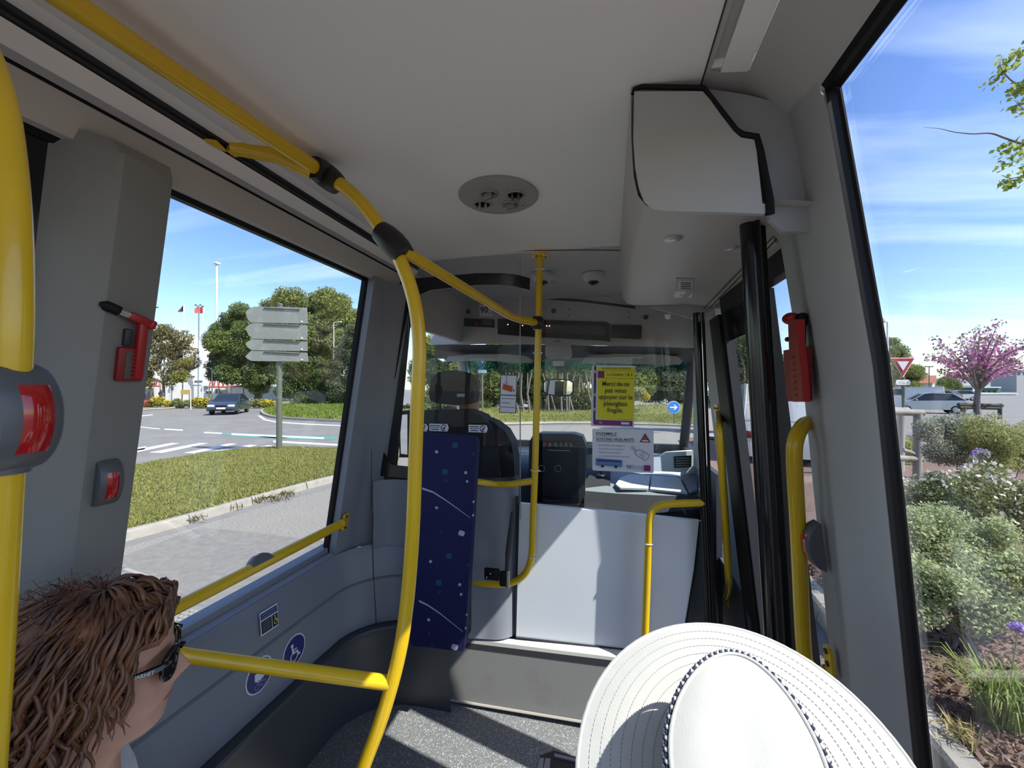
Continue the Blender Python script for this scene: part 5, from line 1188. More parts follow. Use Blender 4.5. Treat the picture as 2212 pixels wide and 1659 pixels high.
# sunglasses
sg = MB(); m_frame = mat('glasses_black', (0.008, 0.008, 0.009), 0.15)
for sx in (-1, 1):
    ol = [local(MW, sx * (0.034 + 0.028 * math.cos(t) * (1 if abs(math.cos(t)) < 0.8 else 0.97)), 0.101 - 0.013 * ((0.034 + 0.028 * math.cos(t)) / 0.06) ** 2, -0.004 + 0.0235 * math.sin(t)) for t in np.linspace(0, 2 * math.pi, 25)[:-1]]
    sg.tube(ol, 0.0032, 8, closed=True)
    sg.tube([local(MW, sx * 0.060, 0.098, 0.010), local(MW, sx * 0.072, 0.086, 0.010), local(MW, sx * 0.0765, 0.055, 0.006), local(MW, sx * 0.078, -0.01, 0.000), local(MW, sx * 0.076, -0.04, -0.012)], [0.0042, 0.0050, 0.0042, 0.0032, 0.0025], 8)
sg.tube([local(MW, -0.007, 0.106, 0.004), local(MW, 0.0, 0.1095, 0.007), local(MW, 0.007, 0.106, 0.004)], 0.003, 8)
gl_ = sg.build('sunglasses', m_frame, wo, True)
for sx in (-1, 1):
    ol = [local(MW, sx * (0.034 + 0.027 * math.cos(t)), 0.1005 - 0.013 * ((0.034 + 0.027 * math.cos(t)) / 0.06) ** 2, -0.004 + 0.0225 * math.sin(t)) for t in np.linspace(0, 2 * math.pi, 25)[:-1]]
    g = MB(); g.prism(ol, MW.to_3x3() @ Vector((0, 0.0012, 0))); g.build('lens', mat('lens_dark', (0.01, 0.009, 0.009), 0.08), gl_)
Mt = frame3(local(MW, 0.0815, 0.066, 0.0085), MW.to_3x3() @ Vector((0, 1, 0.06)), MW.to_3x3() @ Vector((0, -0.06, 1)))
lettering('VUARNET', Mt, 0.0082, mat('temple_print', (0.75, 0.75, 0.75), 0.5), gl_, 0.030, bold=0.01)
# hair: a full cap of wavy locks falling from the parting to the shoulders
def hair_locks():
    g = MB(); rr_ = random.Random(5)
    base = MB()
    for k in range(1000):
        # root on the scalp
        az = rr_.uniform(-math.pi, math.pi); el = rr_.uniform(-0.06, 1.0) ** 1.0 * math.pi / 2
        face = math.cos(az)                                   # 1 at the face side
        if face > 0.50 and el < 0.78: continue
        if face > 0.15 and el < 0.30: continue
        n_ = Vector((math.sin(az) * math.cos(el), math.cos(az) * math.cos(el), math.sin(el)))
        root = Vector((n_.x * 0.074, -0.008 + n_.y * 0.094, 0.024 + n_.z * 0.088))
        L = rr_.uniform(0.20, 0.30) if face < 0.3 else rr_.uniform(0.13, 0.22)
        steps = 22; p = root.copy(); d_ = (n_ * 0.8 + Vector((0.0, -0.40, 0.25))).normalized()
        ph, am, fr = rr_.uniform(0, 6.28), rr_.uniform(0.006, 0.015) * (0.5 if face > 0.4 else 1), rr_.uniform(16, 30); side = Vector((n_.y, -n_.x, 0)); side = side.normalized() if side.length > 0.1 else Vector((1, 0, 0))
        out = Vector((n_.x, n_.y, 0)); out = out.normalized() if out.length > 0.1 else Vector((1, 0, 0))
        target = Vector((out.x * 0.118, out.y * 0.118 - 0.045, 0)); pts = []; rad = []
        r0 = rr_.uniform(0.0022, 0.0046); sp = rr_.uniform(0.82, 1.22)
        for s_ in range(steps):
            t = s_ / (steps - 1); w = am * min(1, t * 1.6)
            pts.append(local(MW, *(p + side * (w * math.sin(ph + fr * t * L * 4)) + out * (w * 0.8 * math.cos(ph + fr * t * L * 4)))))
            rad.append(max(0.0006, r0 * (0.6 + 0.9 * t - 1.4 * t ** 4)))
            hv = Vector((target.x * sp - p.x, target.y * sp - p.y, 0)) * 3.2
            pull = Vector((hv.x, hv.y, -1.0 * min(1.0, 0.2 + 1.6 * t)))
            d_ = (d_ * 0.72 + pull.normalized() * 0.33).normalized()
            p = p + d_ * (L / (steps - 1))
            rho = math.hypot(p.x / 0.084, (p.y + 0.008) / 0.102)           # stay outside the head
            if rho < 1.0 and p.z > -0.09 and p.z < 0.1: p.x /= rho; p.y = (p.y + 0.008) / rho - 0.008
            if p.y > 0.052 and p.z < 0.052: p.y = 0.052
            if p.y > 0.086: p.y = 0.086
            if face > 0.4 and abs(p.x) < 0.07 and p.z < 0.06: p.z = 0.06 + 0.3 * (p.z - 0.06) * 0; p.x += 0.006 * (1 if n_.x >= 0 else -1)
        g.tube(pts, rad, 5)
    # loose single hairs
    for k in range(160):
        az = rr_.uniform(-math.pi, math.pi); el = rr_.uniform(0.2, 1.5); n_ = Vector((math.sin(az) * math.cos(el), math.cos(az) * math.cos(el) - 0.15, math.sin(el)))
        p = Vector((n_.x * 0.095, -0.02 + n_.y * 0.115, 0.03 + n_.z * 0.10)); q_ = Vector((rr_.uniform(-1, 1), rr_.uniform(-1, 0.6), rr_.uniform(-0.2, 0.6))) * 0.03
        if p.y > 0.07 and p.z < 0.06: continue
        g.tube([local(MW, *p), local(MW, *(p + n_ * 0.012 + q_ * 0.6)), local(MW, *(p + n_ * 0.014 + q_ * 1.2 + Vector((0, 0, -0.015))))], [0.0006, 0.0005, 0.0003], 3)
    return g
hair = hair_locks().build('hair', m_hair, wo, True, 180)
g = MB(); rows = []
for j in range(14):                                           # dense layer under the locks
    el = -0.42 + (math.pi / 2 + 0.42) * j / 13; row = []
    for i in range(25):
        az = R(84) + R(192) * i / 24; ce = math.cos(el) if el > 0 else 1.0
        row.append(local(MW, math.sin(az) * ce * 0.086, -0.014 + math.cos(az) * ce * 0.108, 0.020 + 0.092 * math.sin(el) if el > 0 else 0.020 + el * 0.22))
    rows.append(row)
g.sheet(rows, 0.004, (0, 0, 0.01)); g.build('hair_base', mat('hair_deep', (0.028, 0.012, 0.006), 0.6), wo, True, 180)
g = MB(); g.tube([local(MW, 0.05 * math.cos(a), -0.01 + 0.062 * math.sin(a), -0.195 - 0.012 * math.sin(a)) for a in np.linspace(0, 2 * math.pi, 25)[:-1]], 0.0009, 5, closed=True); g.build('necklace', m_steel, wo, True)

# ---- passenger with the white hat
HC = Vector((0.147, 0.536, EYE - 0.461))
ph = thing('person', 'passenger seen from behind and above under a wide-brimmed white hat', 'person', (HC.x, HC.y, 0))
MHh = head_frame(HC + Vector((0.02, 0.03, -0.045)), Vector((0.20, 1, 0.42)))
bod = remesh([head_mesh(MHh), seated(MHh, 0.40, 0.42, 0.38)], 0.007, 4)
o = link('body', bod, None, ph); dress(bod, lambda c: 0 if c.z > MHh.translation.z - 0.2 else 1, [m_skin, mat('shirt_cream', (0.72, 0.70, 0.64), 0.8)])
m_felt = mat('hat_cloth', (0.52, 0.515, 0.49), 0.85, col2=(0.495, 0.495, 0.478), scale=40, bump=0.08, bscale=500)
m_thread = mat('hat_stitch', (0.36, 0.35, 0.33), 0.8)
HY, HT = 0.20, 0.53                                            # the head is turned a little right and tipped back
_hx = Vector((math.cos(HY), -math.sin(HY), 0)); _hyv = Vector((math.sin(HY) * math.cos(HT), math.cos(HY) * math.cos(HT), math.sin(HT))); _hz = _hx.cross(_hyv)
def hat_pt(x, y, z):
    return HC + _hx * x + _hyv * y + _hz * z
CA, CB = 0.083, 0.100                                           # crown half width, half length at the brim
def brim_z(r_, a):
    """height of brim: droops a little front and back, lifts at the sides"""
    return 0.006 * math.sin(math.pi * r_) - 0.004 * r_
nb = 72; BW = 0.107
def brim_pt(r_, a, dz=0.0):
    x = math.cos(a) * (CA + BW * r_ * 1.0); y = math.sin(a) * (CB + BW * r_ * 0.87); return hat_pt(x, y, brim_z(r_, a) + dz)
g = MB(); rows = [[brim_pt(r_, 2 * math.pi * i / nb) for i in range(nb + 1)] for r_ in np.linspace(-0.1, 1, 13)]
g.sheet(rows, 0.0035, (0, 0, -1)); br = g.build('brim', m_felt, ph, True, 60)
g = MB(); g.tube([brim_pt(1.0, 2 * math.pi * i / nb, -0.002) for i in range(nb)], 0.0034, 8, closed=True); g.build('brim_edge', m_felt, br, True)
for k, r_ in enumerate((0.13, 0.25, 0.37, 0.49, 0.61, 0.73, 0.86)):
    g = MB(); nst = 190
    for i in range(nst):
        a0, a1 = 2 * math.pi * i / nst, 2 * math.pi * (i + 0.62) / nst
        g.tube([brim_pt(r_, a0, 0.0002), brim_pt(r_, a1, 0.0002)], 0.00055, 4, cap=False)
    so = g.build('stitching', m_thread, br); so['kind'] = 'stuff'
# crown: egg-shaped tip with a patterned cord around its edge
TZ = 0.098
def crown_out(a, t):
    """t 0 at the brim, 1 at the tip edge"""
    sx, sy = math.cos(a), math.sin(a)
    kx = CA * (1 - 0.13 * t) * (1 - 0.16 * t * max(0, sy) ** 1.5); ky = CB * (1 + 0.07 * t)
    return kx * sx, ky * sy - 0.014 * t
g = MB(); ts = [0, 0.1, 0.3, 0.55, 0.8, 0.95, 1.0]
g.sheet([[hat_pt(*crown_out(2 * math.pi * i / nb, t), 0.002 + TZ * t ) for i in range(nb + 1)] for t in ts]); crn_ = g.build('crown', m_felt, ph, True, 60)
def tip_pt(a, s_, dz=0.0):
    x, y = crown_out(a, 1.0); zz = 0.002 + TZ
    crease = -0.006 * math.exp(-((x * s_) / 0.03) ** 2) * (1 - s_ * s_)
    return hat_pt(x * s_, y * s_, zz + 0.010 * (1 - s_ ** 2.4) + crease + dz)
g = MB(); g.sheet([[tip_pt(2 * math.pi * i / nb, s_) for i in range(nb + 1)] for s_ in (1.0, 0.97, 0.9, 0.75, 0.5, 0.25, 0.08, 0.0004)]); g.build('tip', m_felt, crn_, True, 60)
g = MB(); g.tube([tip_pt(2 * math.pi * i / nb, 1.0, 0.0) for i in range(nb)], 0.0022, 8, closed=True); g.build('tip_welt', m_felt, crn_, True)
def cord_material():
    m = bpy.data.materials.new('hat_cord'); m.use_nodes = True; n, l = m.node_tree.nodes, m.node_tree.links; b = n['Principled BSDF']; b.inputs['Roughness'].default_value = 0.8
    tc = n.new('ShaderNodeTexCoord'); vo = n.new('ShaderNodeTexVoronoi'); vo.inputs['Scale'].default_value = 420; l.new(tc.outputs['Object'], vo.inputs[0])
    r_ = n.new('ShaderNodeValToRGB'); r_.color_ramp.interpolation = 'CONSTANT'; r_.color_ramp.elements[0].color = (0.66, 0.66, 0.68, 1); r_.color_ramp.elements[1].position = 0.42; r_.color_ramp.elements[1].color = (0.03, 0.03, 0.055, 1)
    l.new(vo.outputs['Distance'], r_.inputs[0]); l.new(r_.outputs[0], b.inputs['Base Color']); return m
m_cordw = mat('cord_white', (0.62, 0.62, 0.66), 0.8); m_cordk = mat('cord_navy', (0.03, 0.03, 0.06), 0.8)
def cord_pt(a, o_, dz):
    x, y = crown_out(a, 0.93); return hat_pt(x * (1 + o_ / 0.09), y * (1 + o_ / 0.09), 0.002 + TZ * 0.965 + dz)
for k, (o1, dz) in enumerate(((0.0035, 0.0005), (0.0055, -0.0028), (0.0065, -0.0065))):      # three braided strands
    for ph_ in (0, 1):
        g = MB(); nseg = 132
        for i in range(nseg):
            if (i + k) % 2 == ph_: continue
            a0, a1 = 2 * math.pi * i / nseg, 2 * math.pi * (i + 1.0) / nseg
            g.tube([cord_pt(a0, o1, dz - 0.0008), cord_pt((a0 + a1) / 2, o1 + 0.0012, dz), cord_pt(a1, o1, dz + 0.0008)], [0.0013, 0.0023, 0.0013], 6)
        g.build('cord_strand', m_cordw if ph_ else m_cordk, crn_, True, 180)['kind'] = 'stuff'
g = MB()
g.sheet([[hat_pt(crown_out(a, 0.05)[0] * q, crown_out(a, 0.05)[1] * q, z) for a in np.linspace(0, 2 * math.pi, nb + 1)] for q, z in ((1.012, 0.006), (1.03, 0.016), (1.022, 0.030), (1.0, 0.034))]); g.build('band', mat('hat_band', (0.30, 0.27, 0.25), 0.6), crn_, True)
g = MB(); g.tube([hat_pt(crown_out(a, 0.3)[0] * 1.012, crown_out(a, 0.3)[1] * 1.012, 0.035) for a in np.linspace(0, 2 * math.pi, nb + 1)[:-1]], 0.0016, 6, closed=True); g.build('band_edge', m_thread, crn_, True)

# ---- driver, mostly hidden by his seat
MD = head_frame(N(-0.745, 2.13, -0.03), Vector((0.02, 1, 0)))
dv = thing('person', 'driver in a white shirt, hidden behind the black seat', 'person', (MD.translation.x, MD.translation.y, N(0, 0, -1.0).z))
hnd = {'l': N(-0.86, 2.44, -0.46), 'r': N(-0.60, 2.44, -0.46)}
bz = N(0, 0, -0.76).z
sk_ = seated(MD, bz, 0.42, 0.55, hands=hnd, r=0.92)
for v_ in sk_.vertices:
    if v_.co.z < N(0, 0, -1.06).z: v_.co.z = N(0, 0, -1.06).z + 0.002
bod = remesh([head_mesh(MD), sk_], 0.008, 3); o = link('body', bod, None, dv)
dress(bod, lambda c: 0 if (c.z > MD.translation.z - 0.18 or c.y > N(0, 2.38, 0).y and c.z > bz + 0.12) else (1 if c.z > bz + 0.06 else 2), [m_skin, mat('shirt_white', (0.72, 0.74, 0.80), 0.8), mat('trousers', (0.02, 0.02, 0.03), 0.8)])
g = MB(); g.sphere(MD @ Vector((0, -0.012, 0.045)), (0.079, 0.102, 0.078), 20, 12, MD.to_3x3()); g.build('hair', mat('hair_grey', (0.12, 0.11, 0.10), 0.7), dv, True)

# ---- plain seats that carry the two passengers (below the picture)
for lb, c, rz in (('dark blue bus seat under the woman by the left window', EYE_W, -math.atan2(fdir.x, fdir.y) * 0.5), ('dark blue bus seat under the passenger in the white hat', HC, 0.0)):
    t = thing('bus_seat', lb, 'seat', (c.x, c.y, 0), group='passenger seats'); rot = Matrix.Rotation(rz, 3, 'Z'); b0 = Vector((c.x, c.y, 0))
    g = MB(); g.rbox(b0 + rot @ Vector((0, 0.06, 0.262)), (0.42, 0.44, 0.07), 0.02, 2, rot); g.build('cushion', m_blue, t, True)
    g = MB(); g.rbox(b0 + rot @ Vector((0, -0.235, 0.49)), (0.42, 0.06, 0.46), 0.02, 2, rot @ Matrix.Rotation(R(-6), 3, 'X')); g.build('backrest', m_blue, t, True)
    for sx in (-0.15, 0.15):
        g = MB(); g.tube([b0 + rot @ Vector((sx, 0.05, 0.23)), b0 + rot @ Vector((sx, 0.05, 0.0))], 0.02, 10); g.build('leg', m_dark, t, True)
# ================================================================== the street
m_road = mat('asphalt', (0.168, 0.158, 0.147), 0.85, col2=(0.205, 0.193, 0.178), scale=1.2, detail=9, bump=0.25, bscale=60)
m_pale = mat('asphalt_pale', (0.28, 0.26, 0.23), 0.9, col2=(0.17, 0.155, 0.135), scale=38, detail=6, bump=0.4, bscale=70)
m_patch = mat('asphalt_patch', (0.165, 0.155, 0.14), 0.85, col2=(0.205, 0.19, 0.17), scale=14, detail=8, bump=0.3, bscale=80)
m_kerb = mat('kerb_stone', (0.27, 0.25, 0.215), 0.85, col2=(0.33, 0.305, 0.26), scale=9, bump=0.3, bscale=60)
m_paint = mat('road_paint', (0.52, 0.52, 0.50), 0.7, col2=(0.44, 0.435, 0.42), scale=9, lo=0.45, hi=0.75)
m_green = mat('road_green', (0.10, 0.24, 0.20), 0.8)
m_soil = mat('lawn_soil', (0.16, 0.17, 0.05), 0.95, col2=(0.22, 0.20, 0.09), scale=3, detail=6, bump=0.3, bscale=40)
g = MB(); g.box((0, 90, ROAD - 0.1), (600, 620, 0.2)); road = g.build('road', m_road); tag(road, 'grey asphalt road around the roundabout', None, kind='structure')
def decal(name, q, m, dz=0.004):
    g = MB(); g.prism([P(u, v, z=ROAD) + Vector((0, 0, dz - 0.003)) for u, v in q], (0, 0, 0.003)); return g.build(name, m, road)
decal('pale_asphalt', [(200, 1230), (270, 1184), (420, 1140), (560, 1098), (730, 1052), (900, 1010), (900, 1130), (730, 1174), (600, 1158), (430, 1142), (250, 1210)], m_pale, 0.005)
decal('patch', [(120, 1290), (260, 1205), (432, 1140), (560, 1152), (735, 1176), (735, 1230), (500, 1330), (250, 1440), (100, 1420)], m_patch, 0.006)
decal('joint_line', [(265, 1232), (275, 1228), (375, 1262), (370, 1268)], mat('joint_pale', (0.28, 0.275, 0.26), 0.8), 0.009)
for q in (((245, 975), (317, 964), (312, 971), (240, 984)), ((270, 976), (370, 957), (388, 958), (288, 979)), ((320, 978), (432, 957), (450, 958), (350, 979)), ((396, 979), (495, 958), (512, 959), (420, 980)), ((452, 976), (540, 961), (556, 962), (500, 976)), ((520, 972), (580, 962), (590, 963), (548, 973))):
    decal('crossing_stripe', q, m_paint, 0.007)
for q in (((240, 925), (290, 917), (295, 923), (240, 932)), ((270, 918), (345, 926), (345, 928), (270, 920)), ((355, 926), (395, 928), (395, 931), (355, 929)), ((440, 933), (480, 935), (480, 938), (440, 936)), ((500, 936), (700, 945), (700, 949), (500, 940)), ((590, 952), (740, 960), (740, 964), (590, 956)), ((285, 900), (330, 895), (330, 897), (285, 902))):
    decal('lane_line', q, m_paint, 0.007)
for q in (((470, 937), (520, 936), (640, 945), (590, 948), (520, 945)), ((555, 944), (600, 940), (735, 943), (720, 950), (620, 949))):
    decal('green_lane', q, m_green, 0.006)
decal('dark_puddle', [(420, 979), (480, 974), (520, 976), (470, 982)], mat('tar', (0.05, 0.05, 0.05), 0.6), 0.008)
# manhole
mc_ = P(385, 1352, z=ROAD); mh = thing('manhole_cover', 'round iron manhole cover in the road beside the bus', 'manhole', mc_)
g = MB(); g.lathe([(0, 0.008), (0.25, 0.008), (0.265, 0.012), (0.30, 0.012), (0.31, 0.004)], 40, mc_); g.build('rim', mat('iron', (0.24, 0.235, 0.22), 0.6, 0.3, bump=0.2, bscale=90), mh, True)
g = MB()
for i in range(-5, 6):
    for j in range(-5, 6):
        if i * i + j * j < 24: g.box(mc_ + Vector((i * 0.046, j * 0.046, 0.012)), (0.026, 0.026, 0.008), Matrix.Rotation(R(45 * ((i + j) % 2)), 3, 'Z'))
o = g.build('studs', mat('iron_pale', (0.30, 0.29, 0.265), 0.6), mh); o['kind'] = 'stuff'

# ---- foliage kit
def leaf_mat(name, c1, c2, c3=None, trans=0.25):
    if name in MATS: return MATS[name]
    m = bpy.data.materials.new(name); m.use_nodes = True; n, l = m.node_tree.nodes, m.node_tree.links; n.clear()
    o_ = n.new('ShaderNodeOutputMaterial'); mx = n.new('ShaderNodeMixShader'); mx.inputs[0].default_value = trans
    d_ = n.new('ShaderNodeBsdfDiffuse'); t_ = n.new('ShaderNodeBsdfTranslucent'); ge = n.new('ShaderNodeNewGeometry'); r_ = n.new('ShaderNodeValToRGB')
    r_.color_ramp.elements[0].color = (*c1, 1); r_.color_ramp.elements[1].color = (*c2, 1)
    if c3: e_ = r_.color_ramp.elements.new(0.5); e_.color = (*c3, 1)
    l.new(ge.outputs['Random Per Island'], r_.inputs[0]); l.new(r_.outputs[0], d_.inputs[0]); l.new(r_.outputs[0], t_.inputs[0])
    l.new(d_.outputs[0], mx.inputs[1]); l.new(t_.outputs[0], mx.inputs[2]); l.new(mx.outputs[0], o_.inputs[0]); MATS[name] = m; return m
def blades(name, pts, size, m, parent=None, aspect=0.45, dirs=None, spread=1.0, stuff=True):
    """one small folded leaf at every point"""
    pts = np.asarray(pts, float); n = len(pts); size = np.broadcast_to(np.asarray(size, float), (n,))
    d_ = rng.normal(size=(n, 3)) * spread
    if dirs is not None: d_ = d_ + np.asarray(dirs, float)
    d_ /= np.linalg.norm(d_, axis=1)[:, None] + 1e-9
    r_ = rng.normal(size=(n, 3)); s_ = np.cross(d_, r_); s_ /= np.linalg.norm(s_, axis=1)[:, None] + 1e-9; nn = np.cross(d_, s_)
    L = size[:, None]; W_ = L * aspect * 0.5
    v = np.empty((n, 4, 3)); v[:, 0] = pts - d_ * L * 0.5; v[:, 1] = pts + s_ * W_ + nn * L * 0.08; v[:, 2] = pts + d_ * L * 0.5; v[:, 3] = pts - s_ * W_ + nn * L * 0.08
    me = bpy.data.meshes.new(name); me.vertices.add(n * 4); me.vertices.foreach_set('co', v.ravel()); me.loops.add(n * 4); me.loops.foreach_set('vertex_index', np.arange(n * 4, dtype=np.int32))
    me.polygons.add(n); me.polygons.foreach_set('loop_start', np.arange(0, n * 4, 4, dtype=np.int32)); me.polygons.foreach_set('loop_total', np.full(n, 4, np.int32)); me.update(calc_edges=True)
    o_ = link(name, me, m, parent)
    if stuff: o_['kind'] = 'stuff'
    return o_
def in_ball(n, c, r, shell=0.55):
    d_ = rng.normal(size=(n, 3)); d_ /= np.linalg.norm(d_, axis=1)[:, None]; k = (shell + (1 - shell) * rng.random(n)) [:, None]
    return np.asarray(c) + d_ * k * np.asarray(r)
def crown_pts(clumps, D, n, depth=0.8, shell=0.6, jit=0.0):
    """clumps: (u, v, ru, rv) sized in photo pixels at depth D metres"""
    out = []; tot = sum(a * b for _, _, a, b in clumps)
    for u, v, ru, rv in clumps:
        c = P(u, v, D=D + rng.uniform(-jit, jit)); s_ = D / F; out.append(in_ball(max(8, int(n * ru * rv / tot)), c, (ru * s_, ru * s_ * depth, rv * s_), shell))
    return np.concatenate(out)
def trunk(name, pts, r0, r1, m, parent, n=8):
    k = len(pts); g = MB(); g.tube(smooth_path(pts, 4), [r0 + (r1 - r0) * i / ((k - 1) * 4) for i in range((k - 1) * 4 + 1)], n); return g.build(name, m, parent, True)
m_bark = mat('bark', (0.10, 0.075, 0.055), 0.9, col2=(0.16, 0.125, 0.095), scale=12, bump=0.5, bscale=30, stretch=(1, 1, 0.3))
m_bark2 = mat('bark_grey', (0.13, 0.115, 0.10), 0.9, col2=(0.19, 0.17, 0.15), scale=12, bump=0.5, bscale=30, stretch=(1, 1, 0.3))

# ---- traffic island with kerb and grass on the left
isl = struct('traffic_island', 'grassy kerbed island left of the bus', None, P(500, 1080, z=ROAD))
near_k = [(-60, 1268), (60, 1234), (160, 1202), (262, 1172), (350, 1149), (430, 1126), (500, 1104), (562, 1086), (628, 1067), (700, 1047), (770, 1030), (860, 1008)]
far_k = [(-60, 1110), (60, 1075), (160, 1050), (262, 1020), (350, 1000), (440, 985), (500, 977), (560, 971), (628, 969), (700, 972), (770, 974), (860, 976)]
kp = [P(u, v, z=ROAD) for u, v in near_k]; fp = [P(u, v + 6, z=ROAD) for u, v in far_k]
dense = smooth_path(kp, 4)
tot = 0; seg = []; cur = [dense[0]]
for a, b_ in zip(dense[:-1], dense[1:]):
    cur.append(b_); tot += (b_ - a).length
    if tot > 0.95: seg.append(cur); cur = [b_]; tot = 0
if len(cur) > 1: seg.append(cur)
for s_ in seg:
    a, b_ = s_[0], s_[-1]; d_ = (b_ - a).normalized(); nrm = Vector((-d_.y, d_.x, 0)); nrm = nrm if nrm.x < 0 else -nrm
    a2, b2 = a + d_ * 0.008, b_ - d_ * 0.008; g = MB()
    g.add([a2, b2, b2 + nrm * 0.15, a2 + nrm * 0.15, a2 + nrm * 0.02 + Vector((0, 0, 0.10)), b2 + nrm * 0.02 + Vector((0, 0, 0.10)), b2 + nrm * 0.03 + Vector((0, 0, 0.12)), a2 + nrm * 0.03 + Vector((0, 0, 0.12)), b2 + nrm * 0.16 + Vector((0, 0, 0.12)), a2 + nrm * 0.16 + Vector((0, 0, 0.12))],
          [(0, 1, 5, 4), (4, 5, 6, 7), (7, 6, 8, 9), (3, 2, 8, 9), (0, 4, 7, 9, 3), (1, 2, 8, 6, 5)]); g.build('kerb_stone', m_kerb, isl)
rows = []
for a, b_ in zip(kp, fp):
    d_ = (b_ - a); nrm = d_.normalized() * 0.13
    rows.append([a + nrm + (b_ - a - nrm) * t + Vector((0, 0, 0.125 + 0.05 * math.sin(math.pi * t))) for t in (0, 0.15, 0.35, 0.6, 0.85, 1.0)])
g = MB(); g.sheet(rows); g.sheet([[r_[-1] + Vector((0, 0, -0.13)), r_[-1]] for r_ in rows]); g.build('lawn_soil', m_soil, isl, True)
def on_rows(rows, n):
    R_ = np.array([[tuple(p) for p in r_] for r_ in rows]); a, b_ = R_.shape[:2]; i = rng.random(n) * (a - 1.001); j = rng.random(n) * (b_ - 1.001); i0, j0 = i.astype(int), j.astype(int); fi, fj = (i - i0)[:, None], (j - j0)[:, None]
    return R_[i0, j0] * (1 - fi) * (1 - fj) + R_[i0 + 1, j0] * fi * (1 - fj) + R_[i0, j0 + 1] * (1 - fi) * fj + R_[i0 + 1, j0 + 1] * fi * fj
m_grass = leaf_mat('grass_blades', (0.17, 0.20, 0.045), (0.36, 0.35, 0.12), (0.26, 0.27, 0.075), 0.3)
m_dry = leaf_mat('grass_dry', (0.46, 0.38, 0.20), (0.36, 0.33, 0.14), None, 0.3)
gp1 = on_rows(rows, 80000); gp1[:, 2] += 0.02
gr_ = blades('grass', gp1, rng.uniform(0.05, 0.11, len(gp1)), m_grass, isl, 0.16, dirs=np.tile((0, 0, 1.1), (len(gp1), 1)), spread=0.6)
gp2 = on_rows(rows, 50000); gp2[:, 2] += 0.015
blades('dry_grass', gp2, rng.uniform(0.05, 0.10, len(gp2)), m_dry, isl, 0.16, dirs=np.tile((0, 0, 0.6), (len(gp2), 1)), spread=0.8)
for u, v in ((418, 1128), (498, 1102), (562, 1086), (600, 1082), (620, 1073)):
    c = np.array(P(u, v, z=ROAD)); blades('kerb_weed', c + rng.normal(size=(40, 3)) * (0.10, 0.05, 0.0) + np.array((0, 0, 0.06)) , rng.uniform(0.06, 0.18, 40), leaf_mat('weed', (0.08, 0.08, 0.03), (0.16, 0.13, 0.05)), isl, 0.12, dirs=np.tile((0, 0, 0.8), (40, 1)), spread=0.8)

# ---- roundabout in the middle distance
rb_ = struct('roundabout_island', 'round grass island of the roundabout', None, P(680, 905, z=ROAD))
ring = [(700, 872), (640, 876), (590, 880), (568, 886), (563, 893), (575, 900), (600, 905), (660, 909), (745, 913), (830, 916)]
rp_ = smooth_path([P(u, v, z=ROAD) for u, v in ring], 4)
g = MB()
for k, (dz0, dz1, ins) in enumerate(((0, 0.14, 0),)):
    g.sheet([[p, p + Vector((0, 0, 0.14))] for p in rp_]); 
cen = P(860, 885, z=ROAD)
def inward(p, t): return p.lerp(cen, t)
g.sheet([[p + Vector((0, 0, 0.14)), inward(p, 0.02) + Vector((0, 0, 0.14))] for p in rp_]); g.build('kerb', m_kerb, rb_)
rr2 = [[inward(p, t) + Vector((0, 0, 0.14 + 0.8 * t * (1.2 - t))) for t in (0.02, 0.2, 0.45, 0.7, 1.0)] for p in rp_]
g = MB(); g.sheet(rr2); g.build('lawn_soil', m_soil, rb_, True)
gp3 = on_rows(rr2, 30000); blades('grass', gp3, rng.uniform(0.18, 0.35, len(gp3)), leaf_mat('grass_green', (0.12, 0.19, 0.03), (0.26, 0.31, 0.07), None, 0.3), rb_, 0.2, dirs=np.tile((0, 0, 0.9), (len(gp3), 1)), spread=0.6)
decal('edge_line', [(563, 898), (575, 906), (600, 911), (660, 915), (745, 919), (745, 921), (660, 917.5), (600, 913.5), (570, 908), (556, 898)], m_paint, 0.007)
# ================================================================== view through the left windows
m_zinc = mat('sign_back', (0.25, 0.255, 0.22), 0.55, 0.15, col2=(0.30, 0.30, 0.265), scale=5, lo=0.5, hi=0.7)
m_post = mat('sign_post', (0.12, 0.13, 0.095), 0.5, 0.2)
base = P(603, 972, z=ROAD + 0.13); DS = (base - Vector((0, 0, EYE))).dot(_f)
sg_ = thing('direction_sign', 'grey backs of four arrow signs on one post on the island', 'sign', base)
g = MB(); g.tube([base, P(603.5, 800, D=DS), P(605, 659, D=DS)], 0.075, 14); g.build('post', m_post, sg_, True)
g = MB(); g.lathe([(0, 0.05), (0.06, 0.04), (0.09, 0.0)], 14, P(605, 659, D=DS)); g.build('post_cap', m_post, sg_, True)
def cx(x, y): return (250 + x / 3.318, 500 + y / 3.318)
for pl_ in ([(930, 577), (958, 552), (990, 539), (1368, 546), (1372, 660), (968, 652), (945, 630)], [(930, 690), (955, 668), (985, 656), (1370, 672), (1370, 778), (980, 768), (950, 742)], [(930, 806), (950, 785), (975, 772), (1370, 790), (1372, 858), (975, 851), (950, 835)], [(928, 898), (948, 874), (972, 855), (1370, 868), (1378, 932), (975, 928), (948, 915)]):
    g = MB(); g.prism([P(*cx(x, y), D=DS - 0.12) for x, y in pl_], _f * 0.03); pn = g.build('arrow_plate', m_zinc, sg_)
    ys = [y for _, y in pl_]
    g = MB(); g.tube([P(*cx(1060, min(ys) + 8), D=DS - 0.137), P(*cx(1318, min(ys) + 20), D=DS - 0.137)], 0.016, 6); g.build('bracket', m_post, pn)
    g = MB(); g.sphere(P(*cx(1333, max(ys) - 12), D=DS - 0.14), 0.028, 8, 6); g.build('label_dot', mat('dot_pale', (0.6, 0.6, 0.58), 0.6), pn)

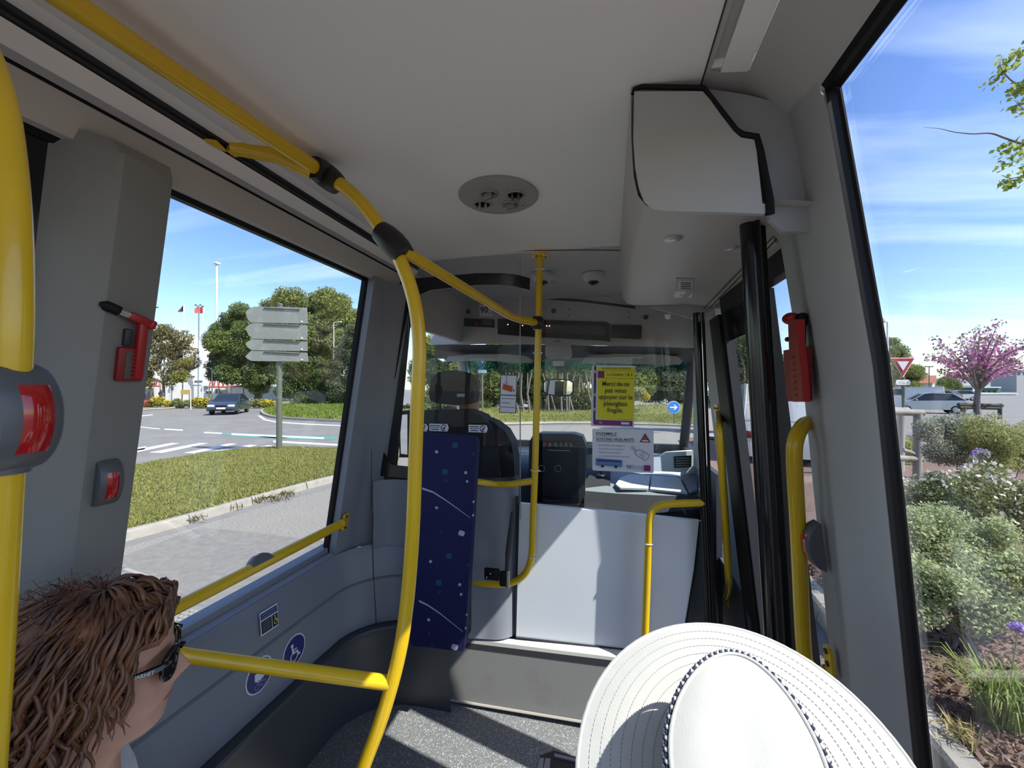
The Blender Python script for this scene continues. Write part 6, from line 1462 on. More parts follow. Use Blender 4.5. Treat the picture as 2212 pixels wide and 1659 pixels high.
# ---- car
m_glassk = mat('car_glass', (0.02, 0.025, 0.03), 0.08); m_tyre = mat('tyre', (0.015, 0.015, 0.016), 0.8); m_rim = mat('wheel_rim', (0.35, 0.36, 0.37), 0.3, 0.8)
m_lamp = mat('headlamp', (0.75, 0.78, 0.80), 0.1); m_platew = mat('number_plate', (0.75, 0.75, 0.72), 0.5)
def car(label, loc, yaw, paint, s=1.0, kind='sedan', parts=True):
    """local: y to the front, x to its right"""
    t = thing('car', label, 'car', loc); rot = Matrix.Rotation(yaw, 3, 'Z')
    def W_(x, y, z): return Vector(loc) + rot @ Vector((x * s, y * s, z * s))
    if kind == 'sedan':
        low = [(-2.18, 0.55), (-2.20, 0.30), (2.15, 0.28), (2.20, 0.50), (2.05, 0.72), (1.75, 0.84), (1.0, 0.93), (-1.5, 0.98), (-2.1, 0.95)]; cab_ = [(1.05, 0.90), (0.30, 1.36), (-0.05, 1.43), (-0.75, 1.40), (-1.65, 0.97)]
    elif kind == 'hatch':
        low = [(-1.95, 0.55), (-1.97, 0.30), (1.95, 0.28), (2.0, 0.50), (1.9, 0.74), (1.6, 0.86), (0.95, 0.97), (-1.6, 1.0), (-1.92, 0.95)]; cab_ = [(1.0, 0.94), (0.30, 1.44), (-0.05, 1.49), (-1.2, 1.46), (-1.85, 0.98)]
    else:
        low = [(-2.45, 0.50), (-2.45, 0.30), (2.35, 0.28), (2.40, 0.55), (2.28, 0.90), (1.7, 1.10), (1.5, 1.15), (-2.40, 1.15), (-2.45, 1.0)]; cab_ = [(1.75, 1.08), (1.10, 1.85), (0.7, 1.95), (-2.30, 1.95), (-2.42, 1.12)]
    hw, tw = 0.86, 0.66
    g = MB(); n = len(low)
    secs = [(-hw, 0.97), (-hw * 0.97, 1.0), (hw * 0.97, 1.0), (hw, 0.97)]
    g.sheet([[W_(x, y * k, 0.3 + (z - 0.3) * (1 if abs(x) < hw else 0.9)) for y, z in low] + [W_(x, low[0][0] * k, low[0][1])] for x, k in secs])
    for x, k in (secs[0], secs[-1]): g.add([W_(x, y * k, 0.3 + (z - 0.3) * 0.9) for y, z in low], [tuple(range(n))])
    g.build('body', paint, t, True, 35)
    g = MB(); m_ = len(cab_)
    g.sheet([[W_((hw - (hw - tw) * (z - cab_[0][1]) / 0.5 * (0.5 if kind == 'van' else 1)) * sx, y, z) for y, z in cab_] for sx in (-1, -0.6, 0.6, 1)])
    for sx in (-1, 1): g.add([W_((hw - (hw - tw) * (z - cab_[0][1]) / 0.5 * (0.5 if kind == 'van' else 1)) * sx, y, z) for y, z in cab_], [tuple(range(m_))])
    g.build('greenhouse', m_glassk if kind != 'van' else paint, t, True, 30)
    a, b_, c_, e_ = cab_[0], cab_[1], cab_[-2], cab_[-1]
    roof = [cab_[1], cab_[2], cab_[3]] if len(cab_) > 4 else cab_[1:3]
    g = MB(); g.sheet([[W_(sx * (tw + 0.03) * (1.13 if kind == 'van' else 1), y, z + 0.02) for sx in (-1, -0.5, 0.5, 1)] for y, z in roof], 0.04, (0, 0, -1)); g.build('roof', paint, t, True)
    for sx in (-1, 1):
        for (p0, p1) in ((cab_[0], cab_[1]), (cab_[-1], cab_[-2])):
            g = MB(); g.tube([W_(sx * (hw - 0.03), p0[0], p0[1]), W_(sx * (tw + 0.02) * (1.1 if kind == 'van' else 1), p1[0], p1[1])], 0.035 * s, 6); g.build('window_post', paint, t)
    for y in (1.30, -1.32):
        for sx in (-1, 1):
            c = W_(sx * 0.76, y, 0.31); ax_ = rot @ Matrix.Rotation(R(90 * sx), 3, 'Y')
            g = MB(); g.lathe([(0, 0.10), (0.18, 0.10), (0.29, 0.10), (0.315, 0.06), (0.315, -0.10), (0, -0.10)], 20, c, ax_ @ Matrix.Scale(s, 3)); w_ = g.build('wheel', m_tyre, t, True)
            g = MB(); g.lathe([(0, 0.112), (0.10, 0.115), (0.19, 0.105)], 14, c, ax_ @ Matrix.Scale(s, 3)); g.build('rim', m_rim, w_, True)
    if kind == 'van':
        g = MB(); g.sheet([[W_(sx * 0.74, 1.66, 1.20), W_(sx * 0.68, 1.20, 1.80)] for sx in (-1, 1)], 0.05 * s, rot @ Vector((0, 1, 0.6))); g.build('windscreen', m_glassk, t)
        for sx in (-1, 1):
            g = MB(); g.sheet([[W_(sx * 0.865, 1.35, 1.2), W_(sx * 0.78, 0.98, 1.75)], [W_(sx * 0.865, 0.45, 1.2), W_(sx * 0.78, 0.45, 1.75)]], 0.05, rot @ Vector((sx, 0, 0.2))); g.build('side_window', m_glassk, t)
    fy = low[3][0]
    for sx in (-1, 1):
        g = MB(); g.rbox(W_(sx * 0.60, fy - 0.09, 0.64 if kind != 'van' else 0.80), (0.40 * s, 0.18 * s, 0.15 * s), 0.05 * s, 2, rot); g.build('headlamp', m_lamp, t, True)
        g = MB(); g.rbox(W_(sx * 0.95, 0.75, 1.0), (0.18 * s, 0.10 * s, 0.13 * s), 0.03 * s, 2, rot); g.build('door_mirror', paint, t, True)
        g = MB(); g.rbox(W_(sx * 0.66, low[0][0] * 0.985, 0.80), (0.26 * s, 0.10 * s, 0.18 * s), 0.03 * s, 2, rot); g.build('tail_lamp', m_redd, t, True)
    g = MB(); g.rbox(W_(0, fy - 0.02, 0.47), (0.52 * s, 0.06 * s, 0.12 * s), 0.01, 1, rot); g.build('number_plate', m_platew, t)
    g = MB(); g.rbox(W_(0, fy - 0.04, 0.62), (0.62 * s, 0.08 * s, 0.12 * s), 0.02, 1, rot); gg = g.build('grille', m_black, t)
    g = MB(); g.rbox(W_(0, fy - 0.03, 0.34), (1.35 * s, 0.10 * s, 0.10 * s), 0.02, 1, rot); g.build('bumper_intake', m_black, t)
    return t
m_navycar = mat('paint_navy', (0.045, 0.062, 0.10), 0.25, 0.3, coat=0.6)
cl_ = P(497, 893, z=ROAD)
to_cam = math.atan2(-cl_.x, -cl_.y)
car('dark blue car driving round the roundabout', cl_, -to_cam - R(14), m_navycar, 1.0)

# ---- trees
m_pine = leaf_mat('pine_needles', (0.13, 0.155, 0.045), (0.36, 0.37, 0.14), (0.24, 0.265, 0.085), 0.28)
m_pined = leaf_mat('cedar_needles', (0.06, 0.09, 0.032), (0.22, 0.25, 0.085), (0.12, 0.16, 0.05), 0.22)
m_olive = leaf_mat('olive_leaves', (0.09, 0.11, 0.055), (0.20, 0.22, 0.13), None, 0.25)
m_shrub = leaf_mat('shrub_dark', (0.05, 0.075, 0.025), (0.16, 0.20, 0.06), (0.095, 0.13, 0.035), 0.22)
m_brown = leaf_mat('budding_leaves', (0.16, 0.12, 0.06), (0.30, 0.25, 0.12), (0.22, 0.20, 0.08), 0.3)
def tree(name, label, base_uv, D, clumps, n, size, m, trunk_to, r0=0.35, cat='tree', aspect=0.3, shell=0.55, bark=m_bark, group=None, ground=None, jit=0.0, spread=1.0, fill=True, limbs=3):
    b_ = P(*base_uv, D=D); b_.z = ROAD if ground is None else ground
    t = thing(name, label, cat, b_, group)
    top = P(*trunk_to, D=D)
    trunk('trunk', [b_, b_.lerp(top, 0.4) + Vector((0.1, 0, 0)), top], r0, r0 * 0.5, bark, t)
    for k in range(limbs):
        c = clumps[(k * max(1, len(clumps) // max(1, limbs))) % len(clumps)]; tgt = P(c[0], c[1], D=D); trunk('limb', [b_.lerp(top, 0.65), (b_.lerp(top, 0.8) + tgt) / 2 + Vector((0, 0, -0.2)), tgt], r0 * 0.4, r0 * 0.08, bark, t, 6)
    blades('foliage', crown_pts(clumps, D, n, 0.8, shell, jit), rng.uniform(size * 0.6, size * 1.3, 1)[0] if False else size, m, t, aspect, spread=spread)
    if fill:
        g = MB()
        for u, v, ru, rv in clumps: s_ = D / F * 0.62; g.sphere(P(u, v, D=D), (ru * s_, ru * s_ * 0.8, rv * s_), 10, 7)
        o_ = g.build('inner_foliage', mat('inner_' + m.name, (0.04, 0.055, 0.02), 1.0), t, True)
    return t
r_ = random.Random(3)
def scatter_clumps(outline, n, rmin, rmax):
    """random clumps inside a polygon outline in photo pixels"""
    us = [p[0] for p in outline]; vs = [p[1] for p in outline]; out = []
    while len(out) < n:
        u, v = r_.uniform(min(us), max(us)), r_.uniform(min(vs), max(vs)); ins = False; j = len(outline) - 1
        for i in range(len(outline)):
            if (outline[i][1] > v) != (outline[j][1] > v) and u < (outline[j][0] - outline[i][0]) * (v - outline[i][1]) / (outline[j][1] - outline[i][1]) + outline[i][0]: ins = not ins
            j = i
        if ins: q = r_.uniform(rmin, rmax); out.append((u, v, q, q * r_.uniform(0.6, 0.85)))
    return out
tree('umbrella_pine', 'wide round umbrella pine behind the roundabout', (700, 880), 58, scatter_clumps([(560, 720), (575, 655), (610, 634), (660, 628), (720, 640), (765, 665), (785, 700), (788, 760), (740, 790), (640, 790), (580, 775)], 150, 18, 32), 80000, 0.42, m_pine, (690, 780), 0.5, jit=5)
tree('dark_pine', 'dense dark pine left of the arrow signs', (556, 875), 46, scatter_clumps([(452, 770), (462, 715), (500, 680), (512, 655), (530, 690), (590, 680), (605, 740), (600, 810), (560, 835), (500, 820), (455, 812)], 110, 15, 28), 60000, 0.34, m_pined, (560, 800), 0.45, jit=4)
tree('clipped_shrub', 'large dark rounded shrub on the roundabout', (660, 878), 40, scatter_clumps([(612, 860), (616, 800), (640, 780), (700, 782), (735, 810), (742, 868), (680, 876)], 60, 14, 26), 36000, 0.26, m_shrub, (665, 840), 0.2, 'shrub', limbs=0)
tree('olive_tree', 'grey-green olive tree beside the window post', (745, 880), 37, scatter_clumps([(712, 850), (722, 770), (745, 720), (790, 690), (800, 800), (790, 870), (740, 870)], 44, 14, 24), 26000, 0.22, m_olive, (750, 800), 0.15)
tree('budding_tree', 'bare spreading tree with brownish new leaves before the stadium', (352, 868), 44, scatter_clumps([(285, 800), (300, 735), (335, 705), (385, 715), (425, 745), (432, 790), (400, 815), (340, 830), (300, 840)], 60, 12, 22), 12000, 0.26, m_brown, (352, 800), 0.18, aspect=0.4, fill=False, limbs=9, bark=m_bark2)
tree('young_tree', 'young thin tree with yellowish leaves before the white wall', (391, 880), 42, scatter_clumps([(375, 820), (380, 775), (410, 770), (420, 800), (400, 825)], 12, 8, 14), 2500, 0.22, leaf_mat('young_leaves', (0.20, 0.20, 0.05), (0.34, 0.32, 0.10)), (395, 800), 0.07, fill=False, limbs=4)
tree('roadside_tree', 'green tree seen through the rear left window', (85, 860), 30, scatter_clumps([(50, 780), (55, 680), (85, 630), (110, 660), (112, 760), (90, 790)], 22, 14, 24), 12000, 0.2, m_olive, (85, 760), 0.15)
# flower beds along the far kerb
m_yfl = leaf_mat('yellow_flowers', (0.55, 0.42, 0.02), (0.62, 0.50, 0.06)); m_rfl = leaf_mat('red_flowers', (0.42, 0.04, 0.03), (0.50, 0.08, 0.06)); m_bed = leaf_mat('bed_leaves', (0.16, 0.18, 0.06), (0.30, 0.30, 0.13))
for k, (u, w, h, fm, nm) in enumerate(((312, 26, 12, m_rfl, 'low bed bush with red and yellow flowers near the left pillar'), (350, 26, 13, m_yfl, 'yellow flowering bed bush right of the red one'), (395, 26, 9, m_bed, 'grey-green bed bush between two yellow ones'), (437, 28, 11, m_yfl, 'yellow flowering bed bush left of the car'), (545, 24, 8, m_bed, 'low green bed bush right of the car'), (582, 22, 7, m_yfl, 'yellow bed bush left of the sign post'))):
    c = P(u, 879, D=38); c.z = ROAD; t = thing('flower_bush', nm, 'bush', c, 'roadside flower bushes')
    cl2 = [(u + r_.uniform(-w, w) * 0.8, 877 - r_.uniform(0, h), 9, 7) for _ in range(9)]
    blades('leaves', crown_pts(cl2, 38, 2600, 1.0, 0.3), 0.16, m_bed, t, 0.35); blades('flowers', crown_pts([(a, b_ - 2, c_, d_) for a, b_, c_, d_ in cl2], 38, 700, 1.0, 0.8), 0.13, fm, t, 0.9)
g = MB(); g.prism([P(u, v, z=ROAD) for u, v in ((200, 893), (330, 884), (480, 875), (600, 871), (700, 868), (700, 864), (480, 867), (200, 872))], (0, 0, 0.12)); vg_ = g.build('far_verge', m_soil); tag(vg_, 'planted verge beyond the roundabout', None, kind='structure')
g = MB(); g.tube([P(u, v, z=ROAD + 0.06) for u, v in ((200, 893), (330, 884), (480, 875), (600, 871))], 0.10, 6); g.build('kerb', m_kerb, vg_)

# ---- stadium
m_white_wall = mat('white_render', (0.70, 0.68, 0.61), 0.85, col2=(0.76, 0.74, 0.66), scale=2, bump=0.1, bscale=20); m_redst = mat('red_steel', (0.42, 0.10, 0.08), 0.5); m_greyw = mat('grey_render', (0.34, 0.34, 0.34), 0.8)
sd_ = thing('stadium', 'white stadium building with red roof trusses', 'building', P(430, 868, D=62))
def wall_box(nm, q, D, m, par, dep=4.0):
    g = MB(); g.prism([P(u, v, D=D) for u, v in q], _f * dep); return g.build(nm, m, par)
wall_box('lower_wall', [(180, 872), (180, 828), (340, 828), (600, 836), (600, 872)], 62, m_white_wall, sd_, 3)
wall_box('main_block', [(230, 840), (230, 722), (386, 722), (396, 745), (440, 760), (470, 836), (420, 850)], 66, m_white_wall, sd_, 12)
wall_box('stair_tower', [(398, 740), (416, 727), (436, 727), (460, 730), (470, 800), (400, 790)], 70, m_greyw, sd_, 8)
for k, (u0, v0, u1, v1) in enumerate(((405, 812, 418, 816), (420, 822, 436, 827), (436, 834, 448, 839), (445, 845, 456, 850), (360, 800, 372, 807), (362, 818, 372, 824), (365, 836, 373, 842), (465, 840, 475, 850), (478, 842, 490, 856), (300, 838, 312, 868), (316, 838, 330, 868))):
    m__ = P((u0 + u1) / 2, (v0 + v1) / 2, D=60.9); w_ = wall_box('window', [(u0, v1), (u0, v0), (u1, v0), (u1, v1)], 61.8, mat('stadium_pane', (0.12, 0.13, 0.15), 0.3), sd_, 0.25)
for (u0, u1, vb, vt) in ((306, 346, 834, 818), (452, 492, 836, 812), (500, 552, 835, 815)):
    k = 4
    for i in range(k):
        a = u0 + (u1 - u0) * i / k; b_ = u0 + (u1 - u0) * (i + 0.5) / k; c = u0 + (u1 - u0) * (i + 1) / k
        g = MB(); g.tube([P(a, vb, D=61), P(b_, vt, D=61), P(c, vb, D=61)], 0.10, 6); g.build('truss', m_redst, sd_)
    g = MB(); g.tube([P(u0, vb, D=61), P(u1, vb, D=61)], 0.13, 6); g.build('truss_beam', m_redst, sd_)
    for i in range(3): g = MB(); a = u0 + (u1 - u0) * i / 2; g.tube([P(a, vb, D=61), P(a, 872, D=61)], 0.07, 6); g.build('column', m_post, sd_)
m_pole = mat('white_pole', (0.62, 0.62, 0.62), 0.4)
def pole(name, label, u, v0, v1, D, r, m=m_pole, cat='pole', du=0):
    b0 = P(u, v1, D=D); b0.z = ROAD; t = thing(name, label, cat, b0); g = MB(); g.tube([b0, P(u + du, v0, D=D)], [r, r * 0.7], 8); g.build('pole', m, t, True); return t
t = pole('flagpole', 'white flagpole with dark flag above the stadium', 397, 656, 775, 60, 0.12)
def flag(pts, m, par, D):
    g = MB(); g.sheet([[P(a, b_, D=D + 0.3 * math.sin(i * 1.5)), P(c, d_, D=D + 0.3 * math.sin(i * 1.5 + 1))] for i, (a, b_, c, d_) in enumerate(pts)]); return g.build('flag', m, par, True)
flag([(398, 657, 398, 671), (394, 661, 393, 674), (389, 667, 387, 674), (384, 672, 384, 674)], mat('flag_dark', (0.06, 0.03, 0.06), 0.8), t, 60)
t = pole('flagpole', 'thin flagpole with red flag above the stadium', 429, 662, 735, 61, 0.07, mat('thin_pole', (0.16, 0.2, 0.26), 0.4))
flag([(438, 661, 438, 677), (432, 664, 432, 677), (426, 662, 426, 677), (420, 668, 420, 676)], mat('flag_red', (0.55, 0.08, 0.07), 0.8), t, 61)
pole('flagpole', 'short white flagpole right of the red flag', 439, 664, 720, 60.5, 0.08)
t = pole('floodlight_mast', 'tall white mast rising behind the dark pine', 468, 570, 690, 95, 0.33)
g = MB(); g.rbox(P(468, 569, D=95), (1.1, 1.1, 0.45), 0.1); g.build('head', m_pole, t)
t = pole('floodlight_mast', 'floodlight mast at the left edge of the window', 331, 672, 735, 92, 0.13, m_post); g = MB()
for k in range(3): g.rbox(P(326 + k * 7, 664 + (k % 2) * 4, D=92), (0.4, 0.3, 0.3), 0.05)
g.build('lamp', m_post, t)
t = pole('floodlight_mast', 'cluster of floodlights behind the red flag', 430, 665, 740, 92, 0.09, m_post); g = MB()
for k in range(4): g.rbox(P(423 + k * 5, 659 + (k % 2) * 3, D=92), (0.36, 0.3, 0.3), 0.05)
g.build('lamp', m_post, t)
def street_lamp(label, u, vt, vb, D, side, r=0.06):
    t = pole('street_lamp', label, u, vt, vb, D, r, cat='lamp'); g = MB(); a = P(u, vt, D=D); g.tube([a, a + _r * side * 0.5 + Vector((0, 0, 0.1))], r * 0.6, 6); g.build('arm', m_pole, t)
    g = MB(); g.rbox(a + _r * side * 0.7 + Vector((0, 0, 0.1)), (0.5, 0.25, 0.12), 0.04); g.build('lamp_head', m_pole, t); return t
street_lamp('small street lamp before the stadium wall', 458, 796, 868, 45, -1)
street_lamp('white street lamp among the pines right of the arrow signs', 721, 697, 790, 50, 1)
t = pole('round_sign', 'round grey sign back on a post by the flower bed', 412, 825, 880, 36, 0.04, cat='sign'); g = MB(); g.lathe([(0, 0.02), (0.28, 0.02), (0.28, -0.02), (0, -0.02)], 20, P(412, 826, D=35.9), Matrix.Rotation(R(90), 3, 'X')); g.build('disc', m_greyw, t)
t = pole('round_sign', 'small round dark sign before the stadium', 368, 806, 845, 55, 0.04, cat='sign'); g = MB(); g.lathe([(0, 0.02), (0.36, 0.02), (0.36, -0.02), (0, -0.02)], 20, P(368, 806, D=54.9), Matrix.Rotation(R(90), 3, 'X')); g.build('disc', m_post, t)
t = thing('notice_board', 'small ochre board on legs behind the flower bed', 'sign', P(402, 872, D=41)); wall_box('board', [(390, 852), (390, 842), (412, 842), (412, 852)], 41, mat('ochre', (0.48, 0.32, 0.10), 0.7), t, 0.05)
for u in (393, 409): g = MB(); g.tube([P(u, 852, D=41), P(u, 880, D=41)], 0.04, 6); g.build('leg', m_post, t)
# distant pedestrian
fw_ = P(347, 868, D=52); fw_.z = ROAD + 0.1
def q_(s_, z, f_=0.0): return fw_ + _r * s_ + Vector((0, 0, z)) + _f * f_
wk = thing('person', 'distant pedestrian in dark clothes before the white wall', 'person', fw_)
nd = {'pelvis': (q_(0, 0.9), 0.15), 'chest': (q_(0, 1.3), 0.17), 'neck': (q_(0, 1.5), 0.07), 'head': (q_(0, 1.66), 0.11), 'kl': (q_(-0.12, 0.48), 0.08), 'fl': (q_(-0.2, 0.06), 0.06), 'kr': (q_(0.12, 0.48), 0.08), 'fr': (q_(0.22, 0.06), 0.06), 'el': (q_(-0.26, 1.1), 0.05), 'hl': (q_(-0.2, 0.85), 0.04), 'er': (q_(0.26, 1.1), 0.05), 'hr': (q_(0.24, 0.85), 0.04)}
me = skin_mesh(nd, [('pelvis', 'chest'), ('chest', 'neck'), ('neck', 'head'), ('pelvis', 'kl'), ('kl', 'fl'), ('pelvis', 'kr'), ('kr', 'fr'), ('chest', 'el'), ('el', 'hl'), ('chest', 'er'), ('er', 'hr')], 1)
o = link('body', me, None, wk); dress(me, lambda c: 1 if c.z > ROAD + 1.66 else 0, [mat('coat_dark', (0.03, 0.035, 0.05), 0.8), m_skin])
# ================================================================== flower bed and street on the right
BED = ROAD + 0.14
m_mulch = mat('mulch', (0.11, 0.065, 0.05), 0.95, col2=(0.20, 0.13, 0.105), scale=30, detail=8, bump=0.6, bscale=60)
bed = struct('flower_bed', 'planted bed with bark mulch right of the bus', None, (3.5, 4.0, ROAD))
ka, kb = P(1983, 1501, z=BED), P(2126, 1659, z=BED); kd = (kb - ka).normalized(); kout = Vector((kd.y, -kd.x, 0)); kout = kout if kout.x < 0 else -kout
p = ka - kd * 14.0; k = 0
for i in range(20):
    a = ka - kd * 13.0 + kd * (i * 1.0); b_ = a + kd * 0.988; w_ = 0.13; g = MB(); lo = Vector((0, 0, -0.15))
    g.add([a, b_, b_ + kout * (w_ - 0.02), a + kout * (w_ - 0.02), a + kout * w_ + Vector((0, 0, -0.02)), b_ + kout * w_ + Vector((0, 0, -0.02)), b_ + kout * (w_ + 0.01) + lo, a + kout * (w_ + 0.01) + lo], [(0, 1, 2, 3), (3, 2, 5, 4), (4, 5, 6, 7), (0, 3, 4, 7), (1, 6, 5, 2)]); g.build('kerb_stone', m_kerb, bed)
g = MB(); a, b_ = ka - kd * 13, ka + kd * 6
g.sheet([[a + Vector((0, 0, -0.01)), a - kout * 14 + Vector((0, 0, 0.03))], [b_ + Vector((0, 0, -0.01)), b_ - kout * 14 + Vector((0, 0, 0.03))]]); g.build('mulch', m_mulch, bed)
npz = 9000; tt = rng.random(npz); ss = rng.random(npz) ** 1.4
chips = np.array([tuple(ka + kd * (4.0 * (t_ - 0.62)) - kout * (0.02 + 2.2 * s_) + Vector((0, 0, 0.004))) for t_, s_ in zip(tt, ss)])
blades('bark_chips', chips, rng.uniform(0.02, 0.06, npz), leaf_mat('bark_chip', (0.12, 0.065, 0.05), (0.32, 0.22, 0.18), (0.19, 0.11, 0.09), 0.05), bed, 0.5, spread=1.0)

def shrub(name, label, clumps, D, n, size, m, flowers=None, nf=0, fs=0.03, group='shrubs of the right flower bed', stems=5, aspect=0.5, fill=(0.05, 0.06, 0.035), spread=1.0, dirs=None, dep=0.9):
    us = sum(c[0] for c in clumps) / len(clumps); b_ = P(us, 1000, D=D); b_.z = BED
    t = thing(name, label, 'shrub', b_, group)
    pts = crown_pts(clumps, D, n, dep, 0.35, 0.12 * D * 0.3); pts[:, 2] = np.maximum(pts[:, 2], BED + 0.03)
    blades('leaves', pts, size * rng.uniform(0.6, 1.3, len(pts)), m, t, aspect, spread=spread, dirs=dirs)
    if flowers is not None:
        pf = crown_pts(clumps, D, nf, dep, 0.92, 0.12 * D * 0.3); pf[:, 2] = np.maximum(pf[:, 2], BED + 0.08); pf += np.array((-0.02, -0.03, 0.02)); blades('flowers', pf, fs, flowers, t, 0.9)
    for i in range(stems):
        c = clumps[i % len(clumps)]; e_ = P(c[0], c[1], D=D); g = MB(); g.tube([b_ + Vector((r_.uniform(-.1, .1), r_.uniform(-.1, .1), 0)), (b_ + e_) / 2, e_], [0.012, 0.008, 0.004], 5); g.build('stem', m_bark2, t)
    return t
m_mint = leaf_mat('pale_leaves', (0.30, 0.35, 0.17), (0.56, 0.58, 0.36), (0.42, 0.46, 0.25), 0.35)
m_sage = leaf_mat('sage_leaves', (0.26, 0.27, 0.20), (0.46, 0.46, 0.37), (0.36, 0.37, 0.28), 0.3)
m_yg = leaf_mat('yellow_green_leaves', (0.27, 0.29, 0.10), (0.50, 0.50, 0.24), (0.38, 0.39, 0.16), 0.35)
m_wfl = leaf_mat('white_flowers', (0.62, 0.58, 0.52), (0.74, 0.70, 0.62)); m_lfl = leaf_mat('lilac_flowers', (0.32, 0.24, 0.52), (0.42, 0.32, 0.62)); m_cist = leaf_mat('cistus_leaves', (0.16, 0.18, 0.08), (0.36, 0.36, 0.19), (0.25, 0.27, 0.13), 0.3)
def grid_clumps(u0, u1, v0, v1, n, ru, rv): return [(r_.uniform(u0, u1), r_.uniform(v0, v1), ru * r_.uniform(0.7, 1.3), rv * r_.uniform(0.7, 1.3)) for _ in range(n)]
shrub('mint_shrub', 'pale green leafy shrub nearest the window at the right', grid_clumps(1950, 2110, 1230, 1370, 14, 46, 42) + grid_clumps(2100, 2260, 1200, 1350, 12, 50, 46), 2.75, 26000, 0.026, m_mint, aspect=0.65)
shrub('mint_shrub', 'pale green leafy shrub behind the nearest one', grid_clumps(1930, 2060, 1110, 1230, 14, 42, 40) + grid_clumps(2060, 2180, 1140, 1240, 8, 40, 36), 3.4, 22000, 0.026, m_mint, aspect=0.65)
shrub('white_flower_shrub', 'dark shrub full of small white flowers', grid_clumps(2010, 2230, 1030, 1150, 20, 46, 36), 4.2, 22000, 0.035, m_cist, m_wfl, 1100, 0.045)
shrub('white_flower_shrub', 'low white flowering shrub beside the wooden fence', grid_clumps(1930, 2060, 1045, 1110, 12, 36, 26), 4.6, 14000, 0.034, m_yg, m_wfl, 420, 0.045)
shrub('sage_shrub', 'grey-green feathery shrub right of the wooden fence', grid_clumps(1995, 2100, 915, 985, 14, 34, 28), 6.6, 20000, 0.05, m_sage, aspect=0.3)
shrub('broom_shrub', 'yellow-green shrub below the pink tree', grid_clumps(2090, 2230, 925, 1010, 16, 38, 32), 5.8, 22000, 0.045, m_yg, aspect=0.25, dirs=(0.5, 0.1, 0.6))
shrub('sage_shrub', 'low grey shrub behind the fence rails', grid_clumps(1925, 1990, 945, 1020, 9, 24, 24), 9.8, 8000, 0.07, m_yg, aspect=0.35)
shrub('lilac_shrub', 'lavender with lilac flower heads among the shrubs', grid_clumps(2098, 2125, 980, 1000, 3, 9, 8), 4.9, 700, 0.03, m_sage, m_lfl, 90, 0.028)
# garlic-like clump with violet head
c0_ = P(2165, 1560, z=BED); t = thing('grass_clump', 'clump of narrow green blades with a violet flower at the right edge', 'plant', c0_); g = MB()
for i in range(260):
    a = r_.uniform(0, 6.28); sp = r_.uniform(0.05, 0.26); h = r_.uniform(0.16, 0.30); b0 = c0_ + Vector((r_.gauss(0, 0.04), r_.gauss(0, 0.04), 0)); dv_ = Vector((math.cos(a), math.sin(a), 0)); sd2 = Vector((-dv_.y, dv_.x, 0)) * 0.0035
    ps = [b0, b0 + dv_ * sp * 0.35 + Vector((0, 0, h * 0.7)), b0 + dv_ * sp * 0.8 + Vector((0, 0, h)), b0 + dv_ * sp * 1.2 + Vector((0, 0, h * 0.85))]
    g.sheet([[q - sd2 * w, q + sd2 * w] for q, w in zip(ps, (1, 1, 0.8, 0.1))])
o = g.build('blades', leaf_mat('clump_blades', (0.13, 0.20, 0.06), (0.34, 0.38, 0.13), (0.22, 0.28, 0.08), 0.3), t); o['kind'] = 'stuff'
hd0 = P(2200, 1356, D=1.95); g = MB(); g.tube(smooth_path([c0_ + Vector((0.02, 0, 0.1)), (c0_ + hd0) / 2 + Vector((0.01, 0, 0.05)), hd0], 4), 0.0035, 6); g.build('flower_stalk', mat('stalk', (0.25, 0.30, 0.14), 0.6), t, True)
blades('flower_head', in_ball(220, hd0, (0.035, 0.035, 0.022), 0.5), 0.018, leaf_mat('violet_petals', (0.36, 0.22, 0.58), (0.50, 0.34, 0.72)), t, 0.6)
gg2 = P(2070, 1600, z=BED); t = thing('grass_clump', 'dry weed tuft in the bark mulch near the kerb', 'plant', gg2); nn = 70
blades('blades', np.array(gg2) + rng.normal(size=(nn, 3)) * (0.04, 0.05, 0.0) + np.array((0, 0, 0.05)), rng.uniform(0.06, 0.16, nn), m_dry, t, 0.08, dirs=np.tile((0, 0, 0.8), (nn, 1)), spread=0.8)

# wooden fence
m_wood = mat('fence_wood', (0.24, 0.225, 0.195), 0.85, col2=(0.30, 0.28, 0.245), scale=6, bump=0.3, bscale=30, stretch=(1, 1, 0.2))
fe = thing('wooden_fence', 'weathered round-timber fence beside the window frame', 'fence', P(1985, 1030, D=8.0)); DF = 8.0
def timber(nm, p0, p1, r__, D0=DF, D1=DF): g = MB(); g.tube([P(*p0, D=D0), P(*p1, D=D1)], r__, 12); return g.build(nm, m_wood, fe, True)
timber('rail', (1860, 888), (1993, 892), 0.062); timber('post', (1983, 894), (1981, 1050), 0.070); timber('post', (1946, 894), (1944, 1050), 0.070, 8.7, 8.7); timber('rail', (1860, 986), (1991, 992), 0.058); timber('rail', (1870, 884), (1962, 886), 0.055, 8.7, 8.7); timber('brace', (1950, 972), (1974, 980), 0.04)
# tree guard under the pink tree
fe2 = thing('wooden_fence', 'dark timber guard rail around the pink tree', 'fence', P(2110, 905, D=14))
for nm, a, b_ in (('rail', (2070, 874), (2165, 876)), ('rail', (2072, 880), (2160, 882)), ('post', (2082, 872), (2082, 905)), ('post', (2160, 872), (2160, 905))):
    g = MB(); g.tube([P(*a, D=14), P(*b_, D=14)], 0.055, 8); g.build(nm, mat('wood_dark', (0.06, 0.055, 0.05), 0.9), fe2, True)
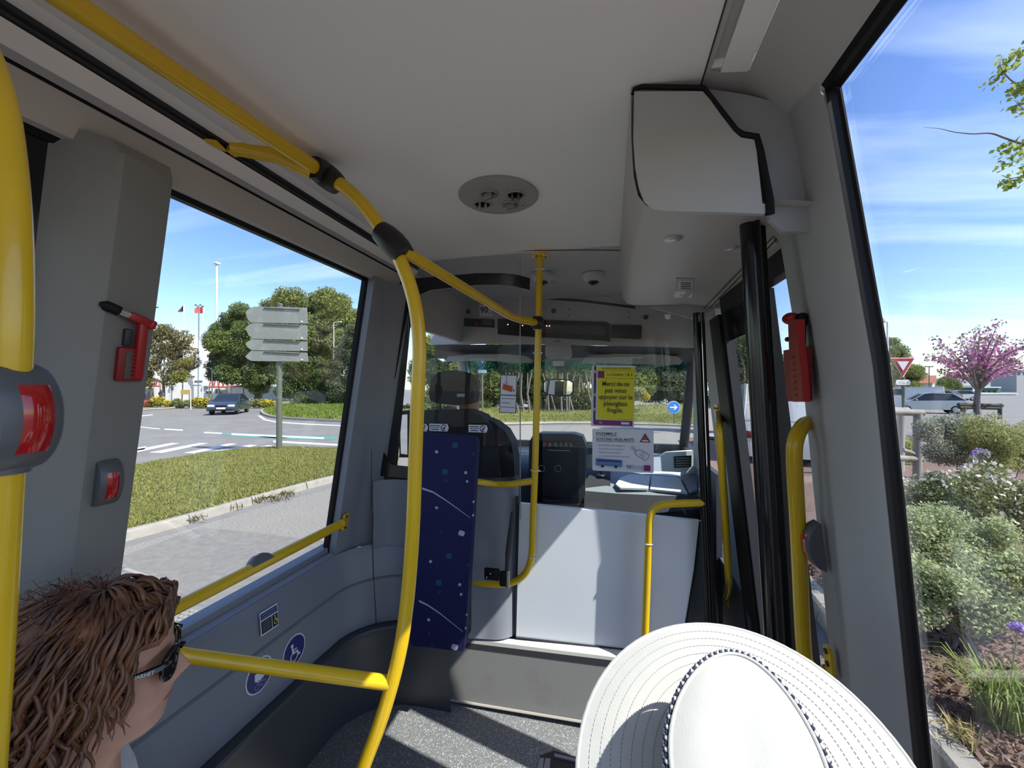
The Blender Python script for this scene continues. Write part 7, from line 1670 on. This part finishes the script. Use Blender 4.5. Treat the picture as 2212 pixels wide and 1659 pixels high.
# give-way sign
m_signred = mat('sign_red', (0.30, 0.015, 0.03), 0.45); m_signw = mat('sign_white', (0.55, 0.58, 0.60), 0.45); m_signedge = mat('sign_edge', (0.72, 0.72, 0.70), 0.4)
def give_way(label, cu, cv, w, D, post_v, plate=True, r__=0.04):
    bs = P(cu, post_v, D=D); bs.z = ROAD; t = thing('give_way_sign', label, 'sign', bs)
    g = MB(); g.tube([P(cu, cv + w * 0.5, D=D + 0.06), bs], r__, 10); g.build('post', m_post, t, True)
    tri = [(-1, 0.5), (1, 0.5), (0, -1.1)]
    def tr(s_, nm, m, dd): g = MB(); g.prism([P(cu + x * w / 2 * s_, cv - (y + 0.08) * w * 0.5 * s_ + 0.02 * w, D=D - dd) for x, y in tri], _f * 0.02); return g.build(nm, m, t)
    tr(1.08, 'edge', m_signedge, 0.0); tr(0.98, 'red_border', m_signred, 0.02); tr(0.52, 'white_field', m_signw, 0.04)
    if plate:
        pts = Board.round(-0.31 * w, -0.115 * w, 0.62 * w, 0.23 * w, 0.08 * w); cv2 = cv + w * 0.80
        g = MB(); g.prism([P(cu + x, cv2 + y, D=D) for x, y in pts], _f * 0.02); pl2 = g.build('plate', m_signedge, t)
        Mq = frame3(P(cu, cv2, D=D - 0.015), _r, Vector((0, 0, 1))); s_ = D / F
        lettering('CEDEZ LE\nPASSAGE', Mq, 0.085 * w * s_ * 1.1, m_gry, pl2, 0.46 * w * s_)
    return t
give_way('give-way sign on a post beside the window frame at the right', 1951, 787, 49, 13.5, 895)
# pink Judas tree
jt = thing('judas_tree', 'pink flowering tree in the flower bed', 'tree', P(2112, 908, D=14)); DJ = 14.0
trunk('trunk', [P(2112, 910, D=DJ), P(2110, 870, D=DJ), P(2113, 838, D=DJ), P(2117, 800, D=DJ)], 0.10, 0.05, m_bark2, jt)
tips = []
for k in range(46):
    a = R(200 + 140 * r_.random()) if False else r_.uniform(-1.25, 1.25); L = r_.uniform(60, 118); u1, v1 = 2116 + math.sin(a) * L * 1.22, 838 - abs(math.cos(a)) * L * 1.12 - r_.uniform(0, 18); dd = r_.uniform(-1.3, 1.3)
    st0 = P(2113, r_.uniform(815, 850), D=DJ); e_ = P(u1, v1, D=DJ + dd); md_ = st0.lerp(e_, 0.5) + Vector((0, 0, 0.12)); g = MB(); pp_ = smooth_path([st0, md_, e_], 4); g.tube(pp_, [0.035 - 0.031 * i / (len(pp_) - 1) for i in range(len(pp_))], 5); g.build('branch', m_bark2, jt, True)
    tips.append((st0, md_, e_))
fp_ = []
for s0_, md_, e_ in tips:
    for q in range(46): t_ = r_.uniform(0.35, 1.0); c = (s0_ * (1 - t_) ** 2 + md_ * 2 * t_ * (1 - t_) + e_ * t_ * t_); fp_.append(tuple(c + Vector((r_.gauss(0, 0.07), r_.gauss(0, 0.07), r_.gauss(0, 0.06)))))
fp_ = np.array(fp_)
blades('blossom', fp_, rng.uniform(0.07, 0.13, len(fp_)), leaf_mat('pink_blossom', (0.42, 0.14, 0.30), (0.62, 0.32, 0.48), (0.52, 0.22, 0.38), 0.3), jt, 0.75)
lf_ = np.array([tuple(e_ + Vector((r_.gauss(0, 0.10), r_.gauss(0, 0.1), r_.gauss(0, 0.06)))) for _, _, e_ in tips for _ in range(9)]); blades('leaves', lf_, 0.10, leaf_mat('judas_leaves', (0.13, 0.14, 0.06), (0.26, 0.24, 0.10)), jt, 0.6)
# branch of a street tree reaching in at the top right
bt_ = thing('street_tree', 'leafy branches of a street tree at the top right', 'tree', (5.6, 3.2, BED))
DB = 4.2
trunk('trunk', [Vector((5.6, 3.2, BED)), Vector((5.5, 3.3, 2.0)), P(2330, 330, D=DB)], 0.11, 0.06, m_bark2, bt_)
m_lime = leaf_mat('lime_leaves', (0.20, 0.25, 0.06), (0.48, 0.52, 0.10), (0.30, 0.36, 0.08), 0.45)
lp_ = []
for pts in ([(2330, 330), (2260, 320), (2212, 312), (2170, 298), (2140, 288), (2100, 289), (2060, 285), (2030, 278), (1995, 275)], [(2330, 330), (2260, 250), (2220, 200), (2180, 170), (2160, 140), (2168, 118)], [(2330, 330), (2260, 340), (2225, 370), (2190, 385), (2165, 380)], [(2330, 300), (2280, 150), (2240, 100), (2200, 105)], [(2330, 330), (2250, 280), (2215, 240), (2190, 215)]):
    pp_ = smooth_path([P(u, v, D=DB + r_.uniform(-0.1, 0.1)) for u, v in pts], 4); g = MB(); g.tube(pp_, [0.018 - 0.0165 * (i / (len(pp_) - 1)) ** 0.6 for i in range(len(pp_))], 6); g.build('branch', m_bark2, bt_, True)
for u, v, ru, rv, n_ in ((2190, 125, 32, 22, 70), (2160, 165, 22, 14, 40), (2205, 190, 24, 30, 70), (2200, 230, 18, 22, 36), (2190, 320, 26, 14, 40), (2180, 350, 20, 12, 30), (2195, 388, 28, 18, 60), (2240, 160, 40, 60, 120), (2250, 330, 40, 60, 120), (2175, 310, 14, 8, 10)):
    s_ = DB / F; lp_.append(in_ball(n_, P(u, v, D=DB), (ru * s_, 0.2, rv * s_), 0.2))
blades('leaves', np.concatenate(lp_), 0.055, m_lime, bt_, 0.75)
# overhead wire
ow = thing('overhead_wire', 'thin overhead wire across the sky at the top right', 'wire', P(1802, 205, D=14)); g = MB(); g.tube([P(1680, 380, D=22), P(1802, 205, D=16), P(1950, 0, D=12), P(2150, -280, D=9)], 0.011, 5); g.build('cable', m_dark, ow)

# ---- street furniture and buildings far right
lamp = pole('street_lamp', 'tall street lamp with reddish head beside the window frame', 1917, 697, 870, 30, 0.085, cat='lamp'); a = P(1918, 696, D=30); g = MB(); g.tube([a, P(1910, 694, D=30)], 0.05, 6); g.build('arm', m_pole, lamp)
g = MB(); g.prism([P(u, v, D=30) for u, v in ((1898, 697), (1901, 687), (1906, 685), (1914, 693), (1912, 697))], _f * 0.3); g.build('lamp_head', mat('lamp_tan', (0.40, 0.26, 0.18), 0.5), lamp)
t = pole('street_lamp', 'far lamp post above the orange roof', 2007, 793, 870, 55, 0.07, m_post, 'lamp'); g = MB(); g.rbox(P(2007, 792, D=55), (0.9, 0.3, 0.15), 0.05); g.build('lamp_head', m_post, t)
t = pole('floodlight_mast', 'stadium light mast seen through the door glass', 1663, 704, 800, 60, 0.10, m_greyw); g = MB()
for k in range(5): g.rbox(P(1653 + k * 5, 702 - (k % 2) * 2, D=60), (0.3, 0.3, 0.25), 0.04)
g.build('lamp', m_post, t)
t = thing('round_sign', 'small blue round sign at the window frame', 'sign', P(1919, 862, D=24)); g = MB(); g.lathe([(0, -0.02), (0.24, -0.02), (0.24, 0.02), (0, 0.02)], 20, P(1917, 839, D=24), Matrix.Rotation(R(90), 3, 'X')); g.build('disc', mat('sign_blue', (0.04, 0.10, 0.32), 0.4), t); g = MB(); g.tube([P(1918, 845, D=24.1), P(1918, 910, D=24.1)], 0.03, 8); g.build('post', m_pole, t)
t = thing('parking_sign', 'blue square parking sign left of the pink tree trunk', 'sign', P(2106, 880, D=20)); wall_box('panel', [(2101, 832), (2101, 822), (2114, 822), (2114, 832)], 20, mat('sign_blue', (0.04, 0.10, 0.32), 0.4), t, 0.03); wall_box('plate', [(2102, 845), (2102, 834), (2114, 834), (2114, 845)], 20, m_signedge, t, 0.03); g = MB(); g.tube([P(2108, 845, D=20.1), P(2108, 905, D=20.1)], 0.03, 8); g.build('post', m_pole, t)
hs = thing('house', 'house with orange tiled roof behind the give-way sign', 'building', P(1990, 868, D=70))
m_tile = mat('roof_tiles', (0.50, 0.22, 0.13), 0.8, col2=(0.42, 0.18, 0.11), scale=3); m_house = mat('house_render', (0.52, 0.46, 0.38), 0.9)
wall_box('walls', [(1930, 870), (1930, 842), (1990, 826), (2018, 826), (2018, 870)], 70, m_house, hs, 8); wall_box('side_wall', [(2013, 870), (2013, 826), (2019, 828), (2019, 870)], 69.8, mat('house_white', (0.7, 0.68, 0.64), 0.9), hs, 0.2)
wall_box('roof', [(1983, 828), (1998, 811), (2023, 811), (2022, 827)], 69.5, m_tile, hs, 9)
for q in (((1983, 851), (1983, 845), (1989, 845), (1989, 851)), ((1960, 868), (1960, 852), (1972, 852), (1972, 868))): wall_box('window', list(q), 69.8, m_glassk, hs, 0.3)
wall_box('door', [(2006, 870), (2006, 848), (2011, 848), (2011, 870)], 69.8, mat('door_grey', (0.3, 0.29, 0.28), 0.7), hs, 0.3)
wall_box('chimney', [(2004, 812), (2004, 806), (2008, 806), (2008, 812)], 70, m_house, hs, 0.6)
for lb, q, D, m, rf in (('long white industrial building far to the right', ((2070, 850), (2070, 833), (2130, 833), (2130, 850)), 150, m_white_wall, None), ('green shed right of the pink tree', ((2122, 852), (2122, 838), (2162, 838), (2162, 852)), 120, mat('shed_green', (0.06, 0.16, 0.10), 0.7), None), ('tall grey building at the right edge', ((2196, 860), (2196, 800), (2300, 800), (2300, 860)), 185, m_greyw, None), ('low pale wall and shed under the pink tree', ((2120, 866), (2120, 852), (2200, 852), (2200, 866)), 110, mat('pale_grey_wall', (0.45, 0.46, 0.48), 0.8), None)):
    t = thing('warehouse', lb, 'building', P(q[0][0], q[0][1], D=D)); wall_box('walls', list(q), D, m, t, 10); us = [a for a, _ in q]; vt = min(b for _, b in q)
    wall_box('roof', [(min(us) - 1, vt), (min(us) - 1, vt - 2.5), (max(us) + 1, vt - 2.5), (max(us) + 1, vt)], D - 0.5, mat('roof_pale', (0.5, 0.5, 0.5), 0.6), t, 11)
    n_ = max(2, int((max(us) - min(us)) / 12))
    for i in range(n_): u0 = min(us) + 4 + i * (max(us) - min(us) - 6) / n_; wall_box('window', [(u0, vt + 9), (u0, vt + 5), (u0 + 5, vt + 5), (u0 + 5, vt + 9)], D - 0.2, m_glassk, t, 0.3)
hl_ = MB(); rows = []
pr = [(1500, 826), (1900, 824), (1990, 822), (2020, 818), (2045, 813), (2070, 809), (2110, 806), (2150, 812), (2190, 806), (2240, 801), (2320, 808), (2450, 812), (2700, 820)]
for u, v in pr: rows.append([P(u, 839, D=1500), P(u, (v + 839) / 2 + 2, D=1560), P(u, v, D=1650), P(u, 839, D=1900)])
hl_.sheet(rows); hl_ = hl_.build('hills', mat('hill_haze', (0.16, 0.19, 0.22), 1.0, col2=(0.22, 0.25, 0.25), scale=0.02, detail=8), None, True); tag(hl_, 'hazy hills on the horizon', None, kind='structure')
tree('dark_pine', 'dark round pine behind the give-way sign', (1930, 868), 52, scatter_clumps([(1880, 850), (1885, 745), (1905, 722), (1935, 738), (1965, 768), (1990, 800), (1985, 835), (1950, 848), (1905, 850)], 34, 14, 24), 26000, 0.28, m_pine, (1930, 820), 0.3, jit=3)
tree('broadleaf_tree', 'light green tree right of the orange-roofed house', (2040, 870), 80, scatter_clumps([(2020, 855), (2025, 830), (2045, 817), (2065, 825), (2072, 850), (2045, 860)], 14, 9, 15), 7000, 0.34, leaf_mat('spring_leaves', (0.16, 0.20, 0.07), (0.30, 0.33, 0.14)), (2040, 840), 0.2)
# parked vehicles
m_silver = mat('paint_silver', (0.45, 0.47, 0.49), 0.3, 0.5, coat=0.5); m_wcar = mat('paint_white', (0.66, 0.66, 0.65), 0.3, coat=0.5); m_kcar = mat('paint_black', (0.03, 0.03, 0.035), 0.25, coat=0.5)
def road_at(u, D): p = P(u, 900, D=D); p.z = ROAD; return p
car('silver car half hidden by the shrubs on the right', road_at(2003, 31), R(70), m_silver, 1.0, 'hatch')
car('white van behind the give-way sign', road_at(1962, 40), R(60), m_wcar, 1.0, 'van')
car('dark car parked by the orange-roofed house', road_at(2034, 60), R(30), m_kcar, 1.0, 'hatch')
car('white car parked right of the dark one', road_at(2068, 62), R(80), m_wcar, 1.0, 'hatch')
# things seen through the door
car('white van seen through the glazed door', road_at(1665, 11.5), R(-12), m_wcar, 1.0, 'van')
tree('street_tree', 'tall pale-leaved tree seen through the door glass', (1575, 930), 17, scatter_clumps([(1540, 900), (1545, 660), (1570, 615), (1625, 650), (1650, 740), (1650, 900)], 30, 24, 40), 24000, 0.14, m_olive, (1575, 800), 0.15)
tree('street_tree', 'green tree low behind the door glass', (1690, 930), 24, scatter_clumps([(1655, 890), (1665, 790), (1690, 765), (1720, 790), (1730, 880)], 18, 16, 28), 14000, 0.16, m_olive, (1690, 840), 0.12)
# ================================================================== view through the windscreen
vg2 = struct('verge_front', 'grass verge with trees ahead of the bus', None, P(1200, 905, z=ROAD))
top_ = [(820, 880), (900, 884), (1000, 882), (1100, 880), (1200, 880), (1300, 878), (1400, 874), (1500, 872)]; bot_ = [(820, 925), (900, 922), (1000, 919), (1100, 916), (1200, 914), (1300, 914), (1400, 916), (1500, 920)]
rows = [[P(*b_, z=ROAD), P(*b_, z=ROAD) + Vector((0, 0.05, 0.13)), P(b_[0], (a[1] + b_[1]) / 2, D=24), P(*a, D=29), P(a[0], a[1] + 2, D=60)] for a, b_ in zip(top_, bot_)]
g = MB(); g.sheet(rows); g.build('lawn_soil', m_soil, vg2, True)
gpf = on_rows([r_2[1:4] for r_2 in rows], 34000); blades('grass', gpf, rng.uniform(0.12, 0.26, len(gpf)), m_grass, vg2, 0.15, dirs=np.tile((0, 0, 0.9), (len(gpf), 1)), spread=0.6)
g = MB(); g.tube([P(u, v, z=ROAD + 0.05) for u, v in bot_], 0.09, 6); g.build('kerb', m_kerb, vg2)
m_oak = leaf_mat('oak_leaves', (0.10, 0.125, 0.04), (0.30, 0.32, 0.12), (0.18, 0.21, 0.07), 0.3)
m_grn = leaf_mat('laurel_leaves', (0.13, 0.17, 0.05), (0.34, 0.37, 0.13), (0.22, 0.26, 0.08), 0.3)
for lb, bu, ol, m, D, n, tt_ in (('broad green tree ahead behind the driver headrest', 960, [(880, 900), (885, 770), (930, 725), (1010, 750), (1040, 850), (1020, 885), (900, 895)], m_grn, 30, 24000, (960, 820)),
        ('dense oak ahead left of the yellow pole', 1090, [(1030, 880), (1040, 760), (1090, 725), (1150, 760), (1160, 860), (1120, 885)], m_oak, 31, 22000, (1090, 830)),
        ('dense oak ahead behind the interior mirror', 1230, [(1150, 880), (1160, 770), (1220, 725), (1290, 760), (1300, 860), (1240, 890)], m_oak, 29, 26000, (1230, 830)),
        ('light green tree ahead behind the yellow poster', 1350, [(1290, 870), (1300, 770), (1350, 725), (1410, 770), (1410, 850), (1360, 875)], m_grn, 33, 22000, (1350, 820)),
        ('grey-green tree ahead at the right of the windscreen', 1450, [(1400, 860), (1405, 780), (1450, 750), (1510, 770), (1515, 860), (1450, 868)], m_olive, 34, 22000, (1450, 830))):
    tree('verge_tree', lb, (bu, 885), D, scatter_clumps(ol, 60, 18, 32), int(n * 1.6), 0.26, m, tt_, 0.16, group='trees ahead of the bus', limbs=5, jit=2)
for i in range(16):
    u = 1130 + i * 13 + r_.uniform(-5, 5); a = P(u, 893, D=27 + r_.uniform(-1, 1)); t_ = None
tk_ = thing('coppice_stems', 'group of pale slanting stems under the oaks ahead', 'trunks', P(1190, 893, D=27)) 
for i in range(20):
    u = 1100 + i * 11 + r_.uniform(-4, 4); g = MB(); d0 = 26.5 + r_.uniform(-1, 1); g.tube([P(u, 896, D=d0), P(u - r_.uniform(-4, 14), 850, D=d0), P(u - r_.uniform(-6, 22), 805, D=d0)], [0.07, 0.06, 0.04], 6); g.build('stem', m_bark2, tk_, True)
t = shrub('broom_bush', 'bright yellow flowering bush right of the yellow poster', [(1382, 848, 14, 11), (1392, 858, 12, 9), (1376, 858, 10, 8)], 25, 2600, 0.12, m_yg, m_yfl, 900, 0.12, group='bushes on the verge ahead', stems=2)
give_way('give-way sign ahead beside the driver headrest', 1042, 778, 30, 17.0, 905, True, 0.035)
t = thing('direction_disc', 'round blue sign with white arrow ahead at the right', 'sign', P(1455, 915, D=17)); cD = P(1455, 880, D=17.0)
g = MB(); g.tube([P(1456, 885, D=17.05), P(1457, 915, D=17.05)], 0.03, 8); g.build('post', m_post, t)
Md = frame3(cD, _r, Vector((0, 0, 1)))
def dsc(nm, r__, m, z): g = MB(); g.prism([Md @ Vector((r__ * math.cos(a), r__ * math.sin(a), z)) for a in np.linspace(0, 2 * math.pi, 33)[:-1]], Md.to_3x3() @ Vector((0, 0, 0.01))); return g.build(nm, m, t)
dsc('rim', 0.265, m_signedge, 0.0); dsc('disc', 0.245, mat('sign_bright_blue', (0.03, 0.19, 0.55), 0.4), 0.012)
g = MB(); g.prism([Md @ Vector((x, y, 0.024)) for x, y in ((-0.16, 0.028), (0.04, 0.028), (-0.02, 0.10), (0.035, 0.10), (0.165, 0.0), (0.035, -0.10), (-0.02, -0.10), (0.04, -0.028), (-0.16, -0.028))], Md.to_3x3() @ Vector((0, 0, 0.008))); g.build('arrow', m_signedge, t)
decal('pale_carriageway', [(780, 1000), (860, 930), (1100, 921), (1300, 919), (1520, 925), (1700, 960), (1700, 1100), (780, 1100)], m_pale, 0.004)
t = thing('garden_wall', 'low pale wall glimpsed between the trees at the right', 'wall', P(1440, 862, D=38)); wall_box('wall_face', [(1405, 868), (1405, 856), (1490, 856), (1490, 868)], 40, m_white_wall, t, 0.3)
